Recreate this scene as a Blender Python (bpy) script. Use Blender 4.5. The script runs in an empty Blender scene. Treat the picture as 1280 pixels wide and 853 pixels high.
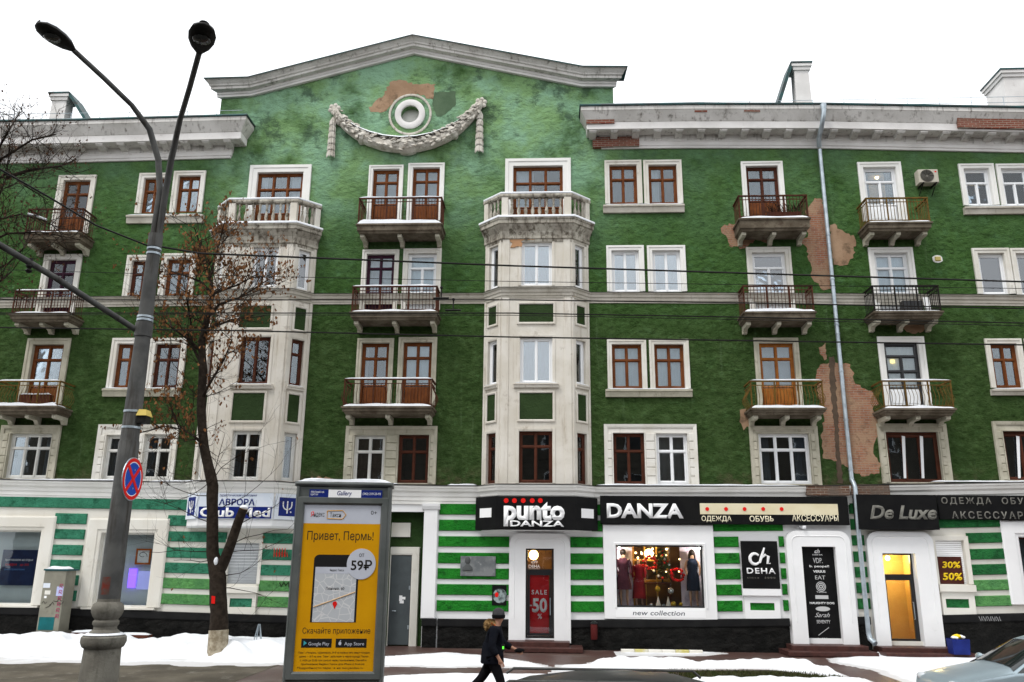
import bpy, bmesh, math, random
import numpy as np
from mathutils import Vector, Matrix, noise as mnoise
from mathutils.geometry import tessellate_polygon
rnd = random.Random(7)
S = bpy.context.scene
COL = S.collection
rad = math.radians

# ------------------------------------------------------------------ camera
YAW, PITCH, ROLL, FPX = rad(-2.833), rad(14.984), rad(0.517), 1030.0
CAMZ = 2.6
WY = 27.0                       # y of the facade plane
cy_, sy_, cp_, sp_ = math.cos(YAW), math.sin(YAW), math.cos(PITCH), math.sin(PITCH)
_F = Vector((sy_*cp_, cy_*cp_, sp_)); _R = Vector((cy_, -sy_, 0)); _U = _R.cross(_F)
_R, _U = math.cos(ROLL)*_R + math.sin(ROLL)*_U, -math.sin(ROLL)*_R + math.cos(ROLL)*_U
cam = bpy.data.cameras.new('camera'); camo = bpy.data.objects.new('camera', cam); COL.objects.link(camo)
cam.sensor_width = 36; cam.lens = 36*FPX/1280; cam.clip_end = 500; cam.clip_start = .1
M = Matrix(((_R.x, _U.x, -_F.x, 0), (_R.y, _U.y, -_F.y, 0), (_R.z, _U.z, -_F.z, CAMZ), (0, 0, 0, 1)))
camo.matrix_world = M
S.camera = camo

# ------------------------------------------------------------------ overcast sky and soft sun
SUN_EL, SUN_AZ = rad(58), rad(222)
w = bpy.data.worlds.new('World'); S.world = w; w.use_nodes = True
nt = w.node_tree; nt.nodes.clear()
sky = nt.nodes.new('ShaderNodeTexSky'); sky.sky_type = 'NISHITA'; sky.sun_disc = False
sky.sun_elevation = SUN_EL; sky.sun_rotation = SUN_AZ
hs = nt.nodes.new('ShaderNodeHueSaturation'); hs.inputs['Saturation'].default_value = .12
mx = nt.nodes.new('ShaderNodeMixRGB'); mx.inputs[0].default_value = .82; mx.inputs[2].default_value = (13.6, 13.9, 14.3, 1)
bg = nt.nodes.new('ShaderNodeBackground'); bg.inputs[1].default_value = .1
wo = nt.nodes.new('ShaderNodeOutputWorld')
nt.links.new(sky.outputs[0], hs.inputs['Color']); nt.links.new(hs.outputs[0], mx.inputs[1])
nt.links.new(mx.outputs[0], bg.inputs[0]); nt.links.new(bg.outputs[0], wo.inputs[0])
sl = bpy.data.lights.new('sun', 'SUN'); sl.energy = 1.5; sl.angle = rad(16); sl.color = (1, .97, .93)
so = bpy.data.objects.new('sun', sl); COL.objects.link(so)
_sd = Vector((math.sin(SUN_AZ)*math.cos(SUN_EL), math.cos(SUN_AZ)*math.cos(SUN_EL), math.sin(SUN_EL)))
so.rotation_euler = _sd.to_track_quat('Z', 'Y').to_euler()
S.view_settings.view_transform = 'Standard'; S.view_settings.look = 'None'
S.view_settings.exposure = 0.36; S.view_settings.gamma = 1
S.render.resolution_x = 1024; S.render.resolution_y = 682

def U(px, py, Y=WY):
    """point at depth Y seen at pixel (px,py) of the 1280x853 photograph (survey of the facade)"""
    d = _R*((px-640)/FPX) + _U*((426.5-py)/FPX) + _F
    t = Y/d.y
    return Vector((d.x*t, Y, CAMZ + d.z*t))
def UX(px, py, Y=WY): return U(px, py, Y).x
def UZ(px, py, Y=WY): return U(px, py, Y).z

# ------------------------------------------------------------------ materials
MATS = {}
def new_mat(name):
    m = bpy.data.materials.new(name); m.use_nodes = True
    t = m.node_tree
    return m, t, t.nodes['Principled BSDF'], t.nodes, t.links
def ramp(nodes, links, src, a, b):
    mr = nodes.new('ShaderNodeMapRange'); mr.inputs[1].default_value = a; mr.inputs[2].default_value = b
    mr.interpolation_type = 'SMOOTHSTEP'
    links.new(src, mr.inputs[0]); return mr.outputs[0]
def noise_n(nodes, links, vec, scale, detail=4, rough=.55):
    n = nodes.new('ShaderNodeTexNoise'); n.inputs['Scale'].default_value = scale
    n.inputs['Detail'].default_value = detail; n.inputs['Roughness'].default_value = rough
    links.new(vec, n.inputs['Vector']); return n.outputs['Fac']
def mixc(nodes, links, fac, a, b):
    m = nodes.new('ShaderNodeMixRGB')
    for i, v in ((0, fac), (1, a), (2, b)):
        if isinstance(v, (int, float)): m.inputs[i].default_value = v
        elif isinstance(v, tuple): m.inputs[i].default_value = (*v, 1)
        else: links.new(v, m.inputs[i])
    return m.outputs[0]
def math_n(nodes, links, op, a, b=0.0, clamp=False):
    m = nodes.new('ShaderNodeMath'); m.operation = op; m.use_clamp = clamp
    for i, v in ((0, a), (1, b)):
        if isinstance(v, (int, float)): m.inputs[i].default_value = v
        else: links.new(v, m.inputs[i])
    return m.outputs[0]
def pos_n(nodes, links, scale=None):
    g = nodes.new('ShaderNodeNewGeometry'); o = g.outputs['Position']
    if scale:
        mp = nodes.new('ShaderNodeMapping'); mp.inputs['Scale'].default_value = scale
        links.new(o, mp.inputs['Vector']); o = mp.outputs[0]
    return o
def mat(name, c1, c2=None, scale=2.5, rough=.8, bump=0, bscale=30, spec=.1, metal=0, dirt=None, dirt_amt=(.5, .75), streak=None, streak_amt=(.52, .75), bdist=.02):
    if name in MATS: return MATS[name]
    m, t, bs, nd, lk = new_mat(name)
    bs.inputs['Roughness'].default_value = rough; bs.inputs['Specular IOR Level'].default_value = spec
    bs.inputs['Metallic'].default_value = metal
    p = pos_n(nd, lk)
    c = c1
    if c2: c = mixc(nd, lk, ramp(nd, lk, noise_n(nd, lk, p, scale), .35, .65), c1, c2)
    if dirt: c = mixc(nd, lk, ramp(nd, lk, noise_n(nd, lk, p, scale*2.3, 6, .7), *dirt_amt), c, dirt)
    if streak: c = mixc(nd, lk, ramp(nd, lk, noise_n(nd, lk, pos_n(nd, lk, (5, 5, .45)), 1.3, 5, .65), *streak_amt), c, streak)
    if isinstance(c, tuple): bs.inputs['Base Color'].default_value = (*c, 1)
    else: lk.new(c, bs.inputs['Base Color'])
    if bump:
        b = nd.new('ShaderNodeBump'); b.inputs['Strength'].default_value = bump; b.inputs['Distance'].default_value = bdist
        lk.new(noise_n(nd, lk, p, bscale, 6, .65), b.inputs['Height']); lk.new(b.outputs[0], bs.inputs['Normal'])
    MATS[name] = m; return m
def emis(name, c, s, base=None):
    if name in MATS: return MATS[name]
    m, t, bs, nd, lk = new_mat(name)
    bs.inputs['Base Color'].default_value = (*(base or c), 1)
    bs.inputs['Emission Color'].default_value = (*c, 1); bs.inputs['Emission Strength'].default_value = s
    MATS[name] = m; return m
def glass(name, tint=(.85, .9, .92), ior=1.6, wob=.06):
    if name in MATS: return MATS[name]
    m, t, bs, nd, lk = new_mat(name); nd.remove(bs)
    tr = nd.new('ShaderNodeBsdfTransparent'); tr.inputs[0].default_value = (*tint, 1)
    gl = nd.new('ShaderNodeBsdfGlossy'); gl.inputs['Roughness'].default_value = .015; gl.inputs[0].default_value = (.92, .96, 1, 1)
    fr = nd.new('ShaderNodeFresnel'); fr.inputs[0].default_value = ior
    b = nd.new('ShaderNodeBump'); b.inputs['Strength'].default_value = wob; b.inputs['Distance'].default_value = .05
    lk.new(noise_n(nd, lk, pos_n(nd, lk), 1.6, 2), b.inputs['Height']); lk.new(b.outputs[0], gl.inputs['Normal'])
    mx = nd.new('ShaderNodeMixShader'); lk.new(fr.outputs[0], mx.inputs[0]); lk.new(tr.outputs[0], mx.inputs[1]); lk.new(gl.outputs[0], mx.inputs[2])
    lk.new(mx.outputs[0], nd['Material Output'].inputs[0])
    MATS[name] = m; return m

def wall_green():
    m, t, bs, nd, lk = new_mat('painted_stucco_green')
    bs.inputs['Roughness'].default_value = .9; bs.inputs['Specular IOR Level'].default_value = .04
    p = pos_n(nd, lk); sep = nd.new('ShaderNodeSeparateXYZ'); lk.new(p, sep.inputs[0])
    X, Z = sep.outputs['X'], sep.outputs['Z']
    n1 = noise_n(nd, lk, p, .5, 5, .6)
    c = mixc(nd, lk, ramp(nd, lk, n1, .35, .68), (.041, .092, .023), (.057, .122, .033))
    n2 = noise_n(nd, lk, p, 2.4, 6, .68)
    c = mixc(nd, lk, ramp(nd, lk, n2, .5, .8), c, (.075, .165, .065))
    # darker, more olive green below the belt course
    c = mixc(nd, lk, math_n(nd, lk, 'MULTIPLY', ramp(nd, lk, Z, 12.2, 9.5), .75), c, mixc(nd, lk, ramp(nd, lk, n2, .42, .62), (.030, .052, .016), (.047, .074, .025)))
    # fine mottling of the rough coat
    n5 = noise_n(nd, lk, pos_n(nd, lk, (1, 1, 1.5)), 5.5, 6, .72)
    c = mixc(nd, lk, math_n(nd, lk, 'MULTIPLY', ramp(nd, lk, n5, .50, .36), .55), c, (.015, .032, .008))
    c = mixc(nd, lk, math_n(nd, lk, 'MULTIPLY', ramp(nd, lk, n5, .52, .72), .45), c, (.092, .178, .066))
    # sun-bleached paint: more towards the pediment, most in the middle of the house
    hz = ramp(nd, lk, Z, 11.5, 18.2)
    hx = ramp(nd, lk, X, 4.0, 1.0)
    hx = math_n(nd, lk, 'MAXIMUM', math_n(nd, lk, 'MULTIPLY', hx, ramp(nd, lk, X, -13.5, -11.0)), .25)
    n3 = noise_n(nd, lk, p, .62, 6, .62)
    f = math_n(nd, lk, 'MULTIPLY', math_n(nd, lk, 'MULTIPLY', hz, hx), ramp(nd, lk, n3, .26, .56))
    bl = mixc(nd, lk, ramp(nd, lk, noise_n(nd, lk, p, .9, 5, .6), .35, .65), (.20, .34, .15), (.24, .41, .27))
    c = mixc(nd, lk, f, c, bl)
    # grey soot blotches on the pediment
    fs = math_n(nd, lk, 'MULTIPLY', ramp(nd, lk, Z, 15.5, 18), ramp(nd, lk, noise_n(nd, lk, p, 1.1, 7, .72), .52, .66))
    c = mixc(nd, lk, math_n(nd, lk, 'MULTIPLY', fs, .75), c, (.05, .085, .055))
    # pale run-off streaks
    st = ramp(nd, lk, noise_n(nd, lk, pos_n(nd, lk, (3.2, 3.2, .22)), 1.2, 6, .65), .60, .80)
    c = mixc(nd, lk, math_n(nd, lk, 'MULTIPLY', st, .35), c, (.15, .22, .12))
    # brown splash dirt just above the ground floor cornice
    fd = math_n(nd, lk, 'MULTIPLY', ramp(nd, lk, Z, 5.75, 5.0), ramp(nd, lk, noise_n(nd, lk, p, 1.7, 6, .7), .44, .66))
    c = mixc(nd, lk, math_n(nd, lk, 'MULTIPLY', fd, .8), c, (.10, .085, .05))
    lk.new(c, bs.inputs['Base Color'])
    b1 = nd.new('ShaderNodeBump'); b1.inputs['Strength'].default_value = .9; b1.inputs['Distance'].default_value = .17
    lk.new(noise_n(nd, lk, pos_n(nd, lk, (1, 1, 1.35)), 3.6, 8, .62), b1.inputs['Height'])
    b2 = nd.new('ShaderNodeBump'); b2.inputs['Strength'].default_value = .5; b2.inputs['Distance'].default_value = .02
    lk.new(noise_n(nd, lk, p, 26, 4, .6), b2.inputs['Height']); lk.new(b1.outputs[0], b2.inputs['Normal'])
    lk.new(b2.outputs[0], bs.inputs['Normal'])
    MATS['wall'] = m; return m
def brickmat(name='exposed_brick', tan=(.36, .235, .15), red=(.27, .10, .06), cover=(.35, .6)):
    m, t, bs, nd, lk = new_mat(name); bs.inputs['Roughness'].default_value = .9; bs.inputs['Specular IOR Level'].default_value = .15
    p = pos_n(nd, lk); sx = nd.new('ShaderNodeSeparateXYZ'); lk.new(p, sx.inputs[0])
    cb = nd.new('ShaderNodeCombineXYZ'); lk.new(sx.outputs['X'], cb.inputs[0]); lk.new(sx.outputs['Z'], cb.inputs[1])
    br = nd.new('ShaderNodeTexBrick'); br.inputs['Scale'].default_value = 1.0
    br.inputs['Brick Width'].default_value = .26; br.inputs['Row Height'].default_value = .078; br.inputs['Mortar Size'].default_value = .010
    br.inputs['Color1'].default_value = (*red, 1); br.inputs['Color2'].default_value = (red[0]*1.35, red[1]*1.5, red[2]*1.4, 1)
    br.inputs['Mortar'].default_value = (.30, .25, .20, 1)
    lk.new(cb.outputs[0], br.inputs['Vector'])
    nn = noise_n(nd, lk, p, 1.5, 6, .65)
    c = mixc(nd, lk, ramp(nd, lk, nn, *cover), br.outputs['Color'], tan)
    c = mixc(nd, lk, ramp(nd, lk, noise_n(nd, lk, p, 4, 6, .75), .50, .72), c, (.15, .085, .055))
    c = mixc(nd, lk, math_n(nd, lk, 'MULTIPLY', ramp(nd, lk, noise_n(nd, lk, p, 1.0, 5, .7), .5, .68), .7), c, br.outputs['Color'])
    lk.new(c, bs.inputs['Base Color'])
    b1 = nd.new('ShaderNodeBump'); b1.inputs['Strength'].default_value = .8; b1.inputs['Distance'].default_value = .012; b1.invert = True
    lk.new(br.outputs['Fac'], b1.inputs['Height'])
    b2 = nd.new('ShaderNodeBump'); b2.inputs['Strength'].default_value = .6; b2.inputs['Distance'].default_value = .03
    lk.new(noise_n(nd, lk, p, 12, 6, .65), b2.inputs['Height']); lk.new(b1.outputs[0], b2.inputs['Normal']); lk.new(b2.outputs[0], bs.inputs['Normal'])
    MATS[name] = m; return m

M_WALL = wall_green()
M_BRICK = brickmat()
M_BRICKRED = brickmat('exposed_red_brick', (.20, .08, .05), (.17, .05, .035), (.6, .9))
M_TRIM = mat('trim_offwhite', (.72, .70, .65), (.63, .60, .53), 1.2, .75, .3, 25, dirt=(.32, .29, .22), dirt_amt=(.58, .85), streak=(.42, .38, .31), streak_amt=(.56, .85))
M_TRIMW = mat('trim_white', (.80, .79, .76), (.74, .73, .69), 1.0, .7, .2, 20, dirt=(.5, .46, .39), dirt_amt=(.62, .9), streak=(.58, .54, .47), streak_amt=(.62, .9))
M_OLD = mat('trim_weathered', (.50, .47, .38), (.38, .36, .28), 1.6, .85, .5, 25, dirt=(.20, .18, .12), dirt_amt=(.55, .8), streak=(.25, .23, .17), streak_amt=(.55, .8))
M_BAY = mat('bay_plaster', (.68, .645, .58), (.59, .55, .475), 1.1, .85, .5, 14, dirt=(.30, .25, .19), dirt_amt=(.57, .8), streak=(.40, .34, .27), streak_amt=(.55, .82))
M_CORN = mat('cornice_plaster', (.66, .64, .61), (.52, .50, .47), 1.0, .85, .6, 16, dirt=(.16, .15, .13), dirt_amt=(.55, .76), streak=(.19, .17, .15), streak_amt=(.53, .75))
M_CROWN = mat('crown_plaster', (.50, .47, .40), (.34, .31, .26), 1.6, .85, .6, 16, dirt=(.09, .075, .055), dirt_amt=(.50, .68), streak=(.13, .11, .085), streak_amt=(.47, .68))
M_CORNW = mat('cornice_white', (.74, .72, .70), (.62, .60, .58), .9, .85, .4, 18, dirt=(.36, .33, .30), dirt_amt=(.6, .85))
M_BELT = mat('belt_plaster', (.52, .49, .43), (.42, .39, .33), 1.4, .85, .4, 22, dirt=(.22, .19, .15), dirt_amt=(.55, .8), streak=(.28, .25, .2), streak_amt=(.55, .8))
M_STONE = mat('garland_plaster', (.62, .59, .53), (.50, .46, .40), 3, .85, .6, 22, dirt=(.17, .14, .10), dirt_amt=(.5, .75))
M_SLAB = mat('balcony_slab', (.16, .135, .10), (.085, .068, .048), 2, .9, .6, 14, dirt=(.07, .05, .035), dirt_amt=(.48, .72))
M_SHOPW = mat('shop_white', (.82, .82, .82), (.77, .77, .77), .8, .6, .12, 30, dirt=(.60, .59, .57), dirt_amt=(.62, .95))
M_CREAMW = mat('shop_offwhite', (.72, .70, .64), (.66, .63, .56), .8, .7, .2, 30, dirt=(.42, .38, .30), dirt_amt=(.56, .86), streak=(.48, .43, .36), streak_amt=(.6, .9))
M_GREEN = mat('band_green', (.020, .230, .022), (.014, .180, .018), 1.6, .75, 1.0, 9, dirt=(.010, .10, .012), dirt_amt=(.48, .70), bdist=.13)
M_TEAL = mat('band_teal', (.050, .245, .145), (.038, .19, .11), 1.6, .8, 1.0, 9, dirt=(.016, .10, .055), dirt_amt=(.48, .70), bdist=.13)
M_LIME = mat('band_lightgreen', (.12, .33, .10), (.09, .26, .09), 2.0, .8, 1.0, 9, dirt=(.05, .17, .05), dirt_amt=(.48, .70), bdist=.13)
M_DKGR = mat('band_darkgreen', (.024, .165, .045), (.018, .125, .038), 1.6, .8, 1.0, 9, dirt=(.014, .08, .026), dirt_amt=(.48, .70), bdist=.13)
M_OLIVE = mat('passage_green', (.035, .075, .022), (.028, .055, .018), 1.4, .85, .8, 10, bdist=.05)
M_PANELG = mat('panel_green', (.032, .058, .020), (.024, .044, .015), 1.4, .85, .9, 12, bdist=.05)
M_PLINTH = mat('plinth_rock', (.008, .008, .0075), (.014, .0135, .0125), 3, .85, 1.0, 5, spec=.08, bdist=.16)
M_PLINTHS = mat('plinth_cap', (.009, .009, .0095), (.013, .013, .013), 3, .6, .15, 30, spec=.1)
M_WOOD = mat('frame_wood', (.17, .054, .015), (.125, .038, .011), 5, .55, .3, 60, dirt=(.08, .025, .012), dirt_amt=(.55, .85))
M_WOODD = mat('frame_wood_dark', (.085, .026, .014), (.06, .02, .011), 5, .55, .3, 60)
M_WOODY = mat('frame_wood_yellow', (.36, .13, .025), (.27, .09, .018), 5, .5, .3, 60, streak=(.16, .06, .02))
M_PURP = mat('frame_purple', (.045, .012, .028), (.035, .010, .022), 5, .45, .2, 60)
M_PVC = mat('frame_pvc', (.82, .83, .84), None, rough=.35, spec=.5)
M_WPAINT = mat('frame_white_paint', (.70, .70, .67), (.62, .61, .57), 3, .5, .3, 40, dirt=(.4, .37, .32), dirt_amt=(.6, .9))
M_BLACKF = mat('frame_black', (.012, .012, .014), None, rough=.35, spec=.5)
M_GLASS = glass('window_glass', (.85, .9, .92), 1.75, .035)
M_GLASSS = glass('shop_glass', (.93, .95, .95), 1.4, .02)
M_GLASSR = glass('window_glass_reflective', (.90, .94, .96), 2.5, .02)
M_ROOM = mat('room_dark', (.055, .047, .04), (.035, .031, .028), 1.5, .9)
M_ROOML = mat('room_light', (.55, .50, .42), None, rough=.9)
M_CURT = mat('curtain_white', (.60, .62, .66), (.50, .53, .57), 1, .9)
M_CURTG = mat('curtain_grey', (.16, .18, .20), (.11, .12, .14), 1, .9)
M_CURTB = mat('curtain_brown', (.14, .09, .06), (.10, .06, .04), 3, .9)
M_BLIND = mat('blind_pale', (.80, .86, .90), (.74, .80, .84), 2, .7)
M_CREAM = mat('curtain_cream', (.80, .77, .68), None, rough=.8)
M_SNOW = mat('snow', (.80, .82, .85), (.74, .76, .79), 1.2, .75, .5, 14, spec=.2, bdist=.03)
M_IRON = mat('rail_rust', (.085, .030, .017), (.05, .022, .014), 6, .75, .3, 60, metal=.1)
M_IRONY = mat('rail_ochre', (.15, .09, .02), (.10, .055, .016), 6, .75, .3, 60, metal=.1)
M_IRONB = mat('rail_black', (.010, .010, .010), (.02, .015, .012), 6, .6, .2, 60, metal=.2)
M_ZINC = mat('zinc_pipe', (.44, .50, .54), (.32, .37, .41), 4, .4, .2, 40, metal=.6, spec=.5)
M_ROOFM = mat('roof_metal', (.035, .085, .085), (.05, .06, .06), 3, .5, .2, 30, metal=.3)
M_BLACK = mat('sign_black', (.006, .006, .0065), (.009, .009, .009), 2, .55, .05, 30, spec=.08)
M_WHITE = mat('sign_white', (.85, .85, .85), None, rough=.5)
M_RED = mat('sign_red', (.70, .015, .012), None, rough=.4)
M_CONC = mat('concrete', (.20, .19, .16), (.14, .13, .11), 3, .9, .5, 40, dirt=(.06, .055, .045), dirt_amt=(.5, .8), streak=(.08, .075, .06))
M_POST = mat('post_steel', (.105, .105, .10), (.07, .07, .068), 4, .6, .2, 50, metal=.2, streak=(.035, .028, .022), dirt=(.09, .045, .02), dirt_amt=(.66, .9))
M_BARK = mat('bark', (.040, .030, .022), (.022, .016, .012), 8, .95, 1.0, 30, bdist=.04)
M_BARKW = mat('bark_whitewash', (.42, .37, .28), (.22, .18, .12), 7, .9, .8, 25, bdist=.03)
M_LEAF = mat('dry_leaf', (.22, .098, .036), (.12, .055, .024), 9, .8)
M_LEAF2 = mat('dry_leaf_grey', (.10, .05, .028), (.06, .035, .02), 9, .8)
M_DARKM = mat('dark_metal', (.012, .012, .011), (.02, .018, .016), 5, .5, .1, 50)
# ------------------------------------------------------------------ mesh builder and object helpers
class Fr:
    """local frame of an upright surface: u along it, o out of it, z up"""
    def __init__(s, p0, d):
        l = math.hypot(*d); s.p = p0; s.d = (d[0]/l, d[1]/l); s.n = (s.d[1], -s.d[0])
    def __call__(s, u, o, z): return (s.p[0]+u*s.d[0]+o*s.n[0], s.p[1]+u*s.d[1]+o*s.n[1], z)
MAIN = Fr((0, WY), (1, 0))
class MB:
    def __init__(s): s.v = []; s.f = []
    def add(s, vs, fs):
        k = len(s.v); s.v += [tuple(v) for v in vs]; s.f += [tuple(i+k for i in f) for f in fs]; return s
    def box(s, fr, u0, u1, o0, o1, z0, z1):
        vs = [fr(u, o, z) for z in (z0, z1) for o in (o0, o1) for u in (u0, u1)]
        return s.add(vs, [(0, 1, 3, 2), (4, 6, 7, 5), (0, 4, 5, 1), (2, 3, 7, 6), (0, 2, 6, 4), (1, 5, 7, 3)])
    def wbox(s, x0, x1, y0, y1, z0, z1):
        vs = [(x, y, z) for z in (z0, z1) for y in (y0, y1) for x in (x0, x1)]
        return s.add(vs, [(0, 2, 3, 1), (4, 5, 7, 6), (0, 1, 5, 4), (2, 6, 7, 3), (0, 4, 6, 2), (1, 3, 7, 5)])
    def cbox(s, fr, u0, u1, o0, o1, z0, z1, c=.01):
        """box with chamfered front edges"""
        vs = [fr(u0, o0, z0), fr(u1, o0, z0), fr(u1, o0, z1), fr(u0, o0, z1),
              fr(u0, o1-c, z0), fr(u1, o1-c, z0), fr(u1, o1-c, z1), fr(u0, o1-c, z1),
              fr(u0+c, o1, z0+c), fr(u1-c, o1, z0+c), fr(u1-c, o1, z1-c), fr(u0+c, o1, z1-c)]
        fs = [(0, 3, 2, 1), (8, 9, 10, 11)]
        for a in range(4):
            b = (a+1) % 4
            fs += [(a, b, b+4, a+4), (a+4, b+4, b+8, a+8)]
        return s.add(vs, fs)
    def sweep_rect(s, fr, u0, u1, z0, z1, prof, bottom=False):
        """profile (w,o), w measured outward from the opening, mitred round left, top, right (and bottom)"""
        n = len(prof); rings = []
        if bottom: cor = [(u0, z0, -1, -1), (u0, z1, -1, 1), (u1, z1, 1, 1), (u1, z0, 1, -1)]
        else: cor = [(u0, z0, -1, 0), (u0, z1, -1, 1), (u1, z1, 1, 1), (u1, z0, 1, 0)]
        vs = [fr(u+a*w_, o, z+b*w_) for (u, z, a, b) in cor for (w_, o) in prof]
        fs = []
        for k in range(4 if bottom else 3):
            for i in range(n-1):
                a = k*n+i; b = ((k+1) % 4)*n+i
                fs.append((a, a+1, b+1, b))
        if not bottom: fs += [tuple(range(n)), tuple(range(3*n, 4*n))]
        return s.add(vs, fs)
    def extrude(s, fr, loops, o0, o1, back=False):
        """polygon loops [(u,z)..] (outer, holes...) pushed out from o0 to o1"""
        flat = [p for l in loops for p in l]
        tris = tessellate_polygon([[Vector((p[0], p[1], 0)) for p in l] for l in loops])
        n = len(flat)
        vs = [fr(p[0], o1, p[1]) for p in flat] + [fr(p[0], o0, p[1]) for p in flat]
        fs = [tuple(t) for t in tris]
        if back: fs += [tuple(i+n for i in t) for t in tris]
        k = 0
        for l in loops:
            m = len(l)
            for i in range(m): a = k+i; b = k+(i+1) % m; fs.append((a, b, b+n, a+n))
            k += m
        return s.add(vs, fs)
    def prof_u(s, fr, poly, u0, u1):
        """closed polygon (o,z) extruded along u"""
        n = len(poly)
        vs = [fr(u0, o, z) for o, z in poly] + [fr(u1, o, z) for o, z in poly]
        tris = tessellate_polygon([[Vector((p[0], p[1], 0)) for p in poly]])
        fs = [tuple(t) for t in tris] + [tuple(i+n for i in t) for t in tris]
        fs += [(i, (i+1) % n, (i+1) % n+n, i+n) for i in range(n)]
        return s.add(vs, fs)
    def plan(s, path, prof, dz=None, cap=True, closed=True):
        """profile (o,z) swept along a plan polyline, o to the outside (towards -y when going +x), mitred"""
        n = len(prof); vs = []; m = len(path)
        for i, p in enumerate(path):
            ds = []
            if i > 0: ds.append(Vector((p[0]-path[i-1][0], p[1]-path[i-1][1])).normalized())
            if i < m-1: ds.append(Vector((path[i+1][0]-p[0], path[i+1][1]-p[1])).normalized())
            ns = [Vector((d.y, -d.x)) for d in ds]
            nn = ns[0] if len(ns) == 1 else (ns[0]+ns[1])/(1+ns[0].dot(ns[1]))
            for (o, z) in prof: vs.append((p[0]+nn.x*o, p[1]+nn.y*o, z+(dz[i] if dz else 0)))
        fs = []
        for i in range(m-1):
            for j in range(n if closed else n-1):
                a = i*n+j; b = i*n+(j+1) % n
                fs.append((a, b, b+n, a+n))
        if cap and closed:
            tr = tessellate_polygon([[Vector((o, z, 0)) for o, z in prof]])
            fs += [tuple(t) for t in tr] + [tuple(i+(m-1)*n for i in t) for t in tr]
        return s.add(vs, fs)
    def tube(s, pts, r, n=8, cap=True):
        pts = [Vector(p) for p in pts]; m = len(pts)
        rr = [r]*m if isinstance(r, (int, float)) else r
        vs = []; up = None
        for i, p in enumerate(pts):
            d = (pts[min(i+1, m-1)]-pts[max(i-1, 0)])
            if d.length < 1e-9: d = Vector((0, 0, 1))
            d.normalize()
            if up is None: up = Vector((1, 0, 0)) if abs(d.x) < .8 else Vector((0, 1, 0))
            a = (up - d*up.dot(d))
            if a.length < 1e-4: a = d.orthogonal()
            a.normalize(); up = a; b = d.cross(a)
            for k in range(n):
                t = 2*math.pi*k/n
                vs.append(p+(a*math.cos(t)+b*math.sin(t))*rr[i])
        fs = [(i*n+k, i*n+(k+1) % n, (i+1)*n+(k+1) % n, (i+1)*n+k) for i in range(m-1) for k in range(n)]
        if cap: fs += [tuple(range(n)), tuple(range((m-1)*n, m*n))]
        return s.add(vs, fs)
    def lathe(s, c, prof, n=16, sx=1, sy=1):
        vs = [(c[0]+r*sx*math.cos(2*math.pi*k/n), c[1]+r*sy*math.sin(2*math.pi*k/n), c[2]+z) for r, z in prof for k in range(n)]
        m = len(prof)
        fs = [(i*n+k, i*n+(k+1) % n, (i+1)*n+(k+1) % n, (i+1)*n+k) for i in range(m-1) for k in range(n)]
        fs += [tuple(range(n)), tuple(range((m-1)*n, m*n))]
        return s.add(vs, fs)
    def ball(s, c, r, n=10, sc=(1, 1, 1)):
        pr = [(max(r*math.sin(math.pi*i/(n//2+1)), r*.02), -r*math.cos(math.pi*i/(n//2+1))*sc[2]) for i in range(n//2+2)]
        return s.lathe(c, pr, n, sc[0], sc[1])
    def grid(s, fr, u0, u1, z0, z1, holes, zt=None):
        """upright sheet with rectangular holes (u0,u1,z0,z1)"""
        us = sorted({u0, u1} | {min(max(h[i], u0), u1) for h in holes for i in (0, 1)})
        zs = sorted({z0, z1} | {min(max(h[i], z0), z1) for h in holes for i in (2, 3)})
        idx = {}
        def vi(i, j):
            if (i, j) not in idx: idx[(i, j)] = len(s.v); s.v.append(fr(us[i], 0, zs[j]))
            return idx[(i, j)]
        for i in range(len(us)-1):
            uc = (us[i]+us[i+1])/2
            if us[i+1]-us[i] < 1e-6: continue
            hh = [h for h in holes if h[0] < uc < h[1]]
            for j in range(len(zs)-1):
                zc = (zs[j]+zs[j+1])/2
                if zs[j+1]-zs[j] < 1e-6 or any(h[2] < zc < h[3] for h in hh): continue
                s.f.append((vi(i, j), vi(i+1, j), vi(i+1, j+1), vi(i, j+1)))
        return s
    def mesh(s, name, smooth=False):
        me = bpy.data.meshes.new(name); me.from_pydata(s.v, [], s.f)
        bm = bmesh.new(); bm.from_mesh(me); bmesh.ops.recalc_face_normals(bm, faces=bm.faces); bm.to_mesh(me); bm.free()
        if smooth:
            me.polygons.foreach_set('use_smooth', [True]*len(me.polygons))
            me.set_sharp_from_angle(angle=rad(40))
        return me
WLOC = {}
def place(o, parent, loc):
    WLOC[o.name] = Vector(loc)
    o.location = loc
    if parent:
        o.parent = parent; o.matrix_parent_inverse = Matrix.Translation(-WLOC[parent.name])
def obj(name, mb, m, parent=None, loc=(0, 0, 0), smooth=False, kind=None, label=None):
    me = mb.mesh(name, smooth) if isinstance(mb, MB) else mb
    if m is not None and not me.materials: me.materials.append(m)
    o = bpy.data.objects.new(name, me); COL.objects.link(o); place(o, parent, loc)
    if kind: o['kind'] = kind
    if label: o['label'] = label
    return o
def tag(o, label, cat, group=None):
    o['label'] = label; o['category'] = cat
    if group: o['group'] = group
    return o
def thing(name, label, cat, loc, group=None):
    o = bpy.data.objects.new(name, None); o.empty_display_size = .3; COL.objects.link(o); place(o, None, loc)
    return tag(o, label, cat, group)
TEXTS = []
def text(parent, s, fr, u0, u1, z0, z1, o, m, bold=0.0, shear=0.0, depth=.006, name='lettering', spacing=1.0, slope=0.0):
    """lettering fitted to the rectangle u0..u1, z0..z1 of a surface"""
    TEXTS.append((parent, s, fr, u0, u1, z0, z1, o, m, bold, shear, depth, name, spacing, slope))
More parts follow.
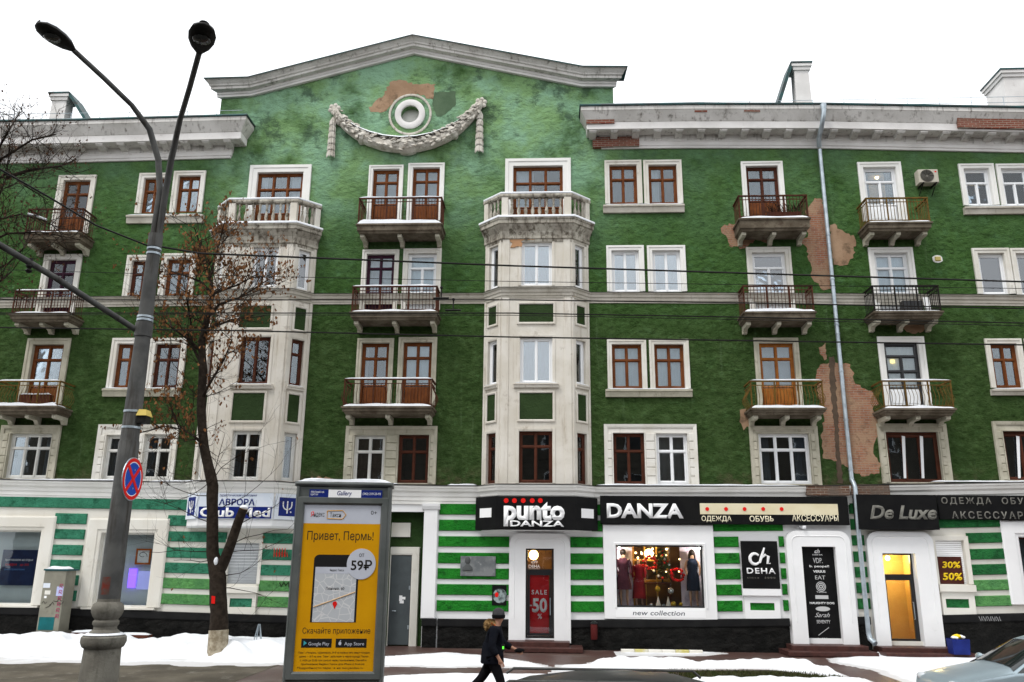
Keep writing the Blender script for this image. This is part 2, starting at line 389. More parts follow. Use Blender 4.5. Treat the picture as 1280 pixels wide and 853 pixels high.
def flush_texts():
    tos = []
    for T in TEXTS:
        c = bpy.data.curves.new('lettering', 'FONT'); src = T[1].replace('Ы', 'ЬI').replace('ы', 'ьı'); c.body = src.replace('Ь', 'P').replace('ь', 'P'); c.size = 1;
        c.materials.append(M_WHITE); c.materials.append(M_BLACK); c.materials.append(M_RED)
        for i_, ch_ in enumerate(src):       # soft signs are drawn as turned-over P shapes
            if ch_ in 'Ьь': c.body_format[i_].material_index = 1 if ch_ == 'Ь' else 2
        c.offset = T[9]; c.shear = T[10]
        c.resolution_u = 3; c.space_character = T[13]; c.extrude = 0
        o = bpy.data.objects.new('lettering_tmp', c); COL.objects.link(o); tos.append(o)
    dg = bpy.context.evaluated_depsgraph_get(); dg.update()
    for T, o in zip(TEXTS, tos):
        (parent, s, fr, u0, u1, z0, z1, off, m, bold, shear, depth, name, sp, slope) = T
        me = bpy.data.meshes.new_from_object(o.evaluated_get(dg))
        bm = bmesh.new(); bm.from_mesh(me)
        for v in bm.verts:
            k_ = max((f.material_index for f in v.link_faces), default=0)
            if k_: v.co.y = (.73-v.co.y)*(1 if k_ == 1 else .74)
        for f in bm.faces: f.material_index = 0
        r = bmesh.ops.extrude_face_region(bm, geom=list(bm.faces))
        for e in r['geom']:
            if isinstance(e, bmesh.types.BMVert): e.co.z += 1
        co = [v.co for v in bm.verts]
        if not co: bm.free(); continue
        xa, xb = min(c.x for c in co), max(c.x for c in co); ya, yb = min(c.y for c in co), max(c.y for c in co)
        for v in bm.verts:
            u = u0+(v.co.x-xa)/(xb-xa)*(u1-u0); z = z0+(v.co.y-ya)/(yb-ya)*(z1-z0)+slope*(u-u0)
            v.co = Vector(fr(u, off+(depth if v.co.z > .5 else -.002), z))
        bmesh.ops.recalc_face_normals(bm, faces=bm.faces)
        bm.to_mesh(me); bm.free(); me.materials.clear()
        c = o.data; bpy.data.objects.remove(o); bpy.data.curves.remove(c)
        obj(name, me, m, parent)
def snowstrip(fr, u0, u1, o0, o1, z, h, seed=0, nu=None, no=5):
    """low rounded ridge of snow lying on a ledge"""
    nu = nu or max(6, int((u1-u0)/.12)); b = MB(); vs = []
    for i in range(nu+1):
        for j in range(no+1):
            a, c = i/nu, j/no
            if j == no-1: c = .975
            if j == no-2: c = min(c+.08, .93)
            e = min(1, 6*min(a, 1-a)*(u1-u0)/max(.3, (u1-u0)/2)+.0)**.5*min(1, 2.2*c)**.5*(0 if j == no else (.78 if j == no-1 else 1))
            u = u0+a*(u1-u0); q = mnoise.noise(Vector((u*2.1+seed, c*1.5, seed*3.1)))
            vs.append(fr(u, o0+c*(o1-o0)+(0.02*mnoise.noise(Vector((u*3, seed, 0))) if j == no else 0), z+h*e*(1+.55*q)))
    n1 = no+1
    fs = [(i*n1+j, (i+1)*n1+j, (i+1)*n1+j+1, i*n1+j+1) for i in range(nu) for j in range(no)]
    b.add(vs, fs)
    k = len(b.v)-len(vs)
    base = [fr(u0, o0, z), fr(u1, o0, z), fr(u1, o1, z), fr(u0, o1, z)]
    b.add(base, [(0, 1, 2, 3)])
    return b
def skinmesh(name, verts, edges, radii, sub=2, root=0):
    me = bpy.data.meshes.new(name); me.from_pydata([tuple(v) for v in verts], edges, [])
    o = bpy.data.objects.new(name, me); COL.objects.link(o)
    o.modifiers.new('s', 'SKIN'); mm = o.modifiers.new('d', 'SUBSURF'); mm.levels = sub; mm.render_levels = sub
    for i, d in enumerate(me.skin_vertices[0].data):
        r = radii[i]; d.radius = r if isinstance(r, tuple) else (r, r); d.use_root = (i == root)
    dg = bpy.context.evaluated_depsgraph_get(); dg.update()
    out = bpy.data.meshes.new_from_object(o.evaluated_get(dg)); bpy.data.objects.remove(o); bpy.data.meshes.remove(me)
    out.polygons.foreach_set('use_smooth', [True]*len(out.polygons))
    return out
# ------------------------------------------------------------------ survey lines of the facade (x, z)
def line(pts, Y=WY):
    q = sorted((U(a, b, Y).x, U(a, b, Y).z) for a, b in pts)
    xs = [p[0] for p in q]; zs = [p[1] for p in q]
    return lambda x: float(np.interp(x, xs, zs))
zpl = line([(-60, 757.5), (98, 760.5), (250, 766), (357, 769.4), (549.6, 773.4), (724.6, 775), (896, 774.2), (987, 773), (1173, 768.8), (1266, 766.7), (1340, 765)])
zle = line([(-60, 597), (103, 601.2), (373, 604), (560, 607.1), (780, 607.8), (1005.6, 607.4), (1154.7, 605), (1280, 602.4), (1340, 601)])
zbe = line([(-60, 374), (98, 372.3), (399.4, 368.4), (560, 367.8), (775.7, 366.6), (920, 367.2), (1185.7, 369.1), (1280, 370), (1340, 371)])
XL, XR = UX(-70, 420), UX(1350, 420)
def tz(x, t): return zpl(x)+t*(zle(x)-zpl(x))
_xa = UX(560, 690)
BT = [((UZ(560, b)-zpl(_xa))/(zle(_xa)-zpl(_xa)), (UZ(560, a)-zpl(_xa))/(zle(_xa)-zpl(_xa))) for a, b in
      ((629.6, 643.6), (650, 663.7), (670.6, 683.6), (691, 704.4), (710.6, 724), (730.4, 743.8), (750.6, 764))]
LXS = [XL] + [UX(p, 607) for p in (98, 250, 373, 560, 780, 1005, 1155, 1280)] + [XR]

# ------------------------------------------------------------------ the ground
def flat(name, x0, x1, y0, y1, z, m):
    return obj(name, MB().add([(x0, y0, z), (x1, y0, z), (x1, y1, z), (x0, y1, z)], [(0, 1, 2, 3)]), m, kind='structure')
def paver_mat():
    m, t, bs, nd, lk = new_mat('sidewalk_pavers'); bs.inputs['Roughness'].default_value = .45
    p = pos_n(nd, lk); br = nd.new('ShaderNodeTexBrick'); br.inputs['Scale'].default_value = 1
    br.inputs['Brick Width'].default_value = .22; br.inputs['Row Height'].default_value = .11; br.inputs['Mortar Size'].default_value = .006
    br.inputs['Color1'].default_value = (.090, .042, .033, 1); br.inputs['Color2'].default_value = (.065, .034, .028, 1); br.inputs['Mortar'].default_value = (.035, .026, .022, 1)
    lk.new(p, br.inputs['Vector'])
    c = mixc(nd, lk, ramp(nd, lk, noise_n(nd, lk, p, .8, 6, .65), .48, .75), br.outputs['Color'], (.14, .11, .095))
    c = mixc(nd, lk, ramp(nd, lk, noise_n(nd, lk, p, 2.6, 6, .7), .55, .8), c, (.035, .027, .022))
    lk.new(c, bs.inputs['Base Color'])
    b = nd.new('ShaderNodeBump'); b.inputs['Strength'].default_value = .5; b.inputs['Distance'].default_value = .01; b.invert = True
    lk.new(br.outputs['Fac'], b.inputs['Height']); lk.new(b.outputs[0], bs.inputs['Normal'])
    return m
M_ASPH = mat('asphalt_dirty', (.115, .10, .076), (.07, .061, .046), .9, .8, .5, 60, dirt=(.24, .22, .19), dirt_amt=(.54, .78))
M_ROAD = mat('road_wet', (.050, .048, .045), (.035, .034, .032), .7, .5, .4, 70)
flat('ground', -220, 220, -150, 320, -.14, mat('ground_soil', (.10, .10, .095), (.06, .06, .058), .3, .9))
flat('road', -120, 120, -6, 13.2, -.12, M_ROAD)
kb = MB(); x = -60
while x < 60:
    kb.wbox(x, x+1.96, 13.25, 13.43, -.13, .012); x += 2.0
obj('kerb', kb, M_CONC, kind='structure')
flat('sidewalk', -60, 60, 13.43, 27.6, 0, paver_mat())
flat('asphalt_path', -60, UX(356, 815, 22.5), 13.45, 23.6, .004, M_ASPH)

# ------------------------------------------------------------------ the building
BLD = thing('apartment_building', 'five-storey green stucco apartment building with white trim, bay windows and a garlanded gable', 'building', (0, WY, 0))
HOLES, GHOLES = [], []
STD = [(.34, 2, 'g'), (.66, 2, 'g')]
DOOR = [(.23, 2, 'g'), (.47, 2, 'g'), (.30, 2, 'p')]
PVC2 = [(1, 2, 'g')]
PVCD = [(.24, 1, 'g'), (.46, 2, 'g'), (.30, 2, 'p')]
PVCD2 = [(.24, 2, 'g'), (.46, 2, 'g'), (.30, 2, 'p')]
T3 = [(.31, 3, 'g'), (.69, 3, 'g')]
ONE = [(1, 1, 'g')]
ONE2 = [(.3, 1, 'g'), (.7, 1, 'g')]
TRIM_STD = lambda w: [(0, -.17), (0, .035), (.012, .045), (w*.55, .045), (w*.6, .07), (w*.97, .07), (w, .055), (w, -.01)]
def curtain_mesh(fr, u0, u1, o, z0, z1, folds=6, amp=.035, seed=0):
    n = folds*6; b = MB(); vs = []
    for i in range(n+1):
        u = u0+(u1-u0)*i/n; d = amp*math.sin(i/6*2*math.pi+seed)+amp*.6*mnoise.noise(Vector((u*3, seed, 0)))
        vs += [fr(u, o+d, z0), fr(u, o+d*.7, z1)]
    return b.add(vs, [(2*i, 2*i+2, 2*i+3, 2*i+1) for i in range(n)])
WN = [0]
def window(fr, u0, u1, z0, z1, rows, fm, trim=.19, tm=None, cur='lace', gm=None, room=None, sill=None, name='window', dep=.17, fw=.06, sw=.05, parent=None, prof=None, fm2=None, inner=True):
    WN[0] += 1; sd = WN[0]*1.7; rr = random.Random(WN[0])
    b = MB(); ob, of = -dep, -dep+.075
    b.box(fr, u0, u0+fw, ob, of, z0, z1); b.box(fr, u1-fw, u1, ob, of, z0, z1)
    b.box(fr, u0+fw, u1-fw, ob, of, z1-fw, z1); b.box(fr, u0+fw, u1-fw, ob, of, z0, z0+fw)
    panes, panels = [], []
    zt = z1-fw; H = z1-z0-2*fw; W = u1-u0-2*fw
    for ri, (fr_, nc, kind) in enumerate(rows):
        za = zt-fr_*H; zb = zt
        if ri < len(rows)-1 and rows[ri+1][2] == 'g' and not (kind == 'g' and ri > 0 and False):
            b.box(fr, u0+fw, u1-fw, ob+.005, of+.012, za-.028, za+.028)
        for c in range(nc):
            a0 = u0+fw+W*c/nc; a1 = u0+fw+W*(c+1)/nc
            if c: b.box(fr, a0-.025, a0+.025, ob+.004, of+(.010 if kind == 'g' and ri == 0 else .018), za+(.03 if ri < len(rows)-1 else 0), zb-(.03 if ri else 0))
            s0 = sw if nc > 1 or True else 0
            if kind == 'g':
                b.sweep_rect(fr, a0+sw, a1-sw, za+sw, zb-sw, [(0, ob+.01), (0, of-.018), (sw-.004, of-.006), (sw-.004, ob+.01)], bottom=True)
                panes.append((a0+sw-.006, a1-sw+.006, za+sw-.006, zb-sw+.006))
            else: panels.append((a0+.02, a1-.02, za+.02, zb-.02))
        zt = za
    w_ = obj(name, b, fm, parent or BLD)
    for i, p in enumerate(panes):
        t_ = rr.uniform(-.004, .004); q = MB().box(fr, p[0], p[1], ob+.02+t_, ob+.026+t_, p[2], p[3])
        obj('pane', q, gm or M_GLASS, w_)
    for p in panels:
        q = MB().cbox(fr, p[0], p[1], ob+.01, of-.02, p[2], p[3], .008)
        k = max(2, int((p[1]-p[0])/.1))
        for j in range(k):
            a0 = p[0]+.05+(p[1]-p[0]-.1)*j/k; a1 = p[0]+.05+(p[1]-p[0]-.1)*(j+1)/k
            q.cbox(fr, a0+.004, a1-.004, of-.021, of-.008, p[2]+.06, p[3]-.06, .005)
        obj('door_panel', q, fm2 or fm, w_)
    if trim or prof:
        t_ = MB().sweep_rect(fr, u0, u1, z0, z1, prof or TRIM_STD(trim)); obj('surround', t_, tm or M_TRIM, w_)
    r = MB(); d0, d1 = -dep-.002, -1.35
    r.add([fr(u0, d0, z0), fr(u1, d0, z0), fr(u1, d0, z1), fr(u0, d0, z1), fr(u0, d1, z0), fr(u1, d1, z0), fr(u1, d1, z1), fr(u0, d1, z1)],
          [(4, 5, 6, 7), (0, 1, 5, 4), (3, 2, 6, 7), (0, 3, 7, 4), (1, 2, 6, 5)])
    if inner: obj('interior', r, room or M_ROOM, w_)
    wd = u1-u0
    cs = {'lace': M_CURT, 'grey': M_CURTG, 'brown': M_CURTB, 'blind': M_BLIND, 'cream': M_CREAM}
    def cu(a, b_, m, o=-.34, top=z1-.02, bot=z0+.03):
        obj('curtain', curtain_mesh(fr, u0+wd*a, u0+wd*b_, o, bot, top, max(2, int(wd*(b_-a)*4.5)), .022, sd), m, w_)
    if cur == 'lace':
        v_ = rr.random()
        if v_ < .35: cu(.02, .98, M_CURTG, -.45); cu(.02, rr.uniform(.15, .3), M_CURT, -.3); cu(rr.uniform(.7, .85), .98, M_CURT, -.3)
        elif v_ < .6: cu(.02, .98, M_CURTG, -.3, z0+(z1-z0)*.68)
        elif v_ < .8: cu(.02, rr.uniform(.3, .45), M_CURT, -.3)
        else: cu(.02, .98, M_CURT, -.55)
    elif cur == 'lace2': cu(.02, .98, M_CURT, -.4, z1-.02, z0+(z1-z0)*.1)
    elif cur == 'half': cu(.02, .98, M_CURT, -.32, z0+(z1-z0)*.62)
    elif cur == 'sides': cu(.02, .25, M_CURTG); cu(.75, .98, M_CURTG)
    elif cur in cs: cu(.01, .99, cs[cur], -.26)
    if sill:
        s_ = MB(); sx0, sx1, sh, so_ = sill
        s_.prof_u(fr, [(-.02, z0-.004), (so_, z0-.02), (so_, z0-.06), (so_*.72, z0-.085), (so_*.6, z0-sh), (-.02, z0-sh)], sx0, sx1)
        obj('sill', s_, tm or M_TRIM, w_)
        obj('sill_snow', snowstrip(fr, sx0+.02, sx1-.02, 0, so_-.01, z0-.012, .025, sd), M_SNOW, w_, smooth=True)
    return w_
def pxwin(l, r, t, b, rows, fm, hole=True, Y=WY, fr=MAIN, **k):
    ym = (t+b)/2; u0, u1 = UX(l, ym, Y), UX(r, ym, Y); xm = (l+r)/2; z0, z1 = UZ(xm, b, Y), UZ(xm, t, Y)
    if hole: HOLES.append((u0, u1, z0, z1))
    if 'sill' in k and k['sill']:
        s = k['sill']; k['sill'] = (UX(s[0], b+4), UX(s[1], b+4), s[2], .16)
    return window(fr, u0, u1, z0, z1, rows, fm, **k)

# ---- upper storeys, flat wall.  (left, right, top, bottom) surveyed
R_ = M_GLASSR
# column A (balcony doors), left
pxwin(75, 109, 226, 292, DOOR, M_WOOD, trim=.2)
pxwin(57, 91, 325, 393, DOOR, M_PURP, cur='lace2', trim=.2)
pxwin(36, 75, 431, 508, DOOR, M_WOOD, trim=.22, tm=M_OLD)
# column B (pairs)
pxwin(178, 204, 223, 267, STD, M_WOOD, trim=.19)
pxwin(221, 249, 220, 266, STD, M_WOOD, cur='lace2', trim=.18)
pxwin(163, 190, 326, 371, STD, M_WOODD, cur='lace2', trim=.2)
pxwin(207, 237, 324, 370, STD, M_WOOD, trim=.2)
pxwin(144, 175, 430, 485, STD, M_WOOD, trim=.2, cur='grey')
pxwin(192, 224, 430, 485, STD, M_WOODD, trim=.2, cur='sides')
# column C (pairs of balcony doors)
pxwin(465, 498, 212, 275, DOOR, M_WOOD, trim=.15, tm=M_TRIMW)
pxwin(515, 549, 210, 276, DOOR, M_WOOD, trim=.17, tm=M_TRIMW, cur='lace2')
pxwin(457, 492, 318, 388, DOOR, M_PURP, trim=.16, cur='lace2')
pxwin(509, 545, 317, 388, PVCD, M_PVC, trim=.17, cur='blind')
pxwin(450.5, 485, 429, 507, DOOR, M_WOOD, trim=.16, tm=M_OLD)
pxwin(503, 539, 428, 507, DOOR, M_WOOD, trim=.17, tm=M_OLD, cur='blind')
# column E (pairs)
pxwin(762, 796.5, 206.5, 255, STD, M_WOOD, trim=.17, tm=M_TRIM, cur='grey')
pxwin(811, 846.5, 206.5, 255, STD, M_WOOD, trim=.18, tm=M_TRIM, cur='lace')
pxwin(764.8, 799, 313.5, 365, PVC2, M_PVC, trim=.18, tm=M_TRIMW, cur='blind', gm=R_)
pxwin(816, 851, 313.5, 365, PVC2, M_PVC, trim=.18, tm=M_TRIMW, cur='blind', gm=R_)
pxwin(765.2, 802.4, 430.5, 486, STD, M_WOOD, trim=.16, cur='blind')
pxwin(818.4, 855.5, 430.5, 486, STD, M_WOOD, trim=.17, cur='blind')
# column F (balcony doors)
pxwin(934, 974.5, 208, 271, DOOR, M_WOODD, trim=.17, tm=M_TRIMW, fm2=M_WOOD)
pxwin(942, 984, 316, 389, PVCD, M_PVC, trim=.19, cur='blind', gm=R_)
pxwin(951, 994.5, 429, 509, DOOR, M_WOODY, trim=.17, tm=M_OLD, cur='lace2')
# column G (balcony doors)
g4 = pxwin(1082, 1123, 209.5, 277, PVCD, M_PVC, trim=.19, tm=M_TRIMW, cur='sides', room=M_ROOML)
pxwin(1096, 1138, 316.5, 389, PVCD2, M_PVC, trim=.19, tm=M_TRIMW, cur='blind')
g2 = pxwin(1108.5, 1152, 428.5, 509, [(.19, 1, 'g'), (.25, 2, 'g'), (.28, 2, 'g'), (.28, 2, 'p')], M_BLACKF, trim=.2, tm=M_TRIMW, cur='cream', room=M_ROOML, fm2=M_PVC)
# column H (pairs, right edge)
h4 = pxwin(1207, 1239, 211, 257, [(.36, 1, 'g'), (.64, 2, 'g')], M_PVC, trim=.17, tm=M_TRIMW, cur='sides', room=M_ROOML)
pxwin(1254, 1287, 211, 257, [(.36, 1, 'g'), (.64, 2, 'g')], M_PVC, trim=.17, tm=M_TRIMW, cur='lace2', room=M_ROOML)
pxwin(1225, 1258, 317, 368, ONE, M_PVC, trim=.18, cur='blind', gm=R_)
pxwin(1273, 1306, 317, 369, ONE, M_PVC, trim=.18, cur='blind', gm=R_)
pxwin(1241, 1274, 430, 485, STD, M_WOOD, trim=.17, cur='lace')
pxwin(1291, 1324, 430, 485, STD, M_WOOD, trim=.17, cur='lace')
# shared sills under the pairs
def pairsill(l, r, t, b, m=M_BELT):
    y = (t+b)/2; u0, u1 = UX(l, y, 26.9), UX(r, y, 26.9); z1, z0 = UZ((l+r)/2, t, 26.86), UZ((l+r)/2, b, 26.9)
    s_ = MB().prof_u(MAIN, [(-.0, z1), (.17, z1-.01), (.17, z1-.07), (.12, z1-.1), (.09, z0), (-.0, z0)], u0, u1)
    s = obj('window_sill', s_, m, BLD)
    obj('sill_snow', snowstrip(MAIN, u0+.03, u1-.03, .02, .165, z1-.004, .03, l), M_SNOW, s, smooth=True)
pairsill(158, 254, 268.5, 278.5); pairsill(128, 224, 485.5, 495.5, M_OLD)
pairsill(754, 855.6, 255.6, 265.3); pairsill(757, 865.6, 486.4, 496, M_OLD)
pairsill(1205.5, 1330, 257.6, 267); pairsill(1239.7, 1340, 486, 494)

# ---- second storey: windows in blocked stone surrounds
def blocked(outer, ops, m=M_OLD):
    l, r, t, b = outer; ym = (t+b)/2; xm = (l+r)/2
    U0, U1, Z0, Z1 = UX(l, ym), UX(r, ym), UZ(xm, b), UZ(xm, t)
    Z0 = min(Z0, zle((U0+U1)/2)+.01)
    hs = []
    for (a, c, tt, bb, rows, fm, kw) in ops:
        u0, u1 = UX(a, ym), UX(c, ym); z0, z1 = max(UZ(xm, bb), Z0+.015), UZ(xm, tt)
        hs.append((u0, u1, z0, z1)); HOLES.append((u0, u1, z0, z1))
        window(MAIN, u0, u1, z0, z1, rows, fm, trim=None, prof=[(0, -.17), (0, .052), (.035, .052), (.035, .03)], tm=m, **kw)
    pl = MB().extrude(MAIN, [[(U0, Z0), (U1, Z0), (U1, Z1), (U0, Z1)]] + [[(h[0]-.02, h[2]), (h[1]+.02, h[2]), (h[1]+.02, h[3]+.02), (h[0]-.02, h[3]+.02)] for h in hs], -.01, .03)
    s = obj('stone_surround', pl, m, BLD)
    obj('moulding', MB().sweep_rect(MAIN, U0+.06, U1-.06, Z0, Z1-.06, [(-.06, .02), (-.06, .06), (-.02, .075), (.055, .09), (.06, .02)]), m, s)
    piers = [(U0+.075, hs[0][0]-.045)] + [(hs[i][1]+.045, hs[i+1][0]-.045) for i in range(len(hs)-1)] + [(hs[-1][1]+.045, U1-.075)]
    n = 6
    for (pa, pb) in piers:
        if pb-pa < .06: continue
        for k in range(n):
            za = Z0+.02+(hs[0][3]-Z0-.02)*k/n; zb = Z0+.02+(hs[0][3]-Z0-.02)*(k+1)/n
            obj('block', MB().cbox(MAIN, pa, pb, .025, .058+.006*(k % 2), za+.012, zb-.012, .012), m, s)
W_ = M_WPAINT
blocked((-2, 73, 532, 599), [(10, 63, 542, 598, T3, W_, dict(cur='sides'))])
blocked((120, 221, 531, 600), [(131, 165.5, 544, 599, STD, W_, dict(cur='sides')), (179, 213.5, 543, 599.5, STD, W_, dict(cur='sides'))], M_TRIM)
blocked((431, 546, 533, 605), [(442, 481, 544, 603, STD, W_, dict(cur='brown')), (497.5, 536, 543.5, 604, STD, M_WOODD, dict(cur='none'))])
blocked((755.4, 872, 530.7, 606.6), [(766.6, 806, 541.5, 606, STD, M_WOODD, dict(cur='none')), (820.5, 860, 542, 605, STD, M_PVC, dict(cur='lace', gm=R_))], M_TRIM)
blocked((938, 1024, 533, 606), [(949, 1013, 542, 605, T3, M_PVC, dict(cur='sides'))])
blocked((1099, 1186, 530, 604), [(1109, 1175, 540, 603, [(.04, 1, 'g'), (.96, 3, 'g')], M_WOODD, dict(cur='none'))], M_OLD)
blocked((1244, 1340, 527, 601), [(1256, 1325, 539, 600.5, [(.04, 1, 'g'), (.96, 3, 'g')], M_WOODD, dict(cur='none'))], M_OLD)
# pale strips of torn sealing tape on the mullions of the dark shop windows above the corner
for l in (1127, 1149.5, 1270):
    a, b = U(l, 545, 27.08), U(l+4.5, 600, 27.08)
    obj('sealing_tape', MB().add([(a.x, 27.072, a.z), (a.x+.1, 27.072, a.z-.02), (b.x+.04, 27.072, b.z+.05), (b.x-.04, 27.072, b.z+.05),
        (a.x, 27.078, a.z), (a.x+.1, 27.078, a.z-.02), (b.x+.04, 27.078, b.z+.05), (b.x-.04, 27.078, b.z+.05)],
        [(0, 1, 2, 3), (4, 5, 6, 7), (0, 1, 5, 4), (1, 2, 6, 5), (2, 3, 7, 6), (3, 0, 4, 7)]), M_PVC, BLD)

# ---- bays
BD = .62
def bay(xl, xr, cx, wins, panels, top_px, door_px, rail_y, floor_y, corn_y, base_y, frames):
    path = [(xl, WY), (xl+BD, WY-BD), (xr-BD, WY-BD), (xr, WY)]
    YF = WY-BD
    FL, FF, FRt = Fr(path[0], (BD, -BD)), Fr((0, YF), (1, 0)), Fr(path[2], (BD, BD))
    L = BD*math.sqrt(2)
    zb = zle((xl+xr)/2)-.02; zt = UZ(cx, corn_y, YF)
    fh, lh, rh = [], [], []
    specs = []
    for i, (l, r, t, b) in enumerate(wins):
        ym = (t+b)/2; u0, u1 = UX(l, ym, YF), UX(r, ym, YF); z0, z1 = UZ(cx, b, YF), UZ(cx, t, YF); z0 = max(z0, zb+.03)
        fh.append((u0, u1, z0, z1)); lh.append((.22, .68, z0, z1-.03)); rh.append((.20, .66, z0, z1-.03))
    body = MB().grid(FF, path[1][0], path[2][0], zb, zt, fh).grid(FL, 0, L, zb, zt, lh).grid(FRt, 0, L, zb, zt, rh)
    B = obj('bay_wall', body, M_BAY, BLD)
    # shallow corner strips beside the openings
    pil = MB()
    for (u0, u1) in ((path[1][0]+.02, path[1][0]+.26), (path[2][0]-.26, path[2][0]-.02)): pil.cbox(FF, u0, u1, -.01, .03, zb, zt, .012)
    for f in (FL, FRt):
        pil.cbox(f, .02, .12, -.01, .03, zb, zt, .012); pil.cbox(f, L-.12, L-.02, -.01, .03, zb, zt, .012)
    obj('corner_strip', pil, M_BAY, B)
    for i, h in enumerate(fh):
        fm, rows, gm, cur, side = frames[i]
        pr = [(0, -.17), (0, .012), (.05, .024), (.09, .024), (.1, -.01)]
        kw = dict(trim=None, prof=pr, tm=M_BAY, gm=gm, cur=cur, inner=False)
        if i == 1: kw['sill'] = (h[0]-.2, h[1]+.2, .16, .14)
        window(FF, *h, rows, fm, **kw)
        for f, hh in ((FL, lh[i]), (FRt, rh[i])):
            k2 = dict(kw); k2['sill'] = (hh[0]-.08, hh[1]+.08, .14, .12) if i == 1 else None
            window(f, *hh, side, fm, **k2)
    for (l, r, t, b) in panels:
        ym = (t+b)/2; u0, u1, z0, z1 = UX(l, ym, YF), UX(r, ym, YF), UZ(cx, b, YF), UZ(cx, t, YF)
        for f, a0, a1 in ((FF, u0, u1), (FL, .25, .65), (FRt, .23, .63)):
            p = obj('spandrel_panel', MB().cbox(f, a0, a1, -.01, .012, z0, z1, .004), M_PANELG, B)
            obj('panel_frame', MB().sweep_rect(f, a0, a1, z0, z1, [(0, .0), (0, .035), (.03, .05), (.07, .045), (.075, .0)], bottom=True), M_BAY, B)
    # belt wrapping the bay is part of the belt course; crown under the balcony
    zf = UZ(cx, floor_y, YF-.3)
    hgt = zf-zt
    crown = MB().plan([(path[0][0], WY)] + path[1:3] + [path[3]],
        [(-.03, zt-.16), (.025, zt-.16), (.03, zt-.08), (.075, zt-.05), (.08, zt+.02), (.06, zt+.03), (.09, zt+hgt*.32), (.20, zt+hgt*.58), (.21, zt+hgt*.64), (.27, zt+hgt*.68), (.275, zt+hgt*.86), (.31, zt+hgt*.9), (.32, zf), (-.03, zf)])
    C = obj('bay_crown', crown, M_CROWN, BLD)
    fl = MB().add([(path[0][0], WY+.02, zf-.03), (path[1][0], path[1][1], zf-.03), (path[2][0], path[2][1], zf-.03), (path[3][0], WY+.02, zf-.03)], [(0, 1, 2, 3)])
    obj('balcony_floor', fl, M_SLAB, C)
    sp = [(path[0][0]-.25, WY-.02), (path[1][0]-.05, path[1][1]-.24), (path[2][0]+.05, path[2][1]-.24), (path[3][0]+.25, WY-.02)]
    obj('snow', MB().plan(path, [(.10, zf-.01), (.34, zf-.01), (.345, zf+.03), (.32, zf+.07), (.22, zf+.09), (.10, zf+.08)]), M_SNOW, C, smooth=True)
    # balustrade
    zr = UZ(cx, rail_y, YF-.12); zk = zf+.1
    T = obj('balustrade', MB().plan(path, [(-.06, zr-.13), (.12, zr-.13), (.15, zr-.09), (.15, zr-.04), (.12, zr), (-.06, zr)])
            .plan(path, [(-.05, zf), (.11, zf), (.11, zk), (-.05, zk)]), M_CROWN, BLD)
    obj('snow', MB().plan(path, [(-.03, zr-.002), (.13, zr-.002), (.145, zr+.03), (.13, zr+.07), (.03, zr+.085), (-.03, zr+.05)]), M_SNOW, T, smooth=True)
    def ped(f, u0, u1): obj('pedestal', MB().cbox(f, u0, u1, -.055, .125, zk, zr-.13, .012), M_BAY, T)
    ped(FF, path[1][0]-.03, path[1][0]+.20); ped(FF, path[2][0]-.22, path[2][0]+.03)
    ped(FL, .02, .22); ped(FRt, L-.22, L-.02)
    hb = zr-.13-zk
    prof = [(.045, 0), (.05, .03*hb), (.028, .09*hb), (.06, .25*hb), (.065, .36*hb), (.03, .56*hb), (.028, .62*hb), (.046, .66*hb), (.03, .7*hb), (.036, .8*hb), (.052, .9*hb), (.05, hb)]
    bm_ = MB().lathe((0, 0, 0), prof, 8).mesh('baluster', True); bm_.materials.append(M_CROWN)
    def balu(f, a, b, n):
        for k in range(n):
            q = f(a+(b-a)*(k+.5)/n, .03, zk); obj('baluster', bm_, None, T, q)
    balu(FF, path[1][0]+.2, path[2][0]-.22, 8); balu(FL, .22, L-.1, 3); balu(FRt, .1, L-.22, 3)
    # base of the bay below the ground-floor cornice
    zz = UZ(cx, base_y, YF)
    base = MB().plan(path, [(-.02, zz), (.0, zz), (.04, zz+.06), (.04, zb-.3), (-.02, zb-.3)])
    base.add([(path[0][0], WY+.05, zz+.002), (path[1][0], path[1][1]+.01, zz+.002), (path[2][0], path[2][1]+.01, zz+.002), (path[3][0], WY+.05, zz+.002)], [(0, 1, 2, 3)])
    obj('bay_base', base, M_SHOPW, BLD)
    # door over the balcony
    l, r, t = door_px
    u0, u1, z1 = UX(l, t+15), UX(r, t+15), UZ((l+r)/2, t); z0 = zf+.05
    HOLES.append((u0, u1, z0, z1))
    window(MAIN, u0, u1, z0, z1, [(.26, 3, 'g'), (.44, 3, 'g'), (.30, 3, 'p')], M_WOOD, trim=.29, tm=M_TRIMW, cur='lace')
    return path, zz
BXR = UX(738.5, 470)
ST2 = STD
bayC = bay(UX(604.5, 450), UX(737.5, 450), 671, [(651.7, 690, 302.7, 357), (650, 690.5, 422, 479), (648.5, 690.5, 539, 604)],
    [(649, 691.6, 380.6, 403), (649.5, 690.8, 491.6, 524.6)], 297, (641.5, 703.5, 208), 242, 271, 297, 663.5,
    [(M_PVC, PVC2, R_, 'blind', ONE), (M_PVC, PVC2, R_, 'blind', ONE), (M_WOODD, [(.28, 2, 'g'), (.72, 2, 'g')], None, 'none', ONE2)])
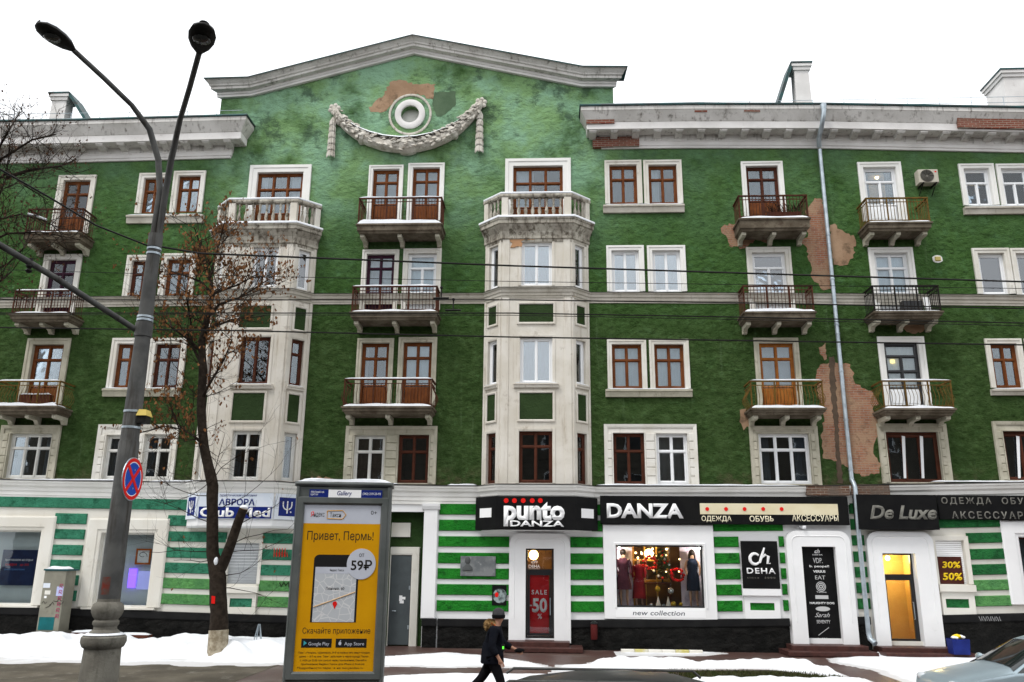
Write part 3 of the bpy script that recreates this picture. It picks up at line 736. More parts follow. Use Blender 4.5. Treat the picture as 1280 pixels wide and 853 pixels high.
bayL = bay(UX(385, 450)-(UX(737.5, 450)-UX(604.5, 450)), UX(386, 450), 320, [(314.5, 347, 309, 359), (299, 336.5, 421, 480.5), (288, 325, 538.5, 600)],
    [(300, 338.7, 382.7, 410), (290.6, 330, 491.6, 526)], 297, (321, 378.5, 216), 249.5, 279, 303, 660,
    [(M_PVC, PVC2, R_, 'blind', ONE), (M_WOODD, [(1, 2, 'g')], None, 'none', ONE2), (M_WPAINT, STD, None, 'sides', ONE)])

# ---- belt course and ground-floor cornice, mitred round the bays
def coursepath(bays):
    pts = [(XL, WY)]
    for (p, _) in sorted(bays, key=lambda b: b[0][0][0]): pts += p
    pts.append((XR, WY)); return pts
cp = coursepath([bayC, bayL])
def dense(path, xs):
    out = []
    for i in range(len(path)-1):
        a, b = path[i], path[i+1]; out.append(a)
        if abs(a[1]-b[1]) < 1e-6: out += [(x, a[1]) for x in xs if a[0]+.05 < x < b[0]-.05]
    out.append(path[-1]); return out
cpd = dense(cp, LXS)
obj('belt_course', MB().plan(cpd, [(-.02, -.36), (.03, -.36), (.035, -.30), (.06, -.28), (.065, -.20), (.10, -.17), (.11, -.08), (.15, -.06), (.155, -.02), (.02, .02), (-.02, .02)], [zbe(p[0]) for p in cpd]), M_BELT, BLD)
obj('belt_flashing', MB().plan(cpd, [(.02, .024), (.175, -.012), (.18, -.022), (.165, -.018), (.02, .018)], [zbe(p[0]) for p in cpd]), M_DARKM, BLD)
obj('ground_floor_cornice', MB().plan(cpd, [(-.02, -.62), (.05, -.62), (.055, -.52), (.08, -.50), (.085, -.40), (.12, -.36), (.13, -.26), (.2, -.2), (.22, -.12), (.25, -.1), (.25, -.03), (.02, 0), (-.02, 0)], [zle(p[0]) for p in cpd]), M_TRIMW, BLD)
obj('cornice_flashing', MB().plan(cpd, [(.02, .012), (.27, -.02), (.275, -.04), (.262, -.03), (.02, .004)], [zle(p[0]) for p in cpd]), M_DARKM, BLD)
for (a, b, sd) in ((10, 180, 1), (190, 285, 2), (560, 597, 3), (745, 1000, 4), (1160, 1330, 5), (400, 500, 6)):
    x0, x1 = UX(a, 606), UX(b, 606)
    z = zle((x0+x1)/2); fr2 = Fr((0, WY), (1, 0))
    obj('ledge_snow', snowstrip(fr2, x0, x1, .07, .245, z-.008, .045, sd), M_SNOW, BLD, smooth=True)

# ---- walls
ZT = UZ(860, 182)
BH = []
for (pth, cxp, cyp) in ((bayC[0], 671, 297), (bayL[0], 320, 303)):
    x0, x1, z0, z1 = pth[0][0]+.12, pth[3][0]-.12, zle(pth[1][0])+.05, UZ(cxp, cyp, WY-BD)-.2
    BH.append((x0, x1, z0, z1))
    r = MB().add([(x0, WY, z0), (x1, WY, z0), (x1, WY, z1), (x0, WY, z1), (x0, WY+1.6, z0), (x1, WY+1.6, z0), (x1, WY+1.6, z1), (x0, WY+1.6, z1)],
          [(4, 5, 6, 7), (0, 1, 5, 4), (3, 2, 6, 7), (0, 3, 7, 4), (1, 2, 6, 5)])
    for k in (1, 2):
        zz_ = z0+(z1-z0)*k/3-.35
        r.wbox(x0+.01, x1-.01, WY-.02, WY+1.58, zz_, zz_+.3)
    obj('bay_interior', r, M_ROOM, BLD)
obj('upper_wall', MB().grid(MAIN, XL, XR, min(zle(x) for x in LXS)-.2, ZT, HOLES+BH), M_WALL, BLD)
# ---- main cornices of the two wings
CZ = lambda y, o: UZ(860, y, WY-o)
zc0 = CZ(184.7, .06)
CPROF = [(-.02, zc0), (.06, zc0), (.07, zc0+.07), (.10, zc0+.09), (.105, zc0+.2), (.14, zc0+.24), (.15, CZ(173, .15)), (.15, CZ(161, .58)),
         (.56, CZ(161, .58)), (.58, CZ(160, .58)), (.60, CZ(151.5, .60)), (.615, CZ(151, .62)), (.66, CZ(148, .64)), (.80, CZ(137, .8)), (.82, CZ(136, .82)), (.82, CZ(131.5, .82)), (-.02, CZ(131.5, .82))]
cl = line([(-60, 205), (103, 202.4), (294, 197), (801, 184.7), (860, 184.7), (1017.5, 184.9), (1280, 190.2), (1345, 192)])
c0 = cl(UX(860, 184.7))
xre = UX(726, 133, WY-.82)+.82; xle = UX(307, 152, WY-.82)-.82
xdp = UX(1027, 184)
def corn(path, nm):
    dz = [cl(p[0])-c0 for p in path]
    o = obj('main_cornice', MB().plan(path, CPROF, dz), M_CORN, BLD)
    top = CPROF[-2][1]
    obj('roof_edge', MB().plan(path, [(-.02, top+.004), (.86, top+.004), (.87, top+.03), (.86, top+.075), (-.02, top+.16)], dz), M_ROOFM, o)
    obj('fascia', MB().plan(path, [(.5, CZ(160.2, .6)), (.607, CZ(160.2, .6)), (.612, CZ(152.2, .6)), (.5, CZ(152.2, .6))], dz), M_CORNW, o)
    obj('frieze_moulding', MB().plan(path, [(0, zc0-.012), (.075, zc0-.012), (.085, zc0+.06), (.115, zc0+.085), (.12, zc0+.19), (.152, zc0+.235), (.0, zc0+.24)], dz), M_CORNW, o)
    return o
cr = corn([(xre, WY+.4), (xre, WY), (UX(860, 184), WY), (xdp, WY), (UX(1280, 190), WY), (XR, WY)], 'r')
clft = corn([(XL, WY), (UX(103, 202), WY), (xle, WY), (xle, WY+.4)], 'l')
mz0, mz1 = CZ(172.5, .2), CZ(161, .58)
mh = mz1-mz0
md = MB().prof_u(Fr((0, 0), (1, 0)), [(0, 0), (0, mh), (.40, mh), (.40, mh*.55), (.36, mh*.4), (.27, mh*.42), (.18, mh*.2), (.08, mh*.05)], -.12, .12)
md.prof_u(Fr((0, 0), (1, 0)), [(.0, mh*.72), (.425, mh*.72), (.425, mh-.002), (.0, mh-.002)], -.135, .135)
mdm = md.mesh('modillion'); mdm.materials.append(M_CORN)
def mods(par, xs):
    for x in xs: obj('modillion', mdm, None, par, (x, WY-.148, mz0+cl(x)-c0-.002))
xs = []; x = UX(741, 166, WY-.5)
while x < XR: xs.append(x); x += .765
mods(cr, xs)
xs = []; x = UX(284, 178, WY-.5)
while x > XL: xs.append(x); x -= .79
mods(clft, xs)
# plaster gone from the cornice: bare brick
def brickbox(par, l, r, y, o0, o1, za, zb):
    x0, x1 = UX(l, y, WY-o1), UX(r, y, WY-o1); d0, d1 = cl(x0)-c0, cl(x1)-c0
    vs = [(x, WY-o, z+d) for x, d in ((x0, d0), (x1, d1)) for o in (o0, o1) for z in (za, zb)]
    obj('exposed_brick', MB().add(vs, [(0, 1, 3, 2), (4, 6, 7, 5), (0, 2, 6, 4), (1, 5, 7, 3), (2, 3, 7, 6), (0, 4, 5, 1)]), M_BRICKRED, par)
brickbox(cr, 1196, 1345, 145, .4, .70, CZ(156, .7), CZ(137.5, .7))
brickbox(cr, 741, 799, 178, .0, .16, zc0+.02, zc0+.40)
brickbox(cr, 733, 768, 150, .5, .665, CZ(153, .66), CZ(148, .66))
brickbox(cr, 868, 884, 138, .5, .79, CZ(140, .78), CZ(137.5, .78)); brickbox(cr, 930, 950, 138, .5, .79, CZ(140, .78), CZ(138, .78))

# ---- pediment wall with round niche
PB = [(276.8, 124), (315.4, 121.5), (518, 69), (727.6, 110), (766.3, 110.5)]
pw = [(UX(a, b), UZ(a, b)) for a, b in PB]
oc = U(512.7, 143.5); OX, OZ = oc.x, oc.z
circ = lambda r, n=40: [(OX+r*math.cos(2*math.pi*k/n), OZ+r*1.06*math.sin(2*math.pi*k/n)) for k in range(n)]
ZT = ZT
ped = MB().extrude(MAIN, [[(pw[0][0], ZT)] + [(pw[-1][0], ZT)] + [(x, z+.05) for x, z in reversed(pw)], circ(.36)], -.5, 0)
# side returns of the gable above the wing roofs
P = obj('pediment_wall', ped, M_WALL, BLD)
obj('niche_back', MB().extrude(MAIN, [circ(.37)], -.32, -.28), M_CORNW, P)
def ringm(r0, r1, o, h, nm, m):
    b = MB(); n = 40; prof = [(r0, -.02), (r0, o*.8), (r0+(r1-r0)*.25, o), (r0+(r1-r0)*.75, o), (r1, o*.7), (r1, -.02)]
    vs = [MAIN(OX+r*math.cos(2*math.pi*k/n), o_, OZ+1.06*r*math.sin(2*math.pi*k/n)) for k in range(n) for r, o_ in prof]
    fs = [(k*6+j, k*6+j+1, ((k+1) % n)*6+j+1, ((k+1) % n)*6+j) for k in range(n) for j in range(5)]
    obj(nm, b.add(vs, fs), m, P, smooth=True)
ringm(.34, .56, .09, 0, 'niche_ring', M_CORNW); ringm(.72, .80, .035, 0, 'outer_ring', M_STONE)
ri = MB(); n = 40
ri.add([MAIN(OX+.362*math.cos(2*math.pi*k/n), o, OZ+.362*1.06*math.sin(2*math.pi*k/n)) for k in range(n) for o in (-.31, .05)], [(2*k, 2*k+1, (2*k+3) % (2*n), (2*k+2) % (2*n)) for k in range(n)])
obj('niche_reveal', ri, M_CORNW, P, smooth=True)
PT = [(265.7, 98.3), (309, 97), (518, 44.2), (726.3, 83.6), (777.4, 84)]
rake = [(0, 0), (.10, 0), (.11, .12), (.14, .15), (.15, .30), (.34, .36), (.35, .52), (.40, .56), (.42, .66), (.52, .85), (.56, .92)]
rb = MB(); vs = []
ht = [UZ(PT[i][0], PT[i][1], WY-.56)-pw[i][1] for i in range(5)]
NP = len(rake)+1
for i, (x, z) in enumerate(pw):
    for (o, h) in rake + [(-.45, .92)]:
        sx = -o*.85 if i == 0 else (o*.85 if i == 4 else 0)
        if o < 0: sx = 0
        vs.append((x+sx, WY-o, z+h/.92*ht[i]*1.0))
fs = [(i*NP+j, i*NP+(j+1) % NP, (i+1)*NP+(j+1) % NP, (i+1)*NP+j) for i in range(4) for j in range(NP)]
fs += [tuple(range(NP)), tuple(range(4*NP, 5*NP))]
rc = obj('raking_cornice', rb.add(vs, fs), M_CORN, BLD)
vs = []
for i, (x, z) in enumerate(pw):
    sx = -.5 if i == 0 else (.5 if i == 4 else 0)
    for (o, h) in ((.57, .004), (.6, -.02), (.605, .02), (.55, .05), (-.45, .06)): vs.append((x+sx*(1 if o > 0 else .9), WY-o, z+ht[i]+h))
obj('gable_flashing', MB().add(vs, [(i*5+j, i*5+(j+1) % 5, (i+1)*5+(j+1) % 5, (i+1)*5+j) for i in range(4) for j in range(5)]), M_ROOFM, rc)
vs = []
for i, (x, z) in enumerate(pw):
    sx = -.12 if i == 0 else (.12 if i == 4 else 0)
    for (o, h) in ((-.0, -.012), (.115, -.012), (.125, .13), (.16, .17), (.17, .33), (.0, .33)): vs.append((x+sx*(o > 0), WY-o, z+h*ht[i]/.92))
obj('white_fascia', MB().add(vs, [(i*6+j, i*6+(j+1) % 6, (i+1)*6+(j+1) % 6, (i+1)*6+j) for i in range(4) for j in range(6)] + [tuple(range(6)), tuple(range(24, 30))]), M_CORNW, rc)

# ---- garland
gp = [(417.8, 137), (424, 148), (434, 159), (447, 168.5), (462, 176), (480, 181.5), (500, 184), (520, 183), (540, 178.5), (558, 171), (573, 161), (586, 149), (595, 139), (601, 130)]
gw = [Vector(U(a, b, WY-.12)) for a, b in gp]
def spl(t):
    f = t*(len(gw)-1); i = min(int(f), len(gw)-2); return gw[i].lerp(gw[i+1], f-i)
G = MB(); m = 60
rg = lambda t: .13+.15*math.sin(math.pi*t)**.8
pts = [spl(i/m) for i in range(m+1)]
G.tube(pts, [rg(i/m)*.86 for i in range(m+1)], 10)
gr = random.Random(3)
def leafbump(b, c, d, up, l, w_):
    d = d.normalized(); s_ = d.cross(up).normalized(); nrm = up.normalized()
    vs = [c, c+d*l*.35+s_*w_*.5, c+d*l*.8+s_*w_*.35, c+d*l, c+d*l*.8-s_*w_*.35, c+d*l*.35-s_*w_*.5, c+d*l*.45+nrm*w_*.45, c+d*l*.85+nrm*w_*.25]
    b.add(vs, [(0, 1, 6), (1, 2, 7, 6), (2, 3, 7), (3, 4, 7), (4, 5, 6, 7), (5, 0, 6)])
for k in range(230):
    t = gr.random(); a = gr.uniform(-2.6, .9)      # facing out of the wall
    p = spl(t); tg = (spl(min(1, t+.02))-spl(max(0, t-.02))).normalized()
    if t > .5: tg = -tg
    nrm = Vector((0, -math.cos(a*.6), 0))+Vector((tg.z, 0, -tg.x))*math.sin(a)*(1 if t <= .5 else -1)
    nrm.normalize(); c = p+nrm*rg(t)*.82
    leafbump(G, c, (tg+nrm*.45+Vector((gr.uniform(-.3, .3), 0, gr.uniform(-.3, .3)))), nrm, gr.uniform(.18, .30), gr.uniform(.1, .17))
# ribbon wraps and centre boss
for t in (.1, .27, .5, .73, .9):
    p = spl(t); tg = (spl(min(1, t+.02))-spl(max(0, t-.02))).normalized()
    w2 = .10 if t != .5 else .28
    G.tube([p-tg*w2, p-tg*w2*.5, p, p+tg*w2*.5, p+tg*w2], [rg(t)*.98, rg(t)*1.12, rg(t)*1.16, rg(t)*1.12, rg(t)*.98], 10)
GA = obj('garland', G, M_STONE, P)
sn = MB(); vs = []
for i in range(m+1):
    t = i/m
    p = spl(t); r = rg(t); f = max(0, math.sin(math.pi*min(1, max(0, (t-.12)/.76))))**.6
    for a in (-.75, -.2, .5, .98): vs.append((p.x, p.y-r*a*1.0, p.z+r*(1.04-a*a*.38)+(.07+.05*(1-a*a))*f+(-.16 if f < .05 else 0)))
sn.add(vs, [(i*4+j, i*4+j+1, (i+1)*4+j+1, (i+1)*4+j) for i in range(m) for j in range(3)])
obj('snow', sn, M_SNOW, GA, smooth=True)
for (fx, fy, dx, dy0, dy1) in ((417.8, 136, 413.5, 147, 199), (601, 128.5, 599, 139, 194)):
    c = Vector(U(fx, fy, WY-.14)); F_ = MB(); F_.ball(c, .09, 8, (1, .8, 1))
    for k in range(6):
        a = k*math.pi/3+.3
        F_.ball(c+Vector((math.cos(a)*.15, .03, math.sin(a)*.15)), .09, 8, (1, .7, 1))
    obj('rosette', F_, M_STONE, P, smooth=True)
    a, b = Vector(U(fx-1, dy0, WY-.1)), Vector(U(dx, dy1, WY-.1)); D_ = MB()
    D_.tube([a.lerp(b, k/8*.9) for k in range(9)], [.05+.05*k/8 for k in range(8)]+[.07], 8)
    for k in range(6):
        for j in range(5):
            t = k/6.6; c2 = a.lerp(b, t); r = .055+.07*t; an = -math.pi*(j+.5)/5
            nrm = Vector((math.cos(an), math.sin(an), 0))
            leafbump(D_, c2+nrm*r*.7, Vector((nrm.x*.18, nrm.y*.22, -1)), nrm, .40, .12)
    obj('leaf_pendant', D_, M_STONE, P)

# ---- fallen plaster: jagged patches of brick and undercoat
def patch(px, m, Y=WY, fr=MAIN, o=.006, jag=.05, seed=1, par=None):
    r = random.Random(seed); q = [(UX(a, b, Y), UZ(a, b, Y)) for a, b in px]; out = []
    for i in range(len(q)):
        a, b = q[i], q[(i+1) % len(q)]; L = math.hypot(b[0]-a[0], b[1]-a[1]); n = max(1, int(L/.09))
        for k in range(n): out.append((a[0]+(b[0]-a[0])*k/n+r.uniform(-jag, jag), a[1]+(b[1]-a[1])*k/n+r.uniform(-jag, jag)))
    obj('fallen_plaster_patch', MB().extrude(fr, [out], -.01, o), m, par or BLD)
z4 = lambda pts, x0, y0, s: [(x0+a/s, y0+b/s) for a, b in pts]
M_TAN = mat('undercoat_tan', (.38, .255, .165), (.29, .185, .115), 1.3, .9, .5, 9, dirt=(.14, .095, .06), dirt_amt=(.5, .72))
patch(z4([(360, 205), (425, 130), (470, 110), (480, 70), (520, 10), (600, -5), (640, 20), (700, 35), (835, 30), (825, 135), (790, 140), (745, 112), (690, 108), (620, 112), (560, 140), (520, 180), (480, 225), (440, 240), (370, 240)], 400, 100, 5.818), M_TAN, seed=1, par=P)
M_PATCHG = mat('patched_render', (.075, .12, .07), (.10, .15, .09), 2, .9, .7, 14)
patch(z4([(830, 90), (985, 85), (990, 180), (900, 260), (850, 270), (815, 180)], 400, 100, 5.818), M_PATCHG, seed=2, jag=.02, par=P)
patch(z4([(575, 375), (590, 360), (640, 355), (640, 400), (680, 420), (780, 415), (778, 440), (720, 432), (670, 465), (610, 455), (600, 420), (580, 405)], 740, 180, 3.553), M_BRICK, seed=3)
patch(z4([(905, 420), (950, 420), (960, 395), (945, 300), (985, 245), (1020, 240), (1045, 330), (1062, 640), (1030, 650), (975, 590), (970, 550), (950, 460)], 740, 180, 3.553), M_BRICK, seed=4)
patch(z4([(1055, 365), (1075, 360), (1105, 385), (1165, 410), (1170, 450), (1160, 510), (1130, 535), (1080, 540), (1062, 500)], 740, 180, 3.553), M_TAN, seed=5, o=.009)
patch(z4([(75, 270), (100, 220), (160, 205), (240, 215), (258, 260), (262, 310), (355, 350), (380, 400), (350, 430), (375, 470), (380, 560), (355, 600), (360, 650), (390, 700), (385, 740), (300, 760), (240, 720), (180, 690), (115, 670), (105, 560), (120, 440), (95, 400)], 1000, 400, 3.879), M_BRICK, seed=6, jag=.04)
patch(z4([(92, 130), (130, 110), (128, 190), (110, 190)], 1000, 400, 3.879), M_BRICK, seed=7)
patch(z4([(700, 430), (735, 415), (745, 500), (715, 515), (700, 480)], 740, 400, 3.765), M_TAN, seed=8)
patch(z4([(490, 20), (610, 20), (600, 60), (520, 65)], 1000, 400, 3.879), M_TAN, seed=9)
patch(z4([(430, 790), (460, 765), (540, 760), (590, 785), (600, 800), (440, 800)], 270, 400, 3.877), M_TAN, seed=10)
patch(z4([(290, 398), (450, 380), (470, 395), (345, 412), (335, 440), (295, 442)], 560, 190, 3.709), mat('undercoat_orange', (.50, .28, .15), (.42, .24, .13), 2, .9, .4, 12), Y=WY-BD, fr=Fr((0, WY-BD), (1, 0)), seed=11, o=.034)
# damp stain down the wall behind the drainpipe
patch([(1036, 447), (1043, 445), (1046, 500), (1050, 560), (1054, 604), (1047, 604), (1043, 540), (1038, 490)], mat('damp_stain', (.085, .062, .045), (.12, .085, .06), 3, .95, .6, 14), seed=12, o=.012, jag=.03)
# cornice of the ground floor broken away beside the drainpipe
for (l, r) in ((1008, 1062), (1064, 1112)):
    a, b = UX(l, 612, 26.75), UX(r, 612, 26.75); z = zle((a+b)/2)
    obj('broken_cornice', MB().box(MAIN, a, b, .05, .262, z-.33, z-.012), brickmat('brick_soot_%d' % l, (.13, .10, .08), (.10, .045, .03), (.35, .6)), BLD)

# ---- roofs, chimneys
for (xa, xb, za) in ((XL, xle+.6, CPROF[-1][1]+cl(-15)-c0), (xre-.6, XR, CPROF[-1][1]+cl(9)-c0-.1)):
    rf = obj('roof', MB().add([(xa, WY-.7, za), (xb, WY-.7, za), (xb, WY+7, za+2.2), (xa, WY+7, za+2.2), (xa, WY-.7, za-.1), (xb, WY-.7, za-.1), (xb, WY+7, za-.4), (xa, WY+7, za-.4)],
        [(0, 1, 2, 3), (0, 1, 5, 4), (1, 2, 6, 5), (0, 3, 7, 4), (3, 2, 6, 7), (4, 5, 6, 7)]), M_ROOFM, BLD)
    gr_ = MB()
    k = xa+.3
    while k < xb-.3:
        gr_.tube([(k, WY-.45, za), (k, WY-.45, za+.5)], .012, 5); k += 1.1
    for hh in (.28, .5): gr_.tube([(xa+.1, WY-.45, za+hh), (xb-.1, WY-.45, za+hh)], .01, 5)
    obj('roof_guard_rail', gr_, M_ZINC, rf)
def chimney(l, r, t, b, Y, lean):
    x0, x1, z1, z0 = UX(l, (t+b)/2, Y), UX(r, (t+b)/2, Y), UZ((l+r)/2, t, Y), UZ((l+r)/2, b, Y)-2.2
    w_ = x1-x0
    c = obj('chimney', MB().add([(x0-.06, Y, z0), (x1+.06, Y, z0), (x1+.06, Y+w_*.8, z0), (x0-.06, Y+w_*.8, z0), (x0, Y, z1-.35), (x1, Y, z1-.35), (x1, Y+w_*.8, z1-.35), (x0, Y+w_*.8, z1-.35)],
        [(0, 1, 5, 4), (1, 2, 6, 5), (2, 3, 7, 6), (3, 0, 4, 7), (4, 5, 6, 7)]), M_CORNW, BLD)
    obj('chimney_cap', MB().wbox(x0-.06, x1+.06, Y-.06, Y+w_*.8+.06, z1-.352, z1-.2).wbox(x0-.12, x1+.12, Y-.12, Y+w_*.8+.12, z1-.2, z1-.07), M_CORNW, c)
    obj('chimney_flashing', MB().wbox(x0-.15, x1+.15, Y-.15, Y+w_*.8+.15, z1-.069, z1), M_ROOFM, c)
    if lean:
        a = x0-.16 if lean < 0 else x1+.16; e = a+lean
        obj('chimney_stay', MB().add([(a, Y-.1, z1-.02), (a+.14*(1 if lean < 0 else -1), Y-.1, z1-.02), (e+.14*(1 if lean < 0 else -1), Y-.1, z0+1.2), (e, Y-.1, z0+1.2),
            (a, Y+.9, z1-.02), (a+.14*(1 if lean < 0 else -1), Y+.9, z1-.02), (e+.14*(1 if lean < 0 else -1), Y+.9, z0+1.2), (e, Y+.9, z0+1.2)], [(0, 1, 2, 3), (4, 5, 6, 7), (0, 3, 7, 4), (1, 2, 6, 5), (0, 1, 5, 4)]), M_ROOFM, c)
chimney(64, 82, 117, 150, 31, 1.6)
chimney(994, 1012, 79, 128, 31, -1.0)
chimney(1256, 1310, 87, 132, 31, 0)

# ---- balconies
BARS = {}
def balcony(l, r, ysn, ybot, ybr, yrail, rm, bulge=False, snowh=.09, railsnow=True, gap=.11, clutter=None):
    o1 = .92; Y = WY-o1; ym = ysn; xm = (l+r)/2
    u0, u1 = UX(l, ysn, Y), UX(r, ysn, Y); zt = UZ(xm, ysn, Y)-.03; zb = UZ(xm, ybot, Y)
    if zt-zb < .2: zb = zt-.22
    path = [(u0, WY), (u0, Y), (u1, Y), (u1, WY)]
    S0 = MB().plan(path, [(-.4, zb), (-.12, zb), (-.1, zb+.05), (-.045, zb+.09), (-.04, zt-.07), (0, zt-.06), (0, zt), (-.4, zt)])
    S0.box(MAIN, u0+.35, u1-.35, 0, o1-.35, zb+.004, zt-.004)
    B = obj('balcony', S0, M_SLAB, BLD)
    h = zb-UZ(xm, ybr, WY-.1); h = max(h, .25)
    for k in range(3):
        uc = u0+.2+(u1-u0-.4)*k/2
        b = MB().prof_u(MAIN, [(0, zb), (.72, zb), (.72, zb-.1), (.6, zb-.13), (.42, zb-.12), (.25, zb-h*.5), (.16, zb-h*.8), (.16, zb-h*.97), (.08, zb-h), (0, zb-h)], uc-.07, uc+.07)
        obj('bracket', b, M_OLD, B)
    if snowh: obj('snow', snowstrip(MAIN, u0+.03, u1-.03, .1, o1-.015, zt-.004, snowh, l, no=8), M_SNOW, B, smooth=True)
    zr = UZ(xm, yrail, WY-.86); a0, a1, oo = u0+.07, u1-.07, o1-.07
    if zr-zt < .6: zr = zt+.8
    rp = [(a0, WY-.01), (a0, WY-oo), (a1, WY-oo), (a1, WY-.01)]
    rl = MB().plan(rp, [(-.03, zr-.045), (.03, zr-.045), (.03, zr), (-.03, zr)])
    rl.plan(rp, [(-.01, zr-.17), (.01, zr-.17), (.01, zr-.145), (-.01, zr-.145)]); rl.plan(rp, [(-.012, zt+.06), (.012, zt+.06), (.012, zt+.09), (-.012, zt+.09)])
    obj('handrail', rl, rm, B)
    bars = MB(); H = zr-.16-zt-.07
    def bar(f, u, post=False):
        w_ = .02 if post else .0085
        if bulge and not post:
            ps = [f(u, .16*math.sin(math.pi*min(1, t*1.15))**1.5*(1.05-t*.6) if True else 0, zt+.07+H*t) for t in [i/7 for i in range(8)]]
            bars.tube(ps, w_, 4, False)
        else: bars.box(f, u-w_, u+w_, -w_, w_, zt-.0+.005, zr-.05)
    fF, fL, fR = Fr((0, WY-oo), (1, 0)), Fr((a0, WY), (0, -1)), Fr((a1, WY-oo), (0, 1))
    n = int((a1-a0)/gap)
    for k in range(1, n): bar(fF, a0+(a1-a0)*k/n)
    n2 = int(oo/gap)
    for k in range(1, n2): bar(fL, oo*k/n2); bar(fR, oo*k/n2)
    for u in (a0, a0+(a1-a0)/3, a1-(a1-a0)/3, a1): bar(fF, u, True)
    obj('bars', bars, rm, B)
    if railsnow: obj('rail_snow', snowstrip(Fr((0, WY-oo), (1, 0)), a0-.02, a1+.02, -.032, .034, zr-.002, .045, r, no=3), M_SNOW, B, smooth=True)
    return u0, u1, zt, oo
balcony(28, 101, 289, 301, 311, 261, M_IRON, snowh=.07, railsnow=False)
bA3 = balcony(11, 87, 391, 401, 412, 363, M_IRON)
bA2 = balcony(-10, 72, 506, 517, 526, 476, M_IRONY, True, .12)
bC4 = balcony(444.7, 553, 278, 290, 303, 247, M_IRON, snowh=.16)
balcony(436.6, 547, 388, 399, 412, 357.6, M_IRON)
balcony(426, 541, 506.5, 517, 530, 473.5, M_IRON, True, .1)
bF4 = balcony(923, 1013.6, 271, 287, 299.6, 244, M_IRON, railsnow=False)
balcony(929, 1021, 388, 400, 413, 356.8, M_IRON, snowh=.12, railsnow=False)
balcony(938, 1033.5, 508.5, 518, 531, 475.7, M_IRONY, True, .1)
balcony(1084, 1166, 276, 287, 301, 247, M_IRONY, snowh=.06, railsnow=False)
bG3 = balcony(1092, 1180, 387.5, 397, 411, 356.7, M_IRONB, snowh=.03, railsnow=False)
balcony(1104, 1196, 509, 518.6, 529, 475.5, M_IRONY, True, .09)

# ------------------------------------------------------------------ the other side of the street, mirrored in the panes
OB = thing('opposite_building', 'plain brown-grey apartment block across the street, seen only mirrored in the shop panes', 'building', (0, -16, 0))
M_OB = mat('opposite_render', (.11, .095, .075), (.085, .075, .06), .5, .9); OF = Fr((0, -16), (-1, 0))
obj('wall', MB().wbox(-46, 46, -28, -16, -.12, 15.5), M_OB, OB)
obj('roof', MB().add([(-46.5, -15.5, 15.5), (46.5, -15.5, 15.5), (46.5, -28.5, 15.5), (-46.5, -28.5, 15.5), (-46.5, -22, 18), (46.5, -22, 18)], [(0, 1, 5, 4), (3, 2, 5, 4), (0, 4, 3), (1, 5, 2), (0, 1, 2, 3)]), M_ROOFM, OB)
owm = MB().box(Fr((0, 0), (-1, 0)), -.75, .75, -.01, .05, 0, 1.7).mesh('window'); owm.materials.append(M_PVC)
opm = MB().box(Fr((0, 0), (-1, 0)), -.66, .66, .0, .06, .09, 1.61).mesh('pane'); opm.materials.append(M_BLACKF)
for k in range(13):
    for j in range(4):
        q = (-42+7*k, -16, 1.2+3.5*j); ow = obj('window', owm, None, OB, q); obj('pane', opm, None, ow, q)
# ------------------------------------------------------------------ ground floor
def rect(l, r, t, b, Y=WY):
    ym, xm = (t+b)/2, (l+r)/2
    return UX(l, ym, Y), UX(r, ym, Y), UZ(xm, b, Y), UZ(xm, t, Y)
S1 = rect(-45, 46, 663, 756); S2 = rect(121.5, 189, 666.5, 759); SH = rect(285, 323, 679, 730)
PS = rect(484, 529, 640, 809); PD = rect(657, 692.5, 686, 798); DW = rect(770, 880, 681.6, 760)
LD = rect(1106, 1147, 692, 801.5); SW = rect(1171, 1207, 675.7, 730.5); FRW = rect(1278, 1345, 672, 756)
BD2 = rect(1004.6, 1047, 683.6, 798)
PS = (PS[0], PS[1], 0.0, PS[3])
gz1 = lambda x: zle(x)-.3
gh = [S1, S2, SH, PS, PD, DW, LD, SW, FRW, BD2]
xs_m = UX(478, 690), UX(1066, 690)
for (a, b, m) in ((XL, xs_m[0], M_CREAMW), (xs_m[0], xs_m[1], M_SHOPW), (xs_m[1], XR, M_CREAMW)):
    obj('ground_floor_wall', MB().grid(MAIN, a, b, 0, min(zle(a), zle(b))-.25, gh), m, BLD)
block = [rect(-60, 61, 645, 762), rect(101, 204, 647, 765), rect(279, 325, 674, 768), rect(470, 547.5, 600, 810), rect(636, 713.5, 666, 810), rect(754, 894, 640, 780),
         rect(926, 977, 675, 780), rect(984, 1066, 663, 810), rect(1086, 1171.5, 664, 810), rect(1169, 1214, 671, 772), rect(1258, 1345, 650, 772)]
def bands(x0, x1, m, alt=None):
    for k, (ta, tb) in enumerate(BT):
        za, zb = tz((x0+x1)/2, ta), tz((x0+x1)/2, tb)
        segs = [(x0, x1)]
        for (b0, b1, c0_, c1_) in block:
            if c1_ < za+.06 or c0_ > zb-.06: continue
            ns = []
            for (a, b) in segs:
                if b1 <= a or b0 >= b: ns.append((a, b)); continue
                if b0 > a+.05: ns.append((a, b0))
                if b1 < b-.05: ns.append((b1, b))
            segs = ns
        for (a, b) in segs:
            mm = m
            if alt: mm = alt(k, (a+b)/2) or m
            c = .018; vs = []
            for (x, e) in ((a, 1), (b, -1)):
                p, q = tz(x, ta), tz(x, tb)
                vs += [(x, WY+.01, p), (x, WY+.01, q), (x, WY-.035, p), (x, WY-.035, q), (x+c*e, WY-.055, p+c), (x+c*e, WY-.055, q-c)]
            obj('band', MB().add(vs, [(0, 1, 3, 2), (6, 8, 9, 7), (2, 3, 5, 4), (8, 10, 11, 9), (4, 5, 11, 10), (3, 9, 11, 5), (2, 4, 10, 8), (0, 2, 8, 6), (1, 7, 9, 3)]), mm, BLD)
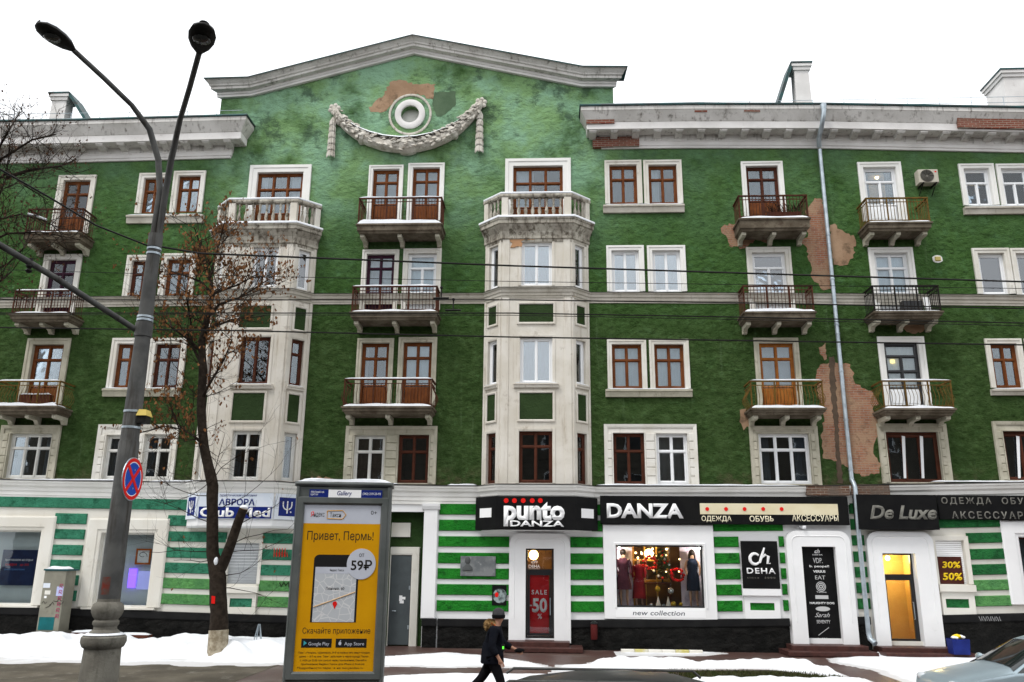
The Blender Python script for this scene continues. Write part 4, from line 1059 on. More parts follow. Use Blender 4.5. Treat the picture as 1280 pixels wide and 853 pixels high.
bands(XL, UX(478, 690), M_TEAL, lambda k, x: M_LIME if (k >= 5 and x > UX(204, 740)) else None)
bands(UX(547.5, 690), UX(1062, 690), M_GREEN)
bands(UX(1066, 690), XR, M_DKGR, lambda k, x: M_LIME if (k >= 5 and x > UX(1215, 750)) else None)

# plinth
def plinth(l, r, par=None):
    a, b = UX(l, 790), UX(r, 790); za, zb = zpl(a), zpl(b)
    n = max(2, int((b-a)/.25)); vs = []; fs = []
    rows = 6
    for i in range(n+1):
        x = a+(b-a)*i/n; zt = zpl(x)-.22
        for j in range(rows+1):
            z = zt*j/rows; d = .10+.035*mnoise.noise(Vector((x*2.3, z*3.1, 5)))+.03*mnoise.noise(Vector((x*6.3, z*7.1, 2)))
            if i in (0, n): d = .05
            vs.append((x, WY-d, z))
    fs = [(i*(rows+1)+j, (i+1)*(rows+1)+j, (i+1)*(rows+1)+j+1, i*(rows+1)+j+1) for i in range(n) for j in range(rows)]
    p = obj('plinth', MB().add(vs, fs), M_PLINTH, BLD)
    xs = [a]+[x for x in LXS if a+.1 < x < b-.1]+[b]
    obj('plinth_cap', MB().plan([(x, WY) for x in xs], [(-.01, -.23), (.12, -.23), (.13, -.20), (.13, -.02), (.11, 0), (-.01, 0)], [zpl(x) for x in xs]), M_PLINTHS, p)
for (l, r) in ((-70, 480), (527.5, 545.5), (547, 637), (712, 987), (1064, 1088), (1169, 1345)): plinth(l, r)

def shopsurround(R, wl, wt, m, wb=0, o=.1):
    b = MB().sweep_rect(MAIN, R[0], R[1], R[2], R[3], [(0, -.22), (0, .05), (.03, .065), (.10, .07), (.12, o), (wl-.05, o), (wl, o*.7), (wl, -.01)])
    return obj('shop_window_surround', b, m, BLD)
def shopfill(R, dep, backm, name='shop_interior', ext=0.0):
    r = MB(); u0, u1, z0, z1 = R; d0, d1 = -.222, -dep; f = MAIN
    r.add([f(u0, d0, z0), f(u1, d0, z0), f(u1, d0, z1), f(u0, d0, z1), f(u0-ext, d1, z0), f(u1+ext, d1, z0), f(u1+ext, d1, z1), f(u0-ext, d1, z1)],
          [(4, 5, 6, 7), (0, 1, 5, 4), (3, 2, 6, 7), (0, 3, 7, 4), (1, 2, 6, 5)])
    return obj(name, r, backm, BLD)
def shopglass(R, fm=M_BLACKF, cols=1):
    w_ = obj('shop_window', MB().sweep_rect(MAIN, R[0]+.05, R[1]-.05, R[2]+.05, R[3]-.05, [(0, -.22), (0, -.15), (.05, -.15), (.05, -.22)], bottom=True), fm, BLD)
    for c in range(cols):
        a, b = R[0]+.05+(R[1]-R[0]-.1)*c/cols, R[0]+.05+(R[1]-R[0]-.1)*(c+1)/cols
        obj('pane', MB().box(MAIN, a, b-.008 if c < cols-1 else b, -.19, -.182, R[2]+.05, R[3]-.05), M_GLASSS, w_)
    return w_
M_BLUEIN = mat('shop_grey_blue', (.20, .26, .30), (.15, .20, .24), .8, .9)
for R in (S1, S2):
    shopsurround(R, .46, .5, M_CREAMW); shopfill(R, 1.3, M_BLUEIN); shopglass(R, M_WPAINT)
    obj('shop_sill', MB().prof_u(MAIN, [(-.2, R[2]+.002), (.16, R[2]-.02), (.16, R[2]-.07), (.05, R[2]-.09), (-.2, R[2]-.09)], R[0]-.3, R[1]+.3), M_CREAMW, BLD)
# pale vertical blinds hung behind the left shop windows
M_VB = mat('blind_greygreen', (.66, .72, .72), (.58, .64, .65), .9, .8)
for R in (S1, S2):
    vb = MB(); k = int((R[1]-R[0])/.13)
    for i in range(k):
        a = R[0]+(R[1]-R[0])*i/k; vb.add([MAIN(a, -.42, R[2]+.03), MAIN(a+.125, -.45, R[2]+.03), MAIN(a+.125, -.45, R[3]-.03), MAIN(a, -.42, R[3]-.03)], [(0, 1, 2, 3)])
    obj('vertical_blinds', vb, M_VB, BLD)
# posters in the left shop windows
def sheet(name, R, o, m, label, cat, th=.012, fr=MAIN, par=None):
    b = MB().box(fr, R[0], R[1], o-th, o, R[2], R[3]); ob = obj(name, b, m, par)
    if label: tag(ob, label, cat)
    return ob
RB = rect(1.5, 45, 687.5, 732, 27.3)
pst = sheet('poster', RB, -.27, mat('poster_navy', (.008, .018, .07), (.012, .03, .10), 3, .5), 'dark blue printed poster hanging inside the shop window beside the utility cabinet', 'poster')
for k, (w0, w1, c) in enumerate(((.1, .9, M_WHITE), (.12, .45, M_RED), (.55, .8, M_RED), (.12, .7, mat('poster_text_blue', (.10, .25, .55), None)))):
    a = RB[0]+(RB[1]-RB[0])*w0; b = RB[0]+(RB[1]-RB[0])*w1; z = RB[3]-(RB[3]-RB[2])*(.30+.13*max(0, k-(k > 1)))
    text(pst, ['приглашаем на отдых', 'скидки', 'до 30%', 'раннее бронирование'][k], MAIN, a, b, z-.035, z+.045, -.268, c, depth=.003)
RN = rect(161, 171, 711, 735, 27.4); RN2 = rect(172, 188, 714, 737, 27.4)
n1 = sheet('neon_sign', RN, -.36, emis('neon_violet', (.22, .10, 1.0), 1.6), 'glowing violet strip sign inside the shop window behind the lamp post', 'sign')
n2 = sheet('window_display', RN2, -.38, emis('display_lilac', (.35, .38, .75), .45), 'pale lilac backlit display beside the violet strip in the shop window', 'display')
RO = rect(169.5, 188.5, 686, 706, 27.25)
fo = thing('framed_notice', 'white notice in an orange frame hanging inside the shop window', 'picture frame', (RO[0], WY+.25, RO[2]))
obj('frame', MB().sweep_rect(MAIN, RO[0]+.06, RO[1]-.06, RO[2]+.06, RO[3]-.06, [(0, -.27), (0, -.24), (.06, -.24), (.06, -.27)], bottom=True), mat('orange_frame', (.45, .11, .02), None, rough=.4), fo)
obj('notice', MB().box(MAIN, RO[0]+.06, RO[1]-.06, -.268, -.255, RO[2]+.06, RO[3]-.06), M_WHITE, fo)
rc_ = ((RO[0]+RO[1])/2, (RO[2]+RO[3])/2)
obj('drawing', MB().tube([MAIN(rc_[0]+.13*math.cos(t), -.252, rc_[1]+.10*math.sin(t)+.02*t) for t in [i*.5 for i in range(11)]], .008, 5), M_BLACK, fo)

# shuttered window under the left bay
obj('shutter_surround', MB().sweep_rect(MAIN, SH[0], SH[1], SH[2], SH[3], [(0, -.12), (0, .06), (.11, .075), (.12, -.01)]), M_CREAMW, BLD)
sb = MB(); k = 14
for i in range(k): sb.cbox(MAIN, SH[0], SH[1], -.1, -.07, SH[2]+(SH[3]-SH[2])*i/k+.002, SH[2]+(SH[3]-SH[2])*(i+1)/k-.002, .008)
obj('roller_shutter', sb, mat('shutter_grey', (.42, .44, .45), (.36, .38, .40), 1, .5), BLD)
def apron(l, r, t, b, gl, gr_, gt, gb, m, gm):
    R = rect(l, r, t, b); G_ = rect(gl, gr_, gt, gb)
    obj('apron_sill', MB().prof_u(MAIN, [(-.01, R[3]), (.17, R[3]-.01), (.17, R[3]-.2), (.09, R[3]-.24), (-.01, R[3]-.24)], R[0], R[1]), m, BLD)
    ap = obj('apron_panel', MB().extrude(MAIN, [[(R[0]+.05, R[2]), (R[1]-.05, R[2]), (R[1]-.05, R[3]-.24), (R[0]+.05, R[3]-.24)], [(G_[0], G_[2]), (G_[1], G_[2]), (G_[1], G_[3]), (G_[0], G_[3])]], -.01, .09), m, BLD)
    obj('apron_inset', MB().box(MAIN, G_[0]+.001, G_[1]-.001, -.01, .05, G_[2]+.001, G_[3]-.001), gm, ap)
apron(281, 323, 733, 768, 288, 316, 748, 759, M_CREAMW, M_TEAL)
apron(928, 976, 736, 773.5, 937, 967.5, 753.7, 763, M_SHOPW, M_GREEN)
apron(1174, 1219, 731, 769, 1181, 1210, 748.8, 760, M_CREAMW, M_DKGR)

# passage with grey steel door, between the pillar and the green shop
r = MB(); u0, u1, z0, z1 = PS
for q in ([(u0, 0, z0), (u0, .45, z0), (u0, .45, z1), (u0, 0, z1)], [(u1, 0, z0), (u1, .45, z0), (u1, .45, z1), (u1, 0, z1)], [(u0, 0, z1), (u1, 0, z1), (u1, .45, z1), (u0, .45, z1)], [(u0, .45, z0), (u1, .45, z0), (u1, .45, z1), (u0, .45, z1)]):
    r.add([MAIN(a, -b, c) for a, b, c in q], [(0, 1, 2, 3)])
obj('passage_wall', r, M_OLIVE, BLD)
DR = rect(477, 513, 694, 808, 27.4)
DR = (max(DR[0], u0+.02), DR[1], 0.02, DR[3])
obj('door_frame', MB().sweep_rect(MAIN, DR[0], DR[1], 0.0, DR[3], [(0, -.46), (0, -.36), (.05, -.34), (.24, -.34), (.26, -.46)]), M_CREAMW, BLD)
sd_ = obj('steel_door', MB().cbox(MAIN, DR[0]+.01, DR[1]-.01, -.44, -.385, .03, DR[3]-.01, .008), mat('door_grey', (.085, .10, .105), (.07, .08, .085), 2, .5, .1, 40), BLD)
obj('door_handle', MB().tube([MAIN(DR[0]+.12, -.385, 1.05), MAIN(DR[0]+.12, -.33, 1.05), MAIN(DR[0]+.24, -.33, 1.05)], .012, 6), M_ZINC, sd_)
obj('door_hinge', MB().box(MAIN, DR[1]-.06, DR[1]-.02, -.386, -.37, .5, .62).box(MAIN, DR[1]-.06, DR[1]-.02, -.386, -.37, 1.7, 1.82), M_ZINC, sd_)
q = MB()
for (a, b, c, d) in ((.0, .10, 0, .17), (.06, .20, .05, .13), (.02, .15, -.07, .02)):
    q.box(MAIN, DR[0]+.32+a, DR[0]+.32+b, -.388, -.383+.002*a, 1.35+c, 1.35+d)
obj('torn_notice', q, M_WHITE, sd_)
PP = rect(528.8, 546.3, 622, 774)
pil = MB().cbox(MAIN, PP[0], PP[1], -.01, .12, zpl(PP[0]), zle(PP[0])-.62, .02)
pil.prof_u(MAIN, [(-.01, zle(PP[0])-.8), (.15, zle(PP[0])-.78), (.19, zle(PP[0])-.68), (.2, zle(PP[0])-.6), (-.01, zle(PP[0])-.6)], PP[0]-.06, PP[1]+.06)
obj('pilaster', pil, M_SHOPW, BLD)
pz = rect(485, 510.5, 653, 671, 26.97)
pt = tag(obj('name_plate', MB().cbox(MAIN, pz[0], pz[1], -.36, -.34, pz[2], pz[3], .006).box(MAIN, pz[0], pz[0]+.03, -.45, -.36, pz[2], pz[3]).box(MAIN, pz[1]-.03, pz[1], -.45, -.36, pz[2], pz[3]), M_CREAMW), 'small blank off-white plate fixed above the grey steel passage door', 'plate')

# ---- shop doors with round-shouldered white surrounds
def doorsurround(l, r, t, op, m, zbot=.0, o=.17):
    R = rect(l, r, t, 800); u0, u1, z1 = R[0], R[1], R[3]; rr = .34
    lp = [(u0, zbot)] + [(u0+rr-rr*math.cos(a), z1-rr+rr*math.sin(a)) for a in [i*math.pi/16 for i in range(9)]] + [(u1-rr+rr*math.sin(a), z1-rr+rr*math.cos(a)) for a in [i*math.pi/16 for i in range(9)]] + [(u1, zbot), (op[1], zbot), (op[1], op[3]), (op[0], op[3]), (op[0], zbot)]
    s = obj('door_surround', MB().extrude(MAIN, [lp], -.22, o), m, BLD)
    b = MB(); i0 = .16
    lp2 = [(u0+i0, .9)] + [(u0+i0+.2-.2*math.cos(a), z1-i0-.2+.2*math.sin(a)) for a in [i*math.pi/16 for i in range(9)]] + [(u1-i0-.2+.2*math.sin(a), z1-i0-.2+.2*math.cos(a)) for a in [i*math.pi/16 for i in range(9)]] + [(u1-i0, .9)]
    b.tube([MAIN(a, o, c) for a, c in lp2], .018, 6)
    obj('bead', b, m, s)
    return s
PD = (PD[0], PD[1], .28, PD[3]); LD = (LD[0], LD[1], .26, LD[3]); BD2 = (BD2[0], BD2[1], .28, BD2[3])
doorsurround(636.5, 713, 667.5, PD, M_SHOPW, .2)
doorsurround(985, 1065.5, 664, BD2, M_SHOPW, .2)
doorsurround(1086.5, 1170, 665, LD, M_SHOPW, .2)
obj('door_back', MB().box(MAIN, BD2[0]-.02, BD2[1]+.02, -.1, -.05, .2, BD2[3]+.02), M_SHOPW, BLD)
M_WARM = mat('shop_warm_wall', (.66, .48, .20), (.58, .40, .15), 1.2, .8)
M_WARMD = mat('shop_brown_wall', (.13, .075, .035), (.09, .05, .025), 1.5, .7)
def shopdoor(R, split, room, dep=1.6):
    d = obj('shop_door', MB().sweep_rect(MAIN, R[0]+.06, R[1]-.06, R[2]+.08, R[3]-.05, [(0, -.2), (0, -.12), (.08, -.12), (.08, -.2)], bottom=True)
        .box(MAIN, R[0]+.06, R[1]-.06, -.195, -.115, R[2]+(R[3]-R[2])*split-.06, R[2]+(R[3]-R[2])*split+.06)
        .sweep_rect(MAIN, R[0]+.13, R[1]-.13, R[2]+.17, R[2]+(R[3]-R[2])*split-.12, [(0, -.18), (0, -.105), (.06, -.105), (.06, -.18)], bottom=True), M_BLACKF, BLD)
    zs_ = R[2]+(R[3]-R[2])*split
    obj('pane', MB().box(MAIN, R[0]+.06, R[1]-.06, -.17, -.162, R[2]+.08, zs_-.06), M_GLASSS, d)
    obj('pane', MB().box(MAIN, R[0]+.06, R[1]-.06, -.17, -.162, zs_+.06, R[3]-.05), M_GLASSS, d)
    obj('door_handle', MB().tube([MAIN(R[1]-.12, -.1, 1.0), MAIN(R[1]-.12, -.05, 1.0), MAIN(R[1]-.12, -.05, 1.5), MAIN(R[1]-.12, -.1, 1.5)], .014, 6), M_ZINC, d)
    shopfill((R[0], R[1], R[2], R[3]), dep, room, 'shop_interior', .3)
    return d
shopdoor(PD, .745, M_WARMD); shopdoor(LD, .745, M_WARM)
def bulb(name, p, r, col, s, label, cat, group=None, watt=0):
    o = obj(name, MB().ball(p, r, 8), emis('bulb_%s_%g' % (name, s), col, s), smooth=True); tag(o, label, cat, group)
    if watt:
        l = bpy.data.lights.new('lamp_light', 'POINT'); l.energy = watt; l.color = col; l.shadow_soft_size = r*1.05
        lo = bpy.data.objects.new('lamp_light', l); COL.objects.link(lo); lo.location = p; 
    return o
WARM = (1, .62, .25)
c = U(667, 694, 28.1); bulb('shop_lamp', (c.x, c.y, c.z), .16, WARM, 9, 'glowing warm globe lamp seen through the transom over the red sale poster', 'lamp', watt=150)
c = U(1132, 700, 28.2); bulb('shop_lamp', ((LD[0]+LD[1])/2+.1, 28.0, LD[3]-.14), .09, (1, .75, .3), 5, 'warm ceiling lamp inside the yellow lit doorway', 'lamp', watt=330)
# lit rooms upstairs
for (px, py, lb) in ((1096, 222, 'warm ceiling lamp glowing in the room behind the ochre balcony'), (1213, 242, 'warm lamp glowing behind the white window beside the air conditioner')):
    c = U(px, py, 27.75); bulb('room_lamp', tuple(c), .07, (1, .66, .32), 6, lb, 'lamp', watt=14)
c = U(1115.5, 452, 27.23); tag(obj('room_lamp', MB().wbox(c.x-.07, c.x+.07, 27.215, 27.245, c.z-.06, c.z+.06), emis('lamp_panel', (1, .75, .2), 1.6)), 'small square yellow lamp behind the white balcony door', 'lamp')

# ---- sale poster in the shop door
RS = rect(662, 686, 719, 790, 27.2)
sp_ = sheet('sale_poster', (RS[0], RS[1], .45, RS[3]), -.21, mat('poster_red', (.60, .016, .022), (.48, .012, .016), 2, .45), 'red SALE 50 % poster hanging in the glass shop door', 'poster')
w2 = RS[1]-RS[0]; za = .45; H2 = RS[3]-.45
text(sp_, 'SALE', MAIN, RS[0]+.06, RS[1]-.06, RS[3]-H2*.34, RS[3]-H2*.26, -.21, M_WHITE, .02, spacing=1.3)
text(sp_, '50', MAIN, RS[0]+.08, RS[1]-.05, RS[3]-H2*.65, RS[3]-H2*.40, -.21, M_WHITE, .035)
text(sp_, '-', MAIN, RS[0]+.0, RS[0]+.07, RS[3]-H2*.54, RS[3]-H2*.52, -.21, M_WHITE, .02)
text(sp_, '%', MAIN, RS[0]+w2*.42, RS[0]+w2*.64, RS[3]-H2*.76, RS[3]-H2*.67, -.21, M_WHITE, .02)
lg = rect(660, 676, 700, 711, 27.17)
tp = tag(obj('door_logo', MB().box(MAIN, lg[0]+.02, lg[1]-.02, -.161, -.158, lg[2]-.01, lg[2]), M_WHITE), 'small white logo lettering on the transom glass above the sale poster', 'lettering')
text(tp, 'ch', MAIN, lg[0]+.1, lg[1]-.1, lg[2]+.16, lg[3], -.16, M_WHITE, .03, .3); text(tp, 'DEHA', MAIN, lg[0]+.02, lg[1]-.02, lg[2]+.02, lg[2]+.12, -.16, M_WHITE, .03)

# ---- steps
M_GRAN = mat('red_granite', (.075, .033, .028), (.05, .024, .021), 6, .4, .2, 60, dirt=(.12, .10, .09), dirt_amt=(.6, .85))
def steps(R, label):
    t = thing('entrance_steps', label, 'steps', ((R[0][0]+R[0][1])/2, WY-.5, 0), 'shop entrance steps')
    for i, (a, b, o, z0, z1) in enumerate(R): obj('step', MB().cbox(MAIN, a, b, .05 if i else -.2, o, z0, z1, .015), M_GRAN, t)
xx = lambda p, y=800, Y=26.4: UX(p, y, Y)
steps([(xx(634), xx(712), .75, .01, .27), (xx(632), xx(728), 1.15, .01, .14)], 'two dark red granite steps below the SALE 50 % door')
steps([(xx(988), xx(1083), .75, .01, .27), (xx(978), xx(1088), 1.2, .01, .14)], 'two red granite steps below the tall black brand list panel')
steps([(xx(1100), xx(1205), .75, .01, .25), (xx(1098), xx(1212), 1.15, .01, .13)], 'two dark red steps below the yellow lit doorway')

# ---- signs
def boxsign(name, R, o0, o1, m, label):
    t = thing(name, label, 'sign', ((R[0]+R[1])/2, WY-o0, R[2]))
    b = MB().cbox(MAIN, R[0], R[1], o0, o1, R[2], R[3], .015); obj('board', b, m, t); return t
# punto danza, wrapped round the bay base
pth = bayC[0]; YF = WY-BD
zb_, zt_ = UZ(671, 662.5, YF-.2), UZ(671, 620.5, YF-.2)
t = thing('punto_sign', 'black wraparound shop sign reading punto DANZA with red dots on the bay base', 'sign', (-.5, YF, zb_))
obj('board', MB().plan(pth, [(.06, zb_), (.20, zb_), (.22, zb_+.02), (.22, zt_-.02), (.20, zt_), (.06, zt_)]), M_BLACK, t)
FF = Fr((0, YF-.22), (1, 0)); YS = YF-.22
def R3(l, r, t_, b): return rect(l, r, t_, b, YS)
q = R3(629.7, 706, 627.5, 658.5); text(t, 'punto', FF, *q, .0, M_WHITE, .045, depth=.02)
q = R3(637.5, 705, 651, 658.5); obj('letter_backing', MB().box(FF, q[0]-.01, q[1]+.02, .0, .021, q[2]-.03, q[3]+.02), M_BLACK, t); text(t, 'DANZA', FF, *q, .022, M_WHITE, .03, depth=.02)
for px in (632.7, 643, 654, 665.3, 675.4):
    c = U(px, 626, YS); obj('red_dot', MB().extrude(FF, [[(c.x+.075*math.cos(a*math.pi/8), c.z+.075*math.sin(a*math.pi/8)) for a in range(16)]], .0, .02), M_RED, t)
for f, a, b in ((Fr((pth[0][0]-.155, WY-.155), (1, -1)), .22, .78), (Fr((pth[2][0]+.155, pth[2][1]-.155), (1, 1)), .12, .68)):
    obj('white_square', MB().box(f, a, b, -.02, .012, zb_+.38, zt_-.36), M_WHITE, t)
# danza board
R = rect(741, 1061, 620.5, 655.5, WY-.25); R = (max(R[0], pth[3][0]+.24), R[1], R[2], R[3])
t = boxsign('danza_sign', R, .06, .24, M_BLACK, 'long black fascia sign reading DANZA with a cream panel of red dots')
FS = Fr((0, WY-.24), (1, 0)); RS_ = lambda l, r_, a, b: rect(l, r_, a, b, WY-.25)
text(t, 'DANZA', FS, *RS_(758.5, 854, 629.5, 648), 0, M_WHITE, .04, depth=.02)
q = RS_(875, 1047.5, 629.8, 643.6); obj('cream_panel', MB().cbox(FS, *q[:2], -.01, .015, *q[2:], .005), mat('cream_panel', (.74, .68, .50), (.66, .58, .38), .9, .5), t)
M_CRLET = mat('letter_cream', (.80, .74, .55), None, rough=.5)
for px in (884, 907.6, 930.7, 954, 977):
    c = U(px, 636.5, WY-.26); obj('red_dot', MB().extrude(FS, [[(c.x+.06*math.cos(a*math.pi/8), c.z+.06*math.sin(a*math.pi/8)) for a in range(16)]], .01, .03), M_RED, t)
text(t, 'ОДЕЖДА', FS, *RS_(877, 914.5, 645, 653), 0, M_CRLET, .012, depth=.012); text(t, 'ОБУВЬ', FS, *RS_(937, 967, 645, 652.5), 0, M_CRLET, .012, depth=.012); text(t, 'АКСЕССУАРЫ', FS, *RS_(990, 1048, 643.5, 652), 0, M_CRLET, .012, depth=.012)
# de luxe board and the clothing board beside it
R = rect(1072.5, 1172.5, 618.5, 662, WY-.45)
t = boxsign('de_luxe_sign', R, .06, .45, M_BLACK, 'deep black box sign with grey italic De Luxe lettering')
FS2 = Fr((0, WY-.45), (1, 0)); M_GREYL = mat('letter_grey', (.20, .195, .17), (.14, .135, .12), 4, .5)
text(t, 'De Luxe', FS2, *rect(1087, 1171, 632, 649.5, WY-.47), 0, M_GREYL, .03, .28, .02)
R = rect(1172.8, 1345, 619.5, 650, WY-.2)
t = boxsign('clothing_sign', R, .06, .2, M_BLACK, 'black fascia sign with two lines of grey Cyrillic letters beside the De Luxe box')
FS3 = Fr((0, WY-.2), (1, 0))
text(t, 'ОДЕЖДА  ОБУВЬ', FS3, *rect(1177, 1297, 622, 632, WY-.22), 0, M_GREYL, .012, 0, .015, spacing=1.35); text(t, 'АКСЕССУАРЫ', FS3, *rect(1190, 1292, 639.5, 649, WY-.22), 0, M_GREYL, .012, 0, .015, spacing=1.35)
# avrora / club med board round the left bay base
pth = bayL[0]; zb_, zt_ = UZ(300, 649, YF-.1), UZ(300, 616.5, YF-.1)
M_NAVY = mat('sign_navy', (.010, .022, .16), None, rough=.4); M_SKYW = mat('sign_palewhite', (.70, .74, .80), (.62, .68, .76), 1.5, .5)
t = thing('avrora_sign', 'white and navy travel agency sign with tridents wrapped round the bay base', 'sign', (pth[1][0], YF, zb_))
FA = Fr((0, YF-.10), (1, 0)); fl_ = pth[1][0]-.03; fr_ = pth[2][0]+.03
obj('board', MB().cbox(FA, fl_, fr_, -.05, 0, zb_, zt_, .008), M_SKYW, t)
wd, hd = fr_-fl_, zt_-zb_
obj('blue_strip', MB().box(FA, fl_+.05, fr_-.02, -.01, .006, zb_+.02, zb_+hd*.47), M_NAVY, t)
text(t, 'Club Med', FA, fl_+.1, fr_-.06, zb_+hd*.07, zb_+hd*.44, .006, M_WHITE, .03, depth=.008)
text(t, 'АВРОРА', FA, fl_+wd*.28, fr_-wd*.24, zb_+hd*.52, zb_+hd*.78, 0, M_NAVY, .025, depth=.006)
text(t, 'туристическая компания', FA, fl_+wd*.28, fr_-wd*.22, zb_+hd*.84, zb_+hd*.94, 0, M_NAVY, .0, .3, depth=.004)
for f in (Fr((pth[0][0]-.07, WY-.07), (1, -1)), Fr((pth[2][0]+.07, pth[2][1]-.07), (1, 1))):
    L = BD*math.sqrt(2); obj('side_board', MB().cbox(f, .03, L-.02, -.05, 0, zb_, zt_, .008), M_SKYW, t)
    s0, s1 = .16, L-.14; obj('blue_square', MB().box(f, s0, s1, -.01, .006, zb_+hd*.14, zb_+hd*.86), M_NAVY, t)
    cx = (s0+s1)/2; tr = MB(); zz0 = zb_+hd*.24
    tr.tube([f(cx, .012, zz0), f(cx, .012, zz0+hd*.48)], .022, 6)
    tr.tube([f(cx+.15*math.cos(a), .012, zz0+hd*.32+hd*.17*math.sin(a)) for a in [math.pi+i*math.pi/10 for i in range(11)]], .02, 6)
    for e in (-1, 1): tr.tube([f(cx+.15*e, .012, zz0+hd*.31), f(cx+.15*e, .012, zz0+hd*.46)], .022, 6)
    tr.extrude(f, [[(cx+.1, zz0+.05), (cx+.13, zz0+.08), (cx+.16, zz0+.05), (cx+.13, zz0+.02)]], .0, .014)
    obj('trident_emblem', tr, M_WHITE, t)
# DEHA board
R = rect(927.5, 973.5, 676.5, 736, WY-.12)
t = boxsign('deha_sign', R, .07, .12, M_BLACK, 'square black wall sign with white script letters over DEHA')
FD = Fr((0, WY-.12), (1, 0)); w2, h2 = R[1]-R[0], R[3]-R[2]
ch = MB(); cx, cz = R[0]+w2*.36, R[2]+h2*.62
ch.tube([FD(cx+.17*math.cos(a)*.9, .01, cz+.16*math.sin(a)) for a in [.7+i*(4.9)/14 for i in range(15)]], [.03+.02*math.sin(i/14*math.pi) for i in range(15)], 6)
ch.tube([FD(cx+.14, .01, cz-.12), FD(cx+.2, .01, cz+.05), FD(cx+.31, .01, cz+.34)], [.035, .045, .025], 6)
ch.tube([FD(cx+.2, .01, cz+.02), FD(cx+.33, .01, cz+.13), FD(cx+.42, .01, cz+.08), FD(cx+.38, .01, cz-.14), FD(cx+.47, .01, cz-.13)], [.02, .035, .045, .035, .02], 6)
obj('script_emblem', ch, M_WHITE, t, smooth=True)
text(t, 'DEHA', FD, R[0]+w2*.12, R[1]-w2*.1, R[2]+h2*.31, R[2]+h2*.43, 0, M_WHITE, .02, spacing=1.2)
text(t, 'since  2000', FD, R[0]+w2*.12, R[1]-w2*.12, R[2]+h2*.21, R[2]+h2*.245, 0, M_GREYL, 0, spacing=1.5)
# brand list
t = thing('brand_panel', 'tall narrow black panel listing white brand logos in the blocked doorway', 'sign', ((BD2[0]+BD2[1])/2, WY, .28))
obj('board', MB().cbox(MAIN, BD2[0]+.01, BD2[1]-.01, -.06, -.02, .28, BD2[3]-.01, .005), M_BLACK, t)
bw = BD2[1]-BD2[0]; bh = BD2[3]-.28
def bl(s, f0, f1, y0, y1, m=M_WHITE, bold=.01, sh=0): text(t, s, MAIN, BD2[0]+bw*f0, BD2[0]+bw*f1, BD2[3]-bh*y1, BD2[3]-bh*y0, -.02, m, bold, sh, depth=.004)
M_GREYW = mat('letter_lightgrey', (.5, .5, .5), None, rough=.5)
bl('ch', .42, .58, .025, .07, bold=.03, sh=.3); bl('DEHA', .36, .66, .08, .092); bl('VDP.', .36, .64, .12, .175, M_GREYW); bl('b. peopel!', .24, .82, .195, .225, M_WHITE)
bl('VERSUS', .34, .7, .25, .275, M_WHITE, .02); bl('EAT', .38, .68, .305, .345, M_GREYW, 0); bl('Tartine', .38, .68, .468, .485, M_GREYW)
bl('NAUGHTY DOG', .16, .88, .58, .602, M_WHITE, .02); bl('SEVENTY', .32, .72, .765, .80, M_GREYW, .01); bl('by Malene', .30, .72, .945, .967, M_WHITE, .0, .3); bl('Sarah', .28, .72, .69, .735, M_GREYW, 0, .5)
FB = MAIN
rg_ = MB()
for (r0, r1) in ((.13, .15), (.085, .11), (.03, .06)):
    n = 24; cx, cz = BD2[0]+bw*.53, BD2[3]-bh*.42
    rg_.add([FB(cx+r*math.cos(2*math.pi*k/n), -.016, cz+r*math.sin(2*math.pi*k/n)) for k in range(n) for r in (r0, r1)], [(2*k, 2*k+1, (2*k+3) % (2*n), (2*k+2) % (2*n)) for k in range(n)])
obj('ring_emblem', rg_, M_GREYW, t)
obj('label_block', MB().box(FB, BD2[0]+bw*.34, BD2[0]+bw*.72, -.02, -.015, BD2[3]-bh*.548, BD2[3]-bh*.51), M_GREYW, t)
obj('oval_emblem', MB().extrude(FB, [[(BD2[0]+bw*.53+.22*math.cos(a*math.pi/10), BD2[3]-bh*.65+.07*math.sin(a*math.pi/10)) for a in range(20)]], -.03, -.015), M_GREYW, t)
obj('stroke_emblem', MB().tube([FB(BD2[0]+bw*.34, -.016, BD2[3]-bh*.92), FB(BD2[0]+bw*.5, -.016, BD2[3]-bh*.88), FB(BD2[0]+bw*.66, -.016, BD2[3]-bh*.84)], .008, 5), M_GREYW, t)
# discount window
obj('shutter_surround', MB().sweep_rect(MAIN, SW[0], SW[1], SW[2], SW[3], [(0, -.14), (0, .06), (.13, .075), (.14, -.01)]), M_CREAMW, BLD)
sb = MB(); k = 22
for i in range(k): sb.cbox(MAIN, SW[0], SW[1], -.12, -.10, SW[2]+(SW[3]-SW[2])*i/k+.003, SW[2]+(SW[3]-SW[2])*(i+1)/k-.003, .006)
obj('blinds', sb, M_SHOPW, BLD)
R = rect(1173, 1203, 696, 730.5, WY+.08); R = (R[0], R[1], max(R[2], SW[2]), R[3])
dp = sheet('discount_poster', R, -.06, mat('poster_brown', (.075, .022, .016), (.06, .018, .013), 3, .5), 'brown poster with yellow 30% 50% figures in the blind-covered window', 'poster')
M_YEL = mat('letter_yellow', (.80, .55, .02), None, rough=.5); w2, h2 = R[1]-R[0], R[3]-R[2]
text(dp, '30%', MAIN, R[0]+w2*.17, R[1]-w2*.06, R[2]+h2*.58, R[2]+h2*.82, -.06, M_YEL, .03, .12); text(dp, '50%', MAIN, R[0]+w2*.13, R[1]-w2*.04, R[2]+h2*.14, R[2]+h2*.41, -.06, M_YEL, .03, .12)
shopsurround(FRW, .5, .5, M_SHOPW); shopfill(FRW, 1.2, M_BLUEIN); shopglass(FRW, M_WOODD)
